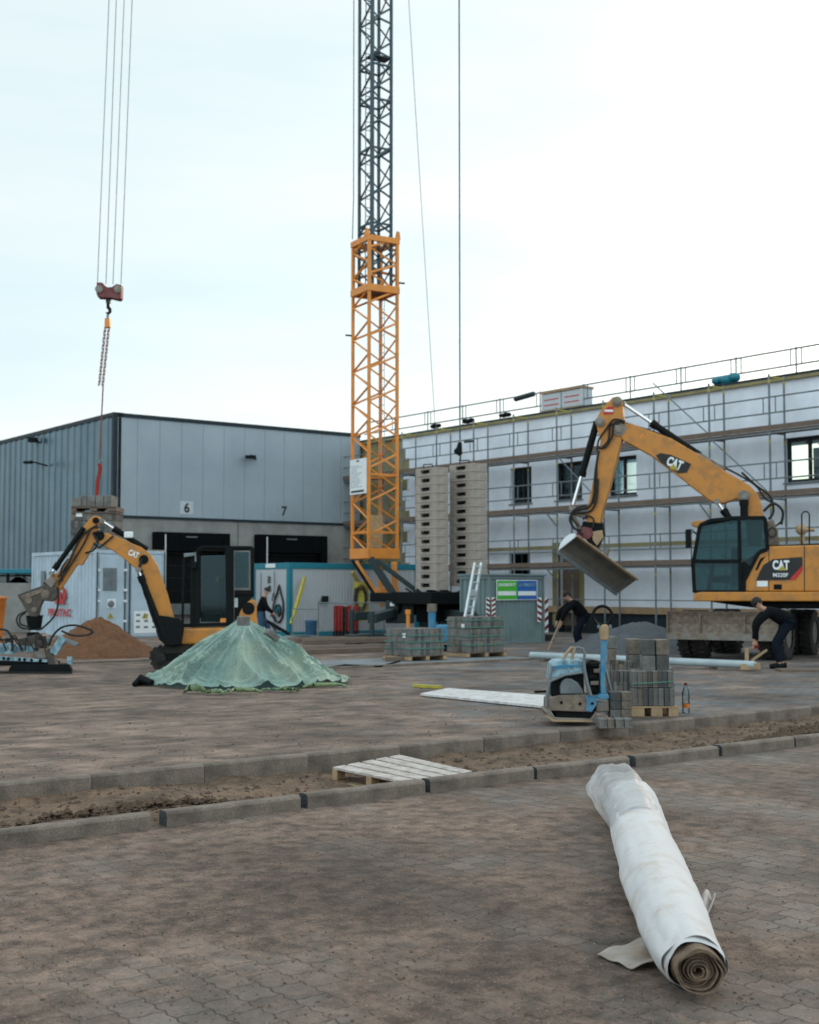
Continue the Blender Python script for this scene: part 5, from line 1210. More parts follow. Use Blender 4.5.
t3, h3 = person('worker in black bending down in front of the wheeled excavator with a red glove', wB, math.pi-.1, lean=1.1, scale=1.0, crouch=.0, arms=[(.45, .22, .92, .50, .16, .55), (.42, .2, .9, .42, .12, .50)], legs=[((.10, .47), (.0, 0)), ((.02, .46), (-.10, 0))], hair='hair')
MB().tube([h3[1]+UP*.04, h3[1]-UP*.05], [.045, .05], n=8).build('red_glove', M['red'], t3, smooth=50)

AZ = [0, 409.5, 10]      # azimuth of the machine's side plane, reference column and depth
def NV(d): return V((math.sin(AZ[0]), math.cos(AZ[0]), 0))*d
def TP(pts, Y):
    n = NV(1); p = D(AZ[1], 560, AZ[2])+n*(Y-AZ[2]); return [PL(x, y, p, n) for x, y in pts]
# ================================================================ WHEELED EXCAVATOR
EY = 29.2; AZ[:] = [math.atan((760-409.5)/FPX), 760, EY]; S8 = 749/139.0
def X8(pts, Y): return TP(Z(pts, 680, 490, S8), Y)
S6 = 819/289.0
def X6(pts, Y): return TP(Z(pts, 530, 380, S6), Y)
ctr = D(800, 600, 30.4)
ex = thing('wheeled_excavator', 'large yellow wheeled excavator with raised boom and wide bucket at the right', 'excavator', V((ctr.x, ctr.y, 0)))
CWY = 1.05
# house
body = [(342, 492), (375, 420), (405, 365), (440, 330), (480, 303), (749, 296), (1010, 300), (1050, 330), (1065, 420), (1060, 548), (345, 548)]
hb = MB().prism(X8(body, EY), NV(.75)).build('side_housing', M['yellow'], ex, bevel=.035, smooth=40)
sub(MB().prism(X8([(410, 488), (430, 440), (450, 403), (500, 373), (660, 360), (661, 420), (615, 484)], EY-.012), NV(.01)), 'dark_decal', M['ink'], hb)
sub(MB().prism(X8([(660, 405), (661, 432), (622, 484), (590, 484)], EY-.016), NV(.003)), 'red_decal', M['inkred'], hb)
a = X8([(499, 430)], EY-.018)[0]; b2 = X8([(592, 378)], EY-.018)[0]
sub(text_mb('CAT', a, b2-UP*(b2.z-a.z)-a, UP, b2.z-a.z, bold=.045, width=b2.x-a.x), 'lettering', M['signwhite'], hb)
sub(MB().prism(X8([(526, 433), (552, 408), (580, 433)], EY-.026), NV(.003)), 'yellow_triangle', M['tag_yellow'], hb)
a = X8([(502, 469)], EY-.018)[0]; b2 = X8([(585, 447)], EY-.018)[0]
sub(text_mb('M320F', a, b2-UP*(b2.z-a.z)-a, UP, b2.z-a.z, bold=.02, width=b2.x-a.x), 'lettering', M['signwhite'], hb)
sub(MB().prism(X8([(505, 508), (549, 508), (549, 536), (505, 536)], EY-.010), NV(.008)), 'latch', M['black'], hb)
sub(MB().prism(X8([(415, 490), (472, 490), (472, 520), (415, 520)], EY-.010), NV(.008)), 'sticker', M['signwhite'], hb)
sub(MB().prism(X8([(405, 432), (432, 370), (462, 356), (440, 385), (418, 430)], EY-.012), NV(.01)), 'air_intake', M['black'], hb)
sub(MB().prism(X8([(477, 310), (481, 310), (481, 548), (477, 548)], EY-.006), NV(.004)), 'panel_gap', M['ink'], hb)
sub(MB().prism(X8([(668, 300), (673, 300), (673, 548), (668, 548)], EY-.006), NV(.004)), 'panel_gap', M['ink'], hb)
MB().prism(X8([(470, 303), (749, 297), (1010, 301), (1045, 335), (1050, 548), (470, 548)], EY+.8), NV(1.6)).build('engine_housing', M['yellow'], ex, bevel=.04)
MB().prism(X8([(960, 330), (1075, 330), (1090, 420), (1075, 575), (960, 575)], EY-.05), NV(2.5)).build('counterweight', M['black'], ex, bevel=.06)
MB().prism(X8([(75, 557), (110, 549), (1060, 549), (1060, 600), (80, 600), (72, 590)], EY-.06), NV(2.5)).build('sill_frame', M['yellow'], ex, bevel=.03)
MB().prism(X8([(160, 602), (1000, 602), (940, 640), (430, 640)], EY+.4), NV(1.6)).build('turntable', M['black'], ex, bevel=.03)
MB().prism(X8([(480, 300), (749, 288), (1000, 296), (1000, 305), (480, 308)], EY+.3), NV(1.4)).build('top_deck', M['black'], ex, bevel=.01)
# cab
cabd = CWY
def pil(p0, p1, w=.09, Y=0, nm='cab_pillar'):
    a, b = X8([p0], EY+Y)[0], X8([p1], EY+Y)[0]; return MB().bar(a, b, w, w, up=V(NV(1)))
for Y in (.0, cabd):
    fr2 = MB()
    segs = [((78, 553), (70, 400)), ((70, 400), (107, 192)), ((325, 553), (318, 150)), ((345, 553), (345, 490)), ((345, 490), (425, 335)), ((425, 335), (472, 320)), ((472, 320), (458, 152)), ((107, 192), (160, 165)), ((160, 165), (300, 150)), ((300, 150), (458, 150)), ((78, 550), (345, 550)), ((75, 385), (325, 385))]
    for p, q in segs:
        a, b = X8([p], EY+Y)[0], X8([q], EY+Y)[0]; fr2.bar(a, b, .085, .085, up=V(NV(1)))
    cf = fr2.build('cab_frame', M['black'], ex, bevel=.01)
    m_ = MB().prism(X8([(85, 548), (78, 395), (320, 395), (322, 548)], EY+Y-.004), NV(.02)); sub(m_, 'lower_window', M['glass'], cf)
    m_ = MB().prism(X8([(78, 380), (112, 195), (312, 160), (320, 380)], EY+Y-.004), NV(.02)); sub(m_, 'door_window', M['glass'], cf)
    m_ = MB().prism(X8([(330, 380), (328, 160), (452, 158), (466, 318), (425, 332), (380, 410)], EY+Y-.004), NV(.02)); sub(m_, 'rear_window', M['glass'], cf)
    sub(MB().prism(X8([(325, 395), (425, 335), (345, 490), (345, 548), (325, 548)], EY+Y), NV(.03)), 'lower_panel', M['black'], cf)
MB().prism(X8([(100, 190), (165, 158), (300, 143), (462, 143), (464, 156), (300, 158), (165, 176), (108, 200)], EY-.03), NV(cabd+.1)).build('cab_roof', M['black'], ex, bevel=.015)
MB().add([X8([(72, 400)], EY)[0], X8([(72, 400)], EY+cabd)[0], X8([(109, 192)], EY+cabd)[0], X8([(109, 192)], EY)[0]], [(0, 1, 2, 3)]).build('windscreen', M['glass'], ex)
MB().prism(X8([(60, 175), (75, 168), (150, 163), (150, 178), (100, 200), (62, 190)], EY+.2), NV(.7)).build('sun_visor', M['yellow'], ex, bevel=.01)
MB().prism(X8([(85, 550), (470, 550), (470, 540), (85, 540)], EY+.05), NV(cabd-.1)).build('cab_floor', M['black'], ex)
st_ = MB(); a = X8([(240, 480)], EY+.55)[0]; st_.box(a, (.5, .5, .16)); st_.box(a+V((.28, 0, .35)), (.14, .46, .75)); st_.build('seat', M['black'], ex, bevel=.04)
cs = MB(); a = X8([(150, 470)], EY+.5)[0]; cs.bar(a-UP*.3, a+UP*.25+V((.12, 0, 0)), .08); cs.tube([a+V((.12, 0, .28))+V((.12*math.cos(q*.785), .17*math.sin(q*.785), .08*math.cos(q*.785))) for q in range(8)], .015, n=6, closed=True); cs.build('steering_console', M['black'], ex)
MB().box(X8([(290, 492)], EY+.2)[0], (.16, .02, .22)).build('info_card', M['teal'], ex); MB().box(X8([(230, 355)], EY+.3)[0], (.12, .02, .04)).build('display', M['hivis'], ex)
m_ = MB(); m_.tube(X8([(88, 240), (68, 215), (45, 213)], EY), .015, n=6); m_.tube(X8([(60, 215), (62, 400)], EY-.05), .012, n=6)
mo = m_.build('mirror_arm', M['black'], ex); sub(MB().box(X8([(43, 262)], EY)[0], (.10, .14, .42)), 'mirror', M['black'], mo, bevel=.02)
MB().tube(X8([(668, 300), (656, 285), (656, 130), (668, 117), (686, 117), (697, 130), (697, 290)], EY+.3), .018, n=6).build('handrail', M['black'], ex)
ep = MB(); ep.tube(X8([(660, 296), (658, 240)], EY+.8), .06, n=10); ep.ball(X8([(655, 213)], EY+.8)[0], .13, n=10, sz=(1.1, .8, 1)); ep.tube(X8([(680, 215), (725, 214)], EY+.8), .045, n=8); ep.build('exhaust', M['rawwood'], ex, smooth=50)
sp_ = MB().prism(X8([(470, 165), (505, 160), (525, 215), (538, 298), (470, 300)], EY+.9), NV(.3)).build('boom_side_plate', M['mgrey'], ex, bevel=.02)
sub(MB().tube([X8([(498+22*math.cos(q*.628), 228+26*math.sin(q*.628))], EY+.885)[0] for q in range(10)], .012, n=5, closed=True), 'round_mark', M['ink'], sp_)
# boom (behind the cab)
BY = EY+1.25
boom = [(255, 150), (262, 128), (280, 120), (330, 140), (400, 165), (480, 212), (560, 262), (622, 298), (645, 322), (655, 350), (662, 390), (655, 470), (618, 470), (610, 388), (606, 350), (585, 336), (548, 350), (525, 350), (508, 340), (470, 312), (420, 272), (340, 212), (262, 170)]
bo = MB().prism(X6(boom, BY-.2), NV(.4)).build('boom', M['yellow'], ex, bevel=.02, smooth=30)
sub(MB().prism(X6([(357, 213), (370, 207), (400, 212), (457, 238), (445, 262), (420, 265), (370, 232)], BY-.212), NV(.01)), 'dark_decal', M['ink'], bo)
dirb = (X6([(440, 250)], BY)[0]-X6([(380, 226)], BY)[0]); dirb.normalize(); dirn_ = NV(-1).cross(dirb)
a = X6([(384, 240)], BY-.218)[0]; b2 = X6([(426, 257)], BY-.218)[0]
sub(text_mb('CAT', a, dirb, dirn_, .23, bold=.045, width=(b2-a).length), 'lettering', M['signwhite'], bo)
sub(MB().prism(X6([(395, 250), (407, 237), (421, 258)], BY-.226), NV(.003)), 'yellow_triangle', M['tag_yellow'], bo)
sub(MB().prism(X6([(300, 185), (318, 150), (322, 152), (304, 188)], BY-.205), NV(.006)), 'weld_seam', M['orange'], bo)
sub(MB().prism(X6([(275, 150), (320, 168), (330, 185), (295, 172)], BY-.208), NV(.006)), 'gusset', M['yellow'], bo)
stick = [(187, 110), (200, 88), (217, 66), (234, 48), (250, 47), (262, 55), (264, 100), (270, 120), (262, 165), (246, 225), (225, 310), (207, 365), (199, 412), (160, 408), (165, 350), (180, 275), (196, 210), (200, 170), (190, 140)]
sk = MB().prism(X6(stick, BY-.16), NV(.32)).build('stick', M['yellow'], ex, bevel=.02, smooth=30)
sub(MB().prism(X6([(208, 88), (222, 75), (238, 76), (236, 96), (210, 98)], BY-.172), NV(.01)), 'red_decal', M['inkred'], sk)
sub(MB().prism(X6([(212, 84), (236, 84), (236, 90), (210, 90)], BY-.178), NV(.005)), 'white_decal', M['signwhite'], sk)
for (x, y, r) in ((252, 138, .17), (247, 60, .12), (198, 118, .12)):
    sub(MB().lathe(X6([(x, y)], BY-.22)[0], V(NV(1)), [(r*.55, -.02), (r*.6, 0), (r, .01), (r, .44), (r*.6, .46)], n=18), 'pivot', M['steel'], sk)
def cyl(p0, p1, split, r, Y, nm='cylinder', root=ex, X=X6, rodfirst=True, seal=True):
    a = X([p0], Y)[0]; b = X([p1], Y)[0]; m = a.lerp(b, split)
    if rodfirst: ra, rb, ba, bb = a, m, m, b
    else: ra, rb, ba, bb = m, b, a, m
    o = MB().tube([ba, bb], r, n=14).build(nm, M['black'], root, smooth=40)
    sub(MB().tube([ra, rb], r*.5, n=12), 'rod', M['chrome'], o, smooth=40)
    e = (rb if rodfirst else ra); d = (bb-ba).normalized(); sub(MB().tube([e-d*.05, e+d*.08], r*1.2, n=14), 'gland', M['black'], o, smooth=40)
    sub(MB().lathe(ra if rodfirst else rb, V(NV(1)), [(r*.9, -.09), (r*.9, .09)], n=12), 'eye', M['steel'], o); return o
cyl((262, 66), (482, 214), .40, .085, BY)
cyl((190, 118), (120, 362), .60, .085, BY, rodfirst=False)
cyl((530, 345), (575, 405), .45, .08, EY+1.0); cyl((606, 328), (607, 400), .25, .09, EY+.95)
MB().lathe(X6([(606, 327)], EY+.9)[0], V(NV(1)), [(.12, 0), (.12, .12), (.06, .13)], n=18).build('pin_cap', M['galv'], ex, smooth=40)
# linkage, hoses
MB().prism(X6([(112, 365), (128, 360), (160, 378), (160, 395), (128, 385), (118, 398)], BY-.12), NV(.24)).build('linkage', M['steel'], ex, bevel=.015)
MB().prism(X6([(112, 372), (126, 378), (150, 425), (140, 438)], BY-.15), NV(.06)).build('linkage', M['steel'], ex, bevel=.01)
MB().prism(X6([(150, 400), (205, 405), (210, 440), (190, 475), (165, 460), (140, 432)], BY-.17), NV(.34)).build('tilt_rotator', M['black'], ex, bevel=.02)
MB().prism(X6([(130, 435), (150, 415), (175, 420), (180, 440), (165, 452), (135, 445)], BY-.2), NV(.38)).build('coupler', M['darkred'], ex, bevel=.015)
MB().prism(X6([(175, 430), (205, 425), (208, 445), (190, 470), (178, 455)], BY-.19), NV(.36)).build('coupler_jaw', M['rawwood'], ex, bevel=.015)
def hose(pts, r=.025, Y=BY-.22, X=X6, root=ex):
    P_ = X(pts, Y); Q = []
    for i in range(len(P_)-1):      # Catmull-Rom
        p0 = P_[max(i-1, 0)]; p1 = P_[i]; p2 = P_[i+1]; p3 = P_[min(i+2, len(P_)-1)]
        for k in range(6):
            t = k/6; Q.append(.5*((2*p1)+(p2-p0)*t+(2*p0-5*p1+4*p2-p3)*t*t+(3*p1-p0-3*p2+p3)*t**3))
    Q.append(P_[-1]); return MB().tube(Q, r, n=6).build('hose', M['rubber'], root, smooth=60)
hose([(270, 118), (238, 112), (215, 140), (195, 170), (190, 200)]); hose([(268, 122), (240, 120), (232, 160), (214, 190), (192, 192)]); hose([(255, 125), (228, 128), (222, 170), (200, 195)])
hose([(195, 200), (185, 260), (180, 330), (165, 360), (125, 372), (113, 395), (125, 420), (145, 425)], .03); hose([(193, 280), (188, 340), (170, 372), (120, 380), (118, 410), (150, 438)], .028); hose([(160, 355), (130, 365), (116, 385), (138, 415)], .03)
hose([(190, 215), (188, 300), (180, 350)], .018); hose([(150, 395), (165, 385), (180, 395), (178, 420)], .025)
for dy in (0, .07, .14): hose([(272, 122+dy*20), (400, 165+dy*10), (500, 222), (590, 268), (640, 300), (665, 335), (690, 348), (712, 365), (716, 395), (695, 415)], .025, BY-.05+dy)
hose([(600, 262), (640, 298), (680, 330), (690, 372), (676, 395)], .03, BY-.1); hose([(662, 372), (690, 350), (716, 372), (712, 410)], .035, BY-.15)
MB().prism(X6([(470, 205), (492, 210), (555, 250), (540, 258), (480, 222)], BY-.1), NV(.2)).build('pipe_block', M['steel'], ex, bevel=.01)
# bucket: wide grading bucket hanging tilted
M['bucketsteel'] = mat('dark_worn_bucket_steel', (.15, .135, .115), .6, metal=.2, col2=(.075, .062, .05), nscale=3, bump=.2)
A0 = X6([(112, 466)], BY-.45)[0]; wv = V((1.43, .80, -.94)); 
wl = 2.05; wv = wv.normalized()
e1 = (UP-wv*UP.dot(wv)).normalized(); e2 = wv.cross(e1)       # e1 up-ish, e2 away/left
if e2.y < 0: e2 = -e2
prof_o = [(.36, -.10), (.40, .10), (.34, .34), (.18, .52), (-.05, .60), (-.30, .52)]     # (e1,e2) back shell, opening to the lower front
bu = MB(); 
def bp_(q, k, w): return A0+wv*w+e1*q[0]*k+e2*q[1]*k
shell = [(q[0]*.74, q[1]*.74) for q in [(.30, -.22), (.40, -.05), (.40, .18), (.28, .40), (.05, .50), (-.22, .44)]]
inn = [(a*.93-.005, b*.93) for a, b in shell]
loop = shell+inn[::-1]
bu.prism([bp_(q, 1, 0) for q in loop], wv*wl)
bk = bu.build('bucket', M['bucketsteel'], ex, bevel=.006)
for w in (-.02, wl): sub(MB().prism([bp_(q, 1.0, w) for q in shell], wv*.02), 'end_plate', M['alu'] if w < 0 else M['steel'], bk)
sub(MB().bar(bp_((.22, -.17), 1, -.02), bp_((.22, -.17), 1, wl+.02), .12, .03, up=e1), 'top_lip', M['rawwood'], bk)
sub(MB().bar(bp_((-.17, .33), 1, 0), bp_((-.17, .33), 1, wl), .03, .16, up=e1), 'cutting_edge', M['galv'], bk)
for w in (wl*.38, wl*.52): sub(MB().prism([bp_(q, 1, w) for q in ((.28, -.04), (.50, 0), (.55, .12), (.29, .15))], wv*.05), 'hanger', M['steel'], bk)
# undercarriage
uc = math.radians(-120); uf = V((math.cos(uc), math.sin(uc), 0)); ul = V((-uf.y, uf.x, 0)); U0 = D(725, 625, 28.9); U0 = V((U0.x, U0.y, 0))-uf*2.05
def wheel(c, ax, R=.52, Wd=.28, root=ex, lugs=22):
    prof = [(R*.56, -Wd/2), (R*.85, -Wd/2), (R*.97, -Wd*.42), (R, -Wd*.2), (R, Wd*.2), (R*.97, Wd*.42), (R*.85, Wd/2), (R*.56, Wd/2)]
    w_ = MB().lathe(c, ax, prof, n=36, cap=False)
    a = UP; b = ax.cross(a)
    for k in range(lugs):
        t = 2*math.pi*k/lugs; rd = a*math.cos(t)+b*math.sin(t); tg = -a*math.sin(t)+b*math.cos(t)
        for sd_ in (1, -1): w_.obox(c+rd*(R-.01)+tg*(-.035 if sd_ > 0 else .04)+ax*(.0 if sd_ > 0 else -Wd*.48), ax*Wd*.48, tg*.055, rd*.04)
    o = w_.build('tyre', M['rubber'], root, smooth=30)
    sub(MB().lathe(c, ax, [(R*.56, -Wd*.4), (R*.5, -Wd*.36), (R*.46, -Wd*.05), (R*.2, -.02), (R*.2, Wd*.05), (R*.46, Wd*.05), (R*.5, Wd*.36), (R*.56, Wd*.4)], n=24), 'rim', M['steel'], o, smooth=40); return o
for fwd in (1.25, -1.25):
    for sd_ in (1, -1):
        for k in (0, .31): wheel(U0+uf*fwd+ul*sd_*(1.08-k)+UP*.54, ul*sd_)
    MB().bar(U0+uf*fwd-ul*.8+UP*.54, U0+uf*fwd+ul*.8+UP*.54, .22, .24).build('axle', M['black'], ex, bevel=.03)
MB().obox(U0-uf*1.5-ul*.45+UP*.6, uf*3.0, ul*.9, UP*.42).build('chassis', M['black'], ex, bevel=.04)
MB().obox(U0-ul*.95-uf*.5+UP*.55, uf*1.0, ul*1.9, UP*.45).build('step_box', M['black'], ex, bevel=.04)
# blade: traced extent x 671..760, y 612..638 at its own depth
BLc = U0+uf*2.05; bm_ = MB(); 
def blp(w, f_, z): return BLc+ul*w+uf*f_+UP*(z+.05)
pr = [(.06, .42), (.0, .55), (-.02, .75), (.02, .92), (.08, 1.03), (.13, 1.03), (.07, .92), (.03, .75), (.05, .56), (.11, .42)]
bl = MB().prism([blp(-1.27, a, z) for a, z in pr], ul*2.54).build('dozer_blade', M['mgrey'], ex, bevel=.006)
sub(MB().obox(blp(-1.27, .115, .40), ul*2.54, uf*.02, UP*.14), 'blade_edge', M['steel'], bl)
for w in (-1.29, 1.27): sub(MB().obox(blp(w, -.05, .40), ul*.02, uf*.2, UP*.64), 'side_plate', M['mgrey'], bl)
for w in (-.55, .45): sub(MB().obox(blp(w, .06, .55), ul*.03, uf*.07, UP*.42), 'rib', M['mgrey'], bl)
for w in (-.5, .4): MB().bar(blp(w, 0, .62), blp(w, -.75, .72), .12).build('blade_arm', M['black'], ex, bevel=.01)

# ================================================================ MINI EXCAVATOR
M['darksteel'] = mat('greasy_dark_steel', (.035, .032, .028), .5, col2=(.10, .075, .055), nscale=7, namt=.8, bump=.3)
MY_ = 25.3; AZ[:] = [math.atan((215-409.5)/FPX), 215, MY_]
S1 = 706/200.0; Sm = 6.4
def XA(pts, Y): return TP(Z(pts, 0, 400, S1), Y)
def XB(pts, Y): return TP(Z(pts, 150, 530, Sm), Y)
c0 = D(212, 640, 26.0); mx_ = thing('compact_excavator', 'small yellow tracked excavator with black cab behind the green heap', 'excavator', V((c0.x, c0.y, 0)))
mb_ = MB().prism(XB([(160, 632), (430, 624), (640, 622), (680, 600), (682, 730), (160, 735), (155, 690)], MY_-.05), NV(1.55)).build('house', M['yellow'], mx_, bevel=.04)
cw = MB().prism(XB([(560, 575), (575, 528), (600, 482), (635, 452), (662, 445), (683, 452), (686, 622), (560, 622)], MY_-.08), NV(1.6)).build('counterweight', M['yellow'], mx_, bevel=.04)
sub(MB().lathe(XB([(630, 502)], MY_-.085)[0], V(NV(-1)), [(.12, 0), (.12, .012)], n=16), 'vent_hole', M['black'], cw)
MB().prism(XB([(190, 735), (560, 735), (520, 760), (230, 760)], MY_+.3), NV(.9)).build('turntable', M['black'], mx_)
for Y in (MY_-.12, MY_+1.2):
    tk = [(0, 800), (15, 770), (50, 748), (300, 738), (600, 738), (640, 760), (655, 800), (640, 860), (600, 885), (50, 893), (15, 870)]
    P_ = XB(tk, Y); tr_ = MB().prism(P_, NV(.38))
    n = len(P_); 
    for i in range(n):
        a, b = P_[i], P_[(i+1) % n]; L_ = (b-a).length; k_ = max(1, int(L_/.09)); d = (b-a).normalized(); nn = NV(1).cross(d)
        cen = sum((q for q in P_), V(NV(0)))/n
        if nn.dot(a-cen) < 0: nn = -nn
        for k in range(k_): q = a.lerp(b, (k+.2)/k_); tr_.obox(q+V(NV(-.005)), d*.045, V(NV(.39)), nn*.028)
    o = tr_.build('track', M['rubber'], mx_, bevel=0)
    for (x, y, r) in ((66, 822, .105), (600, 815, .105), (170, 855, .08), (270, 857, .08), (370, 857, .08), (470, 857, .08)):
        sub(MB().lathe(XB([(x, y)], Y-.01)[0], V(NV(-1)), [(r, 0), (r, .03), (r*.5, .05)], n=16), 'roller', M['rubber'], o, smooth=40)
    sub(MB().prism(XB([(90, 790), (560, 780), (560, 830), (90, 840)], Y-.008), NV(.01)), 'track_frame', M['black'], o)
# cab
for Y in (0, .95):
    fr2 = MB()
    for p, q, w in (((218, 168), (208, 600), .05), ((270, 190), (268, 612), .07), ((305, 130), (270, 190), .06), ((325, 112), (655, 112), .06), ((500, 115), (505, 600), .11), ((655, 112), (655, 430), .07), ((655, 400), (545, 400), .09), ((640, 425), (560, 560), .08), ((205, 612), (540, 600), .07), ((305, 130), (325, 112), .05), ((520, 120), (520, 600), .10)):
        a, b = XB([p], MY_+Y)[0], XB([q], MY_+Y)[0]; fr2.bar(a, b, w, w, up=V(NV(1)))
    cf = fr2.build('cab_frame', M['black'], mx_, bevel=.008)
    sub(MB().prism(XB([(325, 165), (490, 160), (492, 588), (325, 588)], MY_+Y-.01), NV(.015)), 'door_window', M['glass'], cf)
    sub(MB().prism(XB([(540, 140), (632, 140), (632, 370), (542, 370)], MY_+Y-.01), NV(.015)), 'rear_window', M['glass'], cf)
    sub(MB().prism(XB([(275, 185), (320, 150), (320, 600), (275, 605)], MY_+Y-.012), NV(.02)), 'door_edge', M['black'], cf)
    sub(MB().prism(XB([(540, 385), (655, 385), (655, 425), (560, 560), (540, 590)], MY_+Y-.012), NV(.02)), 'lower_panel', M['black'], cf)
MB().prism(XB([(300, 135), (325, 106), (655, 108), (658, 122), (330, 124)], MY_-.03), NV(1.02)).build('cab_roof', M['black'], mx_, bevel=.01)
MB().add([XB([(218, 170)], MY_+.02)[0], XB([(208, 600)], MY_+.02)[0], XB([(208, 600)], MY_+.93)[0], XB([(218, 170)], MY_+.93)[0]], [(0, 1, 2, 3)]).build('windscreen', M['glass'], mx_)
MB().prism(XB([(215, 150), (295, 143), (298, 200), (285, 215), (285, 165), (218, 175)], MY_-.08), NV(.06)).build('work_light_bracket', M['galv'], mx_, bevel=.01)
MB().box(XB([(285, 225)], MY_-.08)[0], (.10, .10, .14)).build('work_light', M['black'], mx_, bevel=.02)
a = XB([(400, 500)], MY_+.48)[0]; MB().box(a, (.42, .42, .14)).box(a+V((.22, 0, .32)), (.12, .4, .6)).build('seat', M['black'], mx_, bevel=.04)
MB().bar(XB([(330, 560)], MY_+.4)[0], XB([(330, 440)], MY_+.4)[0], .1).build('control_column', M['black'], mx_)
MB().box(XB([(430, 312)], MY_+.6)[0], (.07, .02, .11)).build('yellow_tag', M['tag_yellow'], mx_); MB().box(XB([(551, 465)], MY_-.02)[0], (.07, .01, .18)).build('sticker', M['hivis'], mx_)
MB().box(XB([(470, 580)], MY_-.02)[0], (.12, .01, .09)).build('sticker', M['orange'], mx_)
# boom, stick
QY = MY_-.15
bm2 = [(347, 478), (352, 468), (380, 470), (430, 490), (500, 520), (532, 545), (556, 585), (590, 680), (612, 760), (628, 800), (636, 862), (590, 866), (562, 800), (540, 745), (515, 672), (496, 622), (478, 596), (440, 562), (395, 530), (350, 508)]
b3 = MB().prism(XA(bm2, QY-.10), NV(.20)).build('boom', M['yellow'], mx_, bevel=.015, smooth=30)
d1 = (XA([(490, 548)], QY)[0]-XA([(452, 532)], QY)[0]); d1.normalize(); a = XA([(450, 546)], QY-.108)[0]
sub(text_mb('CAT', a, d1, NV(-1).cross(d1), .12, bold=.045, width=.20), 'lettering', M['signwhite'], b3)
sub(MB().lathe(XA([(507, 563)], QY-.12)[0], V(NV(1)), [(.09, -.01), (.09, .24)], n=16), 'pivot', M['black'], b3)
st2 = [(300, 440), (318, 418), (332, 409), (352, 412), (358, 428), (345, 445), (355, 475), (340, 500), (322, 525), (304, 560), (290, 583), (272, 582), (240, 630), (215, 668), (195, 690), (168, 690), (158, 640), (175, 622), (205, 610), (240, 565), (262, 520), (282, 470)]
s4 = MB().prism(XA(st2, QY-.09), NV(.18)).build('stick', M['yellow'], mx_, bevel=.012, smooth=30)
for (x, y, r) in ((350, 478, .10), (338, 425, .06), (170, 650, .09)): sub(MB().lathe(XA([(x, y)], QY-.12)[0], V(NV(1)), [(r*.8, -.01), (r, 0), (r, .24), (r*.8, .25)], n=16), 'pivot', M['black'], s4)
cyl((360, 428), (520, 528), .30, .055, QY-.02, root=mx_, X=XA); cyl((296, 450), (182, 612), .84, .05, QY-.13, root=mx_, X=XA, rodfirst=False)
cyl((488, 600), (582, 842), .12, .06, QY-.16, root=mx_, X=XA)
h_ = lambda pts, r=.02: hose(pts, r, QY-.14, XA, mx_)
h_([(345, 440), (310, 462), (290, 480), (262, 530), (240, 580), (205, 625)]); h_([(350, 450), (322, 455), (300, 500), (270, 550), (225, 620), (205, 640)]); h_([(360, 465), (330, 470), (345, 500), (330, 530), (300, 540)])
h_([(400, 480), (370, 505), (350, 520), (330, 505)]); h_([(500, 600), (510, 680), (545, 760), (560, 830), (585, 860)], .03); h_([(500, 560), (490, 610), (505, 650), (530, 740), (552, 800)], .03)
h_([(240, 560), (215, 600), (222, 640)], .015); h_([(260, 540), (232, 600), (205, 655)], .015)
MB().prism(XA([(562, 760), (630, 770), (650, 800), (640, 865), (590, 870), (560, 845)], QY-.2), NV(.4)).build('swing_post', M['black'], mx_, bevel=.02)
MB().box(XA([(454, 476)], QY-.05)[0], (.16, .12, .12)).build('boom_lamp', M['signwhite'], mx_, bevel=.02)
# quick coupler + rotator head
MB().prism(XA([(60, 688), (100, 672), (150, 655), (165, 640), (198, 655), (205, 690), (185, 712), (150, 708), (140, 730), (132, 765), (108, 765), (90, 740)], QY-.16), NV(.32)).build('quick_coupler', M['darksteel'], mx_, bevel=.015)
for (x, y, r) in ((100, 705, .07), (160, 685, .08), (120, 740, .05)): MB().lathe(XA([(x, y)], QY-.18)[0], NV(1), [(r, 0), (r, .36)], n=14).build('coupler_pin', M['mgrey'], mx_)
MB().prism(XA([(70, 692), (150, 664), (156, 676), (80, 706)], QY-.185), NV(.02)).build('coupler_plate', M['mgrey'], mx_, bevel=.005)
MB().prism(XA([(155, 640), (185, 620), (200, 640), (180, 665)], QY-.18), NV(.36)).build('linkage', M['steel'], mx_, bevel=.01)
MB().tube(XA([(122, 760), (122, 812)], QY), [.16, .12], n=12).build('rotator', M['black'], mx_)
hose([(95, 745), (65, 760), (60, 785), (78, 805), (105, 806)], .018, QY-.1, XA, mx_); hose([(90, 752), (72, 765), (72, 790), (100, 800)], .018, QY-.1, XA, mx_)
hose([(205, 660), (205, 720), (190, 765), (150, 805), (128, 812)], .02, QY-.15, XA, mx_)
# ---- laying clamp (hangs from the rotator, stands near the ground)
S0 = 8.19
def XC(pts, Y): return T(Z(pts, 0, 590, S0), Y)
LY = 24.9
cl = thing('laying_clamp', 'pale blue hydraulic paver laying clamp standing on the ground at the left edge', 'laying clamp', V((D(35, 650, LY).x, LY, 0)))
fm = MB().prism(XC([(-260, 520), (385, 572), (385, 592), (-260, 565)], LY-.45), (0, .04, 0)).build('side_beam', M['mpale'], cl, bevel=.004)
for x in (-180, -60, 30, 68, 160, 200, 258, 330): sub(MB().lathe(XC([(x, 530+(x+260)*.06)], LY-.457)[0]+UP*-.03, V((0, 1, 0)), [(.03, 0), (.03, .005)], n=10), 'bolt_hole', M['black'], fm)
MB().prism(XC([(-260, 520), (385, 572), (385, 600), (-260, 572)], LY+.35), (0, .04, 0)).build('side_beam', M['mpale'], cl, bevel=.004)
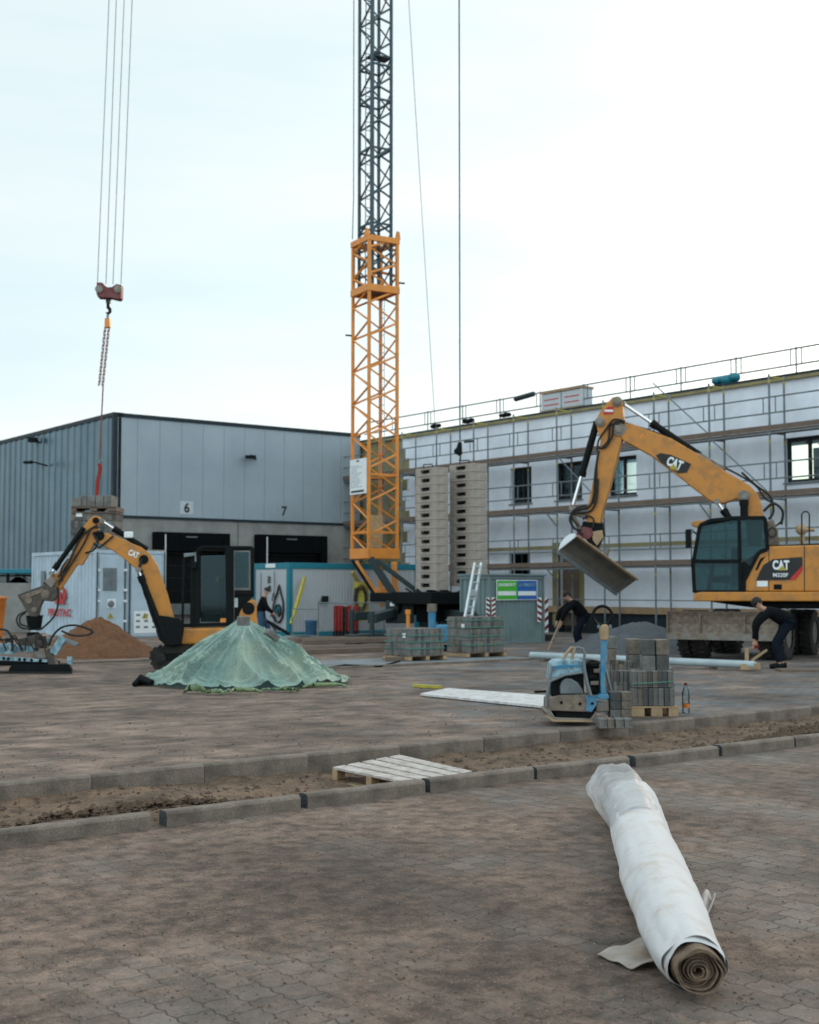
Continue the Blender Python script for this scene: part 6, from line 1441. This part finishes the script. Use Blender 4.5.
MB().prism(XC([(75, 632), (100, 618), (560, 605), (580, 640), (585, 668), (70, 668)], LY-.5), (0, .12, 0)).build('clamp_jaw', M['black'], cl, bevel=.01)
MB().prism(XC([(75, 632), (100, 618), (560, 605), (580, 640), (585, 668), (70, 668)], LY+.42), (0, .12, 0)).build('clamp_jaw', M['black'], cl, bevel=.01)
tt_ = MB()
for k in range(26): a = XC([(80+k*19.5, 668)], LY-.52)[0]; tt_.obox(a, V((.05, 0, 0)), V((0, .02, 0)), V((0, 0, -.06)))
tt_.build('rubber_fingers', M['rubber'], cl)
MB().prism(XC([(110, 505), (120, 455), (285, 468), (275, 512)], LY-.3), (0, .3, 0)).build('cover_plate', M['mpale'], cl, bevel=.01)
MB().prism(XC([(380, 500), (400, 478), (430, 520), (450, 590), (470, 640), (400, 640), (385, 560)], LY-.45), (0, .2, 0)).build('arm_bracket', M['darksteel'], cl, bevel=.01)
MB().bar(XC([(440, 520)], LY-.4)[0], XC([(520, 390)], LY-.4)[0], .14).build('cylinder', M['mpale'], cl, bevel=.01)
MB().bar(XC([(495, 395)], LY-.4)[0], XC([(635, 450)], LY-.4)[0], .10, .07).build('lever', M['galv'], cl, bevel=.01)
MB().prism(XC([(140, 400), (230, 380), (330, 350), (360, 400), (355, 480), (150, 470)], LY-.2), (0, .4, 0)).build('hydraulic_block', M['darksteel'], cl, bevel=.03)
for k in range(16): MB().box(XC([(random.uniform(-60, 420), random.uniform(400, 520))], LY+random.uniform(-.45, .1))[0], (random.uniform(.05, .16), .08, random.uniform(.04, .12))).build('hydraulic_fitting', M[random.choice(('darksteel', 'mpale', 'steel', 'rubber'))], cl, bevel=.008)
for k in range(6):
    x_ = random.uniform(-40, 380); hose([(x_, 500), (x_+random.uniform(-30, 30), 400-random.uniform(0, 50)), (x_+random.uniform(20, 90), 420), (x_+80, 500)], .014, LY-.46, XC, cl)
MB().prism(XC([(270, 480), (370, 480), (385, 570), (270, 560)], LY-.35), (0, .6, 0)).build('cross_member', M['steel'], cl, bevel=.02)
MB().prism(XC([(-260, 570), (400, 595), (400, 630), (-260, 610)], LY-.4), (0, .8, 0)).build('lower_frame', M['black'], cl, bevel=.02)
for pts in ([(400, 460), (430, 380), (500, 310), (600, 288), (700, 310), (760, 345), (690, 372), (590, 370), (505, 335)], [(-40, 315), (60, 335), (95, 400), (100, 450)], [(-20, 410), (40, 412), (50, 470)]):
    hose(pts, .022, LY-.3, XC, cl)
for x in (60, 100, 20): MB().tube(XC([(x, 440), (x-10, 520)], LY-.35), .08, n=10).build('ram', M['mpale'], cl)
for x in (165, 205, 530, 570): MB().bar(XC([(x, 668)], LY-.45)[0], XC([(x+3, 715)], LY-.45)[0], .05).build('gripper_foot', M['steel'], cl)
MB().bar(XC([(570, 545)], LY-.45)[0], XC([(572, 610)], LY-.45)[0], .08).build('grip_pad', M['mpale'], cl)
MB().tube(XC([(270, 345), (270, 395)], LY), .12, n=12).build('hanger', M['black'], cl)

# ================================================================ PAVER PACKS AND PALLETS
c = G(409, 661.5); pc = V((c.x, c.y, 0)); lu_ = along(pc, 445, U)*.96; lv_ = along(pc, 385, W)*.96; h_ = D(409, 629, pc.y).z
pack('paver_pack', pc, lu_, lv_, h_, 2, 'lower banded pack of grey pavers on a pallet, left one before the crane', group='banded paver packs in front of the crane')
c = G(467, 658); pc = V((c.x, c.y, 0)); lu_ = along(pc, 505, U)*.96; lv_ = along(pc, 446, W)*.96; h_ = D(467, 617, pc.y).z
pack('paver_pack', pc, lu_, lv_, h_, 3, 'taller banded pack of grey pavers on a pallet below the aluminium ladder', group='banded paver packs in front of the crane', straps=(.2, .45, .7, .9))
# open pallet of standing stones
S4 = 8.19
OY = 16.1
def XD(x, y, Y=OY): return D(600+x/S4, 620+y/S4, Y)
pd = MB(); a = XD(258, 700); b_ = XD(642, 688); 
opal = thing('open_pallet', 'wooden pallet under loose standing paving stones beside the plate compactor', 'pallet', V(((a.x+b_.x)/2, OY+.4, 0)))
L_ = b_.x-a.x
for k in range(5): MB().obox(V((a.x, OY+k*.2, .125)), V((L_, 0, 0)), V((0, .13, 0)), UP*.022).build('deck_board', M['rawwood'], opal, bevel=.003)
for x0, w_ in ((0, .16), (L_*.42, .14), (L_-.12, .12)):
    for dy in (0, .4, .8): MB().obox(V((a.x+x0, OY+dy+.002, .022)), V((w_, 0, 0)), V((0, .13, 0)), UP*.102).build('block', M['rawwood'], opal, bevel=.004)
for dy in (0, .4, .8): MB().obox(V((a.x, OY+dy, 0)), V((L_, 0, 0)), V((0, .13, 0)), UP*.021).build('skid', M['wood'], opal, bevel=.003)
stones = {}
def stone_between(x0, x1, yt, yb, Y, depth, label, group, zb=None):
    a = XD(x0, yb, Y); b = XD(x1, yt, Y); h = b.z-a.z; z0 = a.z if zb is None else zb
    w = b.x-a.x; o = MB().box((0, 0, 0), (w*.94, depth, h*.97)).build('paving_stone', M[random.choice(('paver', 'paver', 'paver_warm', 'paver_dark'))], bevel=.008, label=label, cat='paving stone', group=group, origin=(0, 0, 0))
    o.location = ((a.x+b.x)/2, Y+depth/2, z0+h/2); o.rotation_euler = (random.uniform(-.01, .01), 0, random.uniform(-.05, .05)); return z0+h
zt0 = .148
hl = XD(0, 545).z-XD(0, 695).z
rows_ = [(265, 612, 8, 545, 695, 'lower layer'), (265, 600, 8, 405, 545, 'upper layer')]
for (x0, x1, n, yt, yb, nm) in rows_:
    zb_ = zt0 if nm == 'lower layer' else zt0+hl
    for r_ in range(4):
        for k in range(n):
            xa = x0+(x1-x0)*k/n; stone_between(xa, xa+(x1-x0)/n, yt, yb, OY+.01+r_*.215+random.uniform(-.012, .012), .2, ('standing grey stone, %s from the left in front of the %s, open pallet' % (ordn[k].replace('topmost', 'first'), nm)) if r_ == 0 else 'grey stone hidden behind the front row in the %s on the open pallet' % nm, 'stones of the %s on the open pallet' % nm, zb=zb_)
# left side of upper layer (lying over, wider)
zup = zt0+hl+XD(0, 405).z-XD(0, 545).z
for k in range(4): stone_between(132+k*33, 163+k*33, 415, 545, OY+.25+.0, .2, 'narrow stone at the left end of the upper layer, %s from the left' % ordn[k].replace('topmost', 'first'), 'left end stones on the open pallet', zb=zt0+hl)
for k in range(4): stone_between(132+k*33, 163+k*33, 545, 830, OY+.25, .2, 'tall stone under the left end of the open pallet load, %s from the left' % ordn[k].replace('topmost', 'first'), 'supporting stones left of the open pallet', zb=0)
for k in range(6): stone_between(52+k*36, 86+k*36, 330, 412, OY+.5, .2, 'stone of the small raised row behind the blue handle, %s from the left' % ordn[k].replace('topmost', 'first'), 'stones of the raised row behind the blue handle', zb=zup-.03)
for k in range(6): stone_between(52+k*36, 86+k*36, 412, 830, OY+.5, .2, 'tall stone under the raised row behind the blue handle, %s from the left' % ordn[k].replace('topmost', 'first'), 'standing stones under the raised row', zb=0)
# columns on top
for (x0, x1, ys, Yc, nm) in ((68, 140, (130, 232, 332), OY+.5, 'behind the blue handle'), (230, 335, (130, 262, 390), OY+.55, 'second from the left'), (345, 455, (135, 265, 405), OY+.15, 'third from the left'), (457, 570, (135, 265, 405), OY+.18, 'farthest right')):
    zb_ = zup-.03+ (XD(0, 330).z-XD(0, 412).z if x0 == 68 else .0)
    for k in range(2, 0, -1):
        top = ys[k-1]; bot = ys[k]; zb_ = stone_between(x0+random.uniform(-3, 3), x1+random.uniform(-3, 3), top, bot, Yc, .2, '%s grey paving stone of the column %s on the open pallet' % ('lower' if k == 2 else 'upper', nm), 'columns of stones on the open pallet', zb=zb_)
# front-left stack standing on the ground
FY = 15.35
z_ = 0.0
for k, (yb, yt) in enumerate(((760, 700), (700, 636), (636, 566), (566, 492))):
    for j, (x0, x1) in enumerate(((80, 172), (172, 264))):
        hz = (XD(0, yt, FY).z-XD(0, yb, FY).z)
        stone_between(x0, x1, yt, yb, FY, .2, '%s grey stone in the %s of the small stack right of the compactor' % (('left', 'right')[j], ('bottom row', 'second row', 'third row', 'top row')[k]), 'small stack right of the compactor', zb=z_)
    z_ += hz
for x0, x1, lab in ((-10, 60, 'leftmost'), (60, 118, 'second from the left'), (128, 200, 'third from the left'), (200, 268, 'rightmost')):
    stone_between(x0, x1, 775, 858, 14.9, .22, 'grey stone lying before the small stack by the compactor, %s' % lab, 'single stones at the kerb by the compactor', zb=0)
mmm = MB(); a = XD(262, 524, OY-.012); b_ = XD(603, 505, OY-.012); mmm.tube([a, b_], .007, n=6); mmm.build('strapping', M['strap'], label='thin green strap across the stones on the open pallet', cat='strap')
# bottle
bp0 = G(686, 713); bt = thing('water_bottle', 'clear plastic bottle with red cap and orange label standing behind the kerb', 'bottle', bp0)
M['pet'] = glass('clear_plastic', tint=(.9, .95, .97), trans=.5, rough=.1)
MB().lathe(bp0, UP, [(.04, 0), (.048, .02), (.046, .10), (.049, .14), (.043, .17), (.049, .2), (.046, .27), (.02, .335), (.017, .36)], n=20).build('body', M['pet'], bt, smooth=60)
MB().lathe(bp0+UP*.355, UP, [(.02, 0), (.02, .028), (.012, .03)], n=14).build('cap', M['red'], bt)
MB().lathe(bp0+UP*.05, UP, [(.0495, .02), (.0495, .07)], n=20, cap=False).build('label', M['orangeplastic'], bt, recalc=False)
MB().lathe(bp0+UP*.003, UP, [(.03, 0), (.03, .012)], n=14).build('base', M['signwhite'], bt)

# ================================================================ PLATE COMPACTOR
PY = 15.2; S3 = 788/100.0
def XP(pts, Y): return T(Z(pts, 540, 600, S3), Y)
pcm = thing('plate_compactor', 'scuffed blue and grey plate compactor with upright blue handle beside the stones', 'plate compactor', V((D(580, 700, PY+.25).x, PY+.25, 0)))
a = G(575, 720)
bse = MB().prism([q+UP*.0 for q in XP([(40, 880), (55, 865), (85, 870), (120, 925), (400, 935), (440, 880), (450, 885), (445, 905), (415, 955), (110, 948), (55, 915)], PY-.02)], (0, .55, 0)).build('base_plate', M['steel'], pcm, bevel=.008)
sub(MB().prism(XP([(45, 905), (110, 942), (415, 948), (412, 962), (105, 958), (50, 920)], PY-.04), (0, .6, 0)), 'sole', M['rawwood'], bse)
MB().prism(XP([(105, 870), (430, 870), (420, 935), (125, 930)], PY+.05), (0, .42, 0)).build('exciter', M['black'], pcm, bevel=.02)
lh = MB().prism(XP([(62, 790), (100, 765), (160, 750), (345, 745), (445, 755), (446, 830), (405, 885), (62, 872)], PY), (0, .5, 0)).build('housing', M['mgrey'], pcm, bevel=.012)
sub(MB().prism(XP([(352, 748), (445, 757), (445, 828), (405, 882), (360, 870), (372, 800)], PY-.006), (0, .005, 0)), 'blue_patch', M['mblue'], lh)
for x, y in ((168, 808), (316, 818), (412, 815)): sub(MB().lathe(XP([(x, y)], PY-.008)[0], V((0, -1, 0)), [(.018, 0), (.018, .008)], n=10), 'bolt', M['black'], lh)
MB().prism(XP([(95, 505), (125, 478), (200, 472), (345, 478), (350, 500), (345, 570), (210, 590), (90, 640), (80, 630)], PY+.02), (0, .46, 0)).build('engine_cover', M['mpale'], pcm, bevel=.02)
MB().prism(XP([(105, 520), (200, 510), (335, 512), (332, 528), (200, 532), (105, 545)], PY+.012), (0, .006, 0)).build('blue_band', M['mblue'], pcm)
arc = [(160+ (0), 745), (158, 690), (170, 640), (205, 615), (250, 620), (300, 650), (335, 700), (350, 745)]
MB().prism(XP(arc, PY+.02), (0, .3, 0)).build('belt_guard', M['galv'], pcm, bevel=.02)
MB().prism(XP([(80, 660), (150, 625), (215, 590), (345, 575), (350, 745), (160, 750), (90, 760)], PY+.08), (0, .35, 0)).build('engine_block', M['black'], pcm, bevel=.02)
for pts, r, Y in (([(48, 835), (50, 790), (70, 670), (80, 640), (200, 590), (340, 570)], .018, PY-.03), ([(345, 478), (348, 540), (372, 660), (400, 755)], .022, PY-.04), ([(105, 500), (80, 640), (55, 830)], .02, PY+.4), ([(98, 520), (78, 620), (62, 790)], .016, PY-.02), ([(345, 480), (370, 470), (470, 480), (520, 560), (560, 720)], .02, PY+.42)):
    MB().tube(XP(pts, Y), r, n=8).build('frame_tube', M['galv'], pcm, smooth=50)
MB().prism(XP([(365, 500), (400, 470), (470, 480), (478, 745), (400, 750)], PY+.12), (0, .28, 0)).build('engine_side', M['black'], pcm, bevel=.02)
for k in range(5): MB().box(XP([(390+random.uniform(0, 70), 510+k*48)], PY+.09)[0], (.10, .06, .05)).build('engine_fitting', M['steel' if k % 2 else 'black'], pcm, bevel=.01)
MB().tube(XP([(180, 470), (215, 410), (245, 375), (275, 375), (262, 420), (250, 470)], PY+.2), .018, n=8).build('lifting_strap', M['rawwood'], pcm, smooth=60)
MB().tube(XP([(255, 470), (262, 400), (295, 372), (335, 385), (352, 430), (348, 472)], PY+.22), .016, n=8).build('lifting_bow', M['galv'], pcm, smooth=60)
MB().prism(XP([(440, 800), (540, 790), (545, 880), (440, 890)], PY+.1), (0, .3, 0)).build('rear_mount', M['steel'], pcm, bevel=.015)
hb_ = MB(); hb_.prism(XP([(484, 318), (530, 318), (528, 400), (512, 640), (522, 740), (480, 745), (478, 640), (482, 450)], PY-.02), (0, .07, 0)); hdl = hb_.build('handle_bar', M['mblue'], pcm, bevel=.008)
sub(MB().prism(XP([(440, 760), (480, 740), (540, 745), (548, 770), (530, 785), (470, 785)], PY-.04), (0, .12, 0)), 'handle_mount', M['mblue'], hdl, bevel=.01)
sub(MB().prism(XP([(470, 215), (488, 195), (528, 190), (545, 215), (538, 318), (484, 318)], PY-.03), (0, .09, 0)), 'grip_head', M['rawwood'], hdl, bevel=.012)
sub(MB().tube([XP([(492+76*math.cos(q*math.pi/10), 124+76*math.sin(q*math.pi/10))], PY)[0] for q in range(20)], .018, n=8, closed=True), 'ring_grip', M['black'], hdl, smooth=60)
for x in (462, 553): sub(MB().tube(XP([(x, 195), (x, 222)], PY-.02), .018, n=8), 'knob', M['galv'], hdl)

# ================================================================ FLAT THINGS ON THE YARD
wb = [G(420, 696.5), G(448, 691), G(549, 698.5), G(545, 709.5)]
MB().prism([q+UP*.012 for q in wb], UP*.035).build('white_board', M['whitewood'], bevel=.004, label='large white board lying flat on the paving left of the plate compactor', cat='board')
a = G(414, 687.5); b_ = G(441, 689); MB().bar(a+UP*.03, b_+UP*.03, .10, .05).build('spirit_level', M['tag_yellow'], label='short yellow level lying on the paving above the white board', cat='level', bevel=.006)
a = G(535, 693); MB().bar(a+UP*.02, G(547, 692.5)+UP*.02, .05, .03).build('tool_handle', M['black'], label='small dark tool handle on the ground left of the compactor', cat='tool')
MB().tube([G(327, 669)+UP*.02, G(345, 666)+UP*.02, G(380, 667.5)+UP*.02, G(400, 662)+UP*.02], .02, n=6).build('cable', M['black'], label='thin black cable lying across the pale path behind the green heap', cat='cable')
p = G(396, 661.5); MB().box(p+UP*.05, (.5, .12, .10), ax=U, ay=W).build('wood_offcut', M['wood'], label='small wooden offcut under the left corner of the lower paver pack', cat='offcut')
# long pale pipes/profiles on the ground
M['pipe'] = mat('pale_blue_plastic_pipe', (.36, .43, .46), .45, col2=(.22, .27, .29), nscale=3)
def profile(p0, p1, r, name, label):
    a, b = G(*p0), G(*p1); t = thing(name, label, 'pipe', a)
    MB().tube([a+UP*(r+.05), b+UP*(r+.05)], r, n=16).build('tube', M['pipe'], t, smooth=50); 
    d = (b-a); L_ = d.length
    for k in range(4): q = a+d*((k+.3)/4); MB().box(q+UP*.03, (.08, .35, .06), ax=d.normalized(), ay=UP.cross(d.normalized())).build('bearer', M['wood'], t)
    for f in (.62,): q = a+d*f; MB().tube([q+UP*(r+.05)-d.normalized()*.03, q+UP*(r+.05)+d.normalized()*.03], r*1.06, n=16).build('collar', M['black'], t, smooth=50)
    return t
profile((531, 661), (755, 671.5), .075, 'long_pipe', 'long pale blue pipe lying on the yard behind the stones')
a = G(741, 671); b_ = G(760, 671.5); MB().bar(a+UP*.08, b_+UP*.10, .14, .12).build('timber_clamp', M['rawwood'], label='piece of timber at the right end of the pale pipe', cat='timber', bevel=.01)
MB().tube([G(747, 670)+UP*.0, G(747, 670)+UP*.42], .04, n=8).build('wooden_peg', M['rawwood'], label='short wooden peg standing at the right end of the pale pipe', cat='peg')
MB().bar(G(752, 668)+UP*.15, D(767, 650, 26.0), .05).build('wooden_batten', M['rawwood'], label='thin wooden slat held slanting by the worker with the red glove', cat='slat')
a = G(781, 672); MB().obox(a, V((1.6, .1, 0)), V((0, .4, 0)), UP*.05).build('plank', M['wood'], label='flat plank on the ground at the feet of the worker by the excavator', cat='plank', bevel=.006)
# ---- white topped pallet over the trench
zp = -.045
A = G(332, 767, zp); B = G(402, 754, zp); C = G(474.5, 770.5, zp); Dq = G(409, 782.5, zp)
tpal = thing('white_pallet', 'wooden pallet with white washed top boards lying across the trench', 'pallet', (A+C)/2-UP*.144)
def pb4(s, t, z=0): return (A*(1-s)*(1-t)+B*(1-s)*t+C*s*t+Dq*s*(1-t))+UP*z
nb5 = 5
for k in range(nb5):
    t0 = k/nb5+.008; t1 = (k+1)/nb5-.040
    MB().prism([pb4(0, t0), pb4(1, t0), pb4(1, t1), pb4(0, t1)], UP*-.022).build('top_board', M['palewood'], tpal, bevel=.003)
for s in (0.0, .46, .93):
    MB().prism([pb4(s, 0, -.0225), pb4(s+.07, 0, -.0225), pb4(s+.07, 1, -.0225), pb4(s, 1, -.0225)], UP*-.022).build('stringer', M['rawwood'], tpal, bevel=.003)
    for t in (0, .45, .88): MB().prism([pb4(s, t, -.045), pb4(s+.07, t, -.045), pb4(s+.07, t+.11, -.045), pb4(s, t+.11, -.045)], UP*-.078).build('block', M['rawwood'], tpal, bevel=.004)
for t in (0, .45, .88): MB().prism([pb4(0, t, -.1235), pb4(1, t, -.1235), pb4(1, t+.1, -.1235), pb4(0, t+.1, -.1235)], UP*-.02).build('bottom_board', M['rawwood'], tpal, bevel=.003)

# ================================================================ THE ROLL
def fabric_mat():
    m = bpy.data.materials.new('white_geotextile'); m.use_nodes = True; t = m.node_tree; b = t.nodes['Principled BSDF']; L = t.links.new; N = t.nodes.new
    tc_ = N('ShaderNodeTexCoord')
    n = N('ShaderNodeTexNoise'); n.inputs['Scale'].default_value = 3.2; n.inputs['Detail'].default_value = 8; n.inputs['Roughness'].default_value = .7; L(tc_.outputs['Object'], n.inputs[0])
    r = N('ShaderNodeValToRGB'); e = r.color_ramp.elements; e[0].position = .27; e[0].color = (.42, .33, .26, 1); e[1].position = .50; e[1].color = (.55, .535, .54, 1); L(n.outputs[0], r.inputs[0])
    # dirt picked up low down from lying on wet ground
    sp3 = N('ShaderNodeSeparateXYZ'); L(tc_.outputs['Object'], sp3.inputs[0]); ad = N('ShaderNodeMath'); ad.operation = 'MULTIPLY_ADD'; ad.inputs[1].default_value = .22; L(n.outputs[0], ad.inputs[0]); L(sp3.outputs[2], ad.inputs[2])
    mr = N('ShaderNodeMapRange'); mr.inputs[1].default_value = .12; mr.inputs[2].default_value = .26; mr.inputs[3].default_value = .8; mr.inputs[4].default_value = 0; L(ad.outputs[0], mr.inputs[0])
    mm_ = N('ShaderNodeMix'); mm_.data_type = 'RGBA'; mm_.inputs[7].default_value = (.20, .14, .09, 1); L(mr.outputs[0], mm_.inputs[0]); L(r.outputs[0], mm_.inputs[6]); L(mm_.outputs[2], b.inputs['Base Color'])
    b.inputs['Roughness'].default_value = .8; b.inputs['Specular IOR Level'].default_value = .25; b.inputs['Subsurface Weight'].default_value = 0
    b.inputs['Sheen Weight'].default_value = .15
    v = N('ShaderNodeTexNoise'); v.noise_type = 'RIDGED_MULTIFRACTAL'; v.inputs['Scale'].default_value = 2.6; v.inputs['Detail'].default_value = 5; v.inputs['Distortion'].default_value = .6; L(tc_.outputs['Object'], v.inputs[0])
    bp = N('ShaderNodeBump'); bp.inputs['Strength'].default_value = .5; bp.inputs['Distance'].default_value = .012; L(v.outputs[0], bp.inputs['Height']); L(bp.outputs[0], b.inputs['Normal'])
    return m
M['fabric'] = fabric_mat()
M['fabric_dirty'] = mat('dirty_geotextile_edge', (.17, .115, .075), .9, col2=(.055, .038, .026), nscale=14, namt=.8, bump=.4)
def thinfilm():
    m = bpy.data.materials.new('milky_film'); m.use_nodes = True; t = m.node_tree; t.nodes.clear(); N = t.nodes.new; L = t.links.new
    o = N('ShaderNodeOutputMaterial'); d = N('ShaderNodeBsdfPrincipled'); d.inputs['Base Color'].default_value = (.72, .74, .76, 1); d.inputs['Roughness'].default_value = .3
    tl = N('ShaderNodeBsdfTranslucent'); tl.inputs[0].default_value = (.8, .8, .8, 1); tp = N('ShaderNodeBsdfTransparent')
    m1 = N('ShaderNodeMixShader'); m1.inputs[0].default_value = .45; L(d.outputs[0], m1.inputs[1]); L(tl.outputs[0], m1.inputs[2])
    n = N('ShaderNodeTexNoise'); n.inputs['Scale'].default_value = 5; n.inputs['Detail'].default_value = 5; tc_ = N('ShaderNodeTexCoord'); L(tc_.outputs['Object'], n.inputs[0])
    r = N('ShaderNodeMapRange'); r.inputs[1].default_value = .35; r.inputs[2].default_value = .65; r.inputs[3].default_value = .12; r.inputs[4].default_value = .50; L(n.outputs[0], r.inputs[0])
    m2 = N('ShaderNodeMixShader'); L(r.outputs[0], m2.inputs[0]); L(m1.outputs[0], m2.inputs[1]); L(tp.outputs[0], m2.inputs[2])
    bp = N('ShaderNodeBump'); bp.inputs['Strength'].default_value = .5; L(n.outputs[0], bp.inputs['Height']); L(bp.outputs[0], d.inputs['Normal']); L(m2.outputs[0], o.inputs[0]); return m
M['milk'] = thinfilm()
axp = [G(697, 968, ZN+.14), G(674.5, 926, ZN+.16), G(657, 880, ZN+.165), G(640, 832, ZN+.165), G(633, 800, ZN+.16)]
rads = [.114, .144, .162, .162, .155]
def crs(P, t):
    n = len(P)-1; x = min(max(t, 0), .9999)*n; i = int(x); f = x-i; g = lambda k: P[min(max(k, 0), n)]
    p0, p1, p2, p3 = g(i-1), g(i), g(i+1), g(i+2); return .5*((2*p1)+(p2-p0)*f+(2*p0-5*p1+4*p2-p3)*f*f+(p1*3-p0-p2*3+p3)*f**3)
roll = thing('fabric_roll', 'long dirty white fabric roll with a loose plastic bag end on the near paving', 'fabric roll', V((axp[2].x, axp[2].y, ZN)))
def sect(t, ang, rad, wr=1.0, flat=.9):
    c = crs(axp, t); d = (crs(axp, min(t+.02, .999))-crs(axp, max(t-.02, 0))); 
    d.normalize(); sdv = V((d.y, -d.x, 0)).normalized(); up_ = sdv.cross(d)
    if up_.z < 0: up_ = -up_
    w = noise.fractal(V((math.cos(ang)*1.2, math.sin(ang)*1.2, t*5)), 1, 2, 3)*.012*wr + .004*wr*noise.noise(V((ang*2.5+t*9, t*22, 3)))
    r = rad+w
    p = c+sdv*math.cos(ang)*r*1.04+up_*math.sin(ang)*r*flat; p.z = max(p.z, ZN+.004); return p
def rr_at(t): x = t*(len(rads)-1); i = min(int(x), len(rads)-2); f = x-i; return rads[i]*(1-f)+rads[i+1]*f
NA = 72
MB().grid(NA, 90, lambda i, j: sect(j/89*.97+.035, 2*math.pi*i/NA, rr_at(j/89)*1.0+(.012 if j > 3 else .006)), closeu=True).build('outer_sheet', M['fabric'], roll, smooth=80, recalc=True)
# second loose layer edge, spiral end
P0 = crs(axp, 0); dn = (crs(axp, 0)-crs(axp, .05)).normalized(); sd0 = V((dn.y, -dn.x, 0)).normalized(); up0 = sd0.cross(dn); up0 = up0 if up0.z > 0 else -up0
sp_m = MB(); turns = 7.5; NS = 420; pts_in = []; 
def spiral(q, off):
    a = q*turns*2*math.pi; r = .014+(.099-.014)*q**.85; r *= 1+.16*noise.noise(V((math.cos(a)*1.3, math.sin(a)*1.3, q*2.5)))+.30*(1-q)*math.sin(a*1+1)
    r += off; return P0+sd0*math.cos(a)*r*1.03+up0*math.sin(a)*r*.92
vs = []; n = NS
for k in range(n+1):
    q = k/n; o_ = dn*(.045+.022*math.sin(q*9)+.012*noise.noise(V((q*30, 1, 1)))); th_ = .0036
    vs += [spiral(q, -th_)+o_, spiral(q, th_)+o_, spiral(q, th_)-dn*.35, spiral(q, -th_)-dn*.35]
fs = []
for k in range(n):
    for e in range(4): f2 = (e+1) % 4; fs.append((k*4+e, k*4+f2, (k+1)*4+f2, (k+1)*4+e))
sp_m.add(vs, fs).build('rolled_core', M['fabric_dirty'], roll, smooth=60)
MB().grid(NA, 5, lambda i, j: P0-dn*(.03+.02*j)+(sd0*math.cos(2*math.pi*i/NA)*1.03+up0*math.sin(2*math.pi*i/NA)*.92)*(.10*(1-j/4)+.002), closeu=True).build('core_backing', M['fabric_dirty'], roll)
# collar layers near the end
for k, (t0, t1, e) in enumerate(((.012, .30, .004), (.03, .34, .011))):
    MB().grid(NA, 30, lambda i, j: sect(t0+(t1-t0)*j/29, 2*math.pi*i/NA, rr_at(t0+(t1-t0)*j/29)+e+.006*math.sin(i*.35+k*2)*(1-j/29)+(-.006 if k == 0 and j < 2 else 0), .5), closeu=True).build('loose_layer', M['fabric'], roll, smooth=80)
# milky film bag: from mid length to beyond the far end, flaring to the left
def bag(i, j):
    a = 2*math.pi*i/NA; s = j/40.0; t = .74+.26*min(1, s*1.6); 
    c = crs(axp, min(t, .999)); d = (crs(axp, .999)-crs(axp, .9)).normalized(); ex_ = max(0, s*1.6-1)*.75
    fl = 1+.30*max(0, s-.28)**.8; left = -.17*max(0, s-.2)
    r = (rr_at(min(t, .999))+.015)*fl; sdv = V((d.y, -d.x, 0)).normalized()
    hgt = .95*(1-.25*max(0, s-.6))
    w = .04*noise.fractal(V((math.cos(a)*1.6, math.sin(a)*1.6, s*1.5)), 1.3, 2, 3)*(.3+s)
    rim = .32*max(0, math.sin(a+.35))**2*max(0, s-.7)/.3
    p = c+d*(ex_+rim)+sdv*(math.cos(a)*(r+w)+left)+UP*(math.sin(a)*(r+w)*hgt); p.z = max(p.z, ZN+.006+.01*abs(math.sin(a*5))*s); return p
MB().grid(NA, 41, bag, closeu=True).build('plastic_bag', M['milk'], roll, smooth=80, recalc=True)
MB().grid(NA, 8, lambda i, j: sect(.995, 2*math.pi*i/NA, (rr_at(.99))*(1-j/7*.98), 1), closeu=True).build('far_end', M['fabric_dirty'], roll, smooth=60)
# flaps on the ground
def flap(pts, name='loose_flap', ns=14):
    P_ = [G(x, y, ZN) for x, y in pts]
    def f(i, j):
        s = i/ns; t = j/ns; p = (P_[0]*(1-s)*(1-t)+P_[1]*s*(1-t)+P_[2]*s*t+P_[3]*(1-s)*t)
        p.z = ZN+.012+.05*max(0, noise.noise(V((s*2.2, t*2.2, 5))))+.05*math.sin(s*math.pi*.5)**2*abs(math.sin(t*4.5)); return p
    top = MB().grid(ns+1, ns+1, f); o = top.build(name, M['fabric'], roll, smooth=80); sm = o.modifiers.new('thick', 'SOLIDIFY'); sm.thickness = .004; return o
flap([(597, 957), (652, 938), (672, 968), (632, 972)]); flap([(690, 925), (703, 898), (716, 908), (706, 925)])

for o in bpy.data.objects:
    if 'label' in o.keys() and len(o['label'].split()) > 16: print('LONG', o.name, len(o['label'].split()), o['label'])
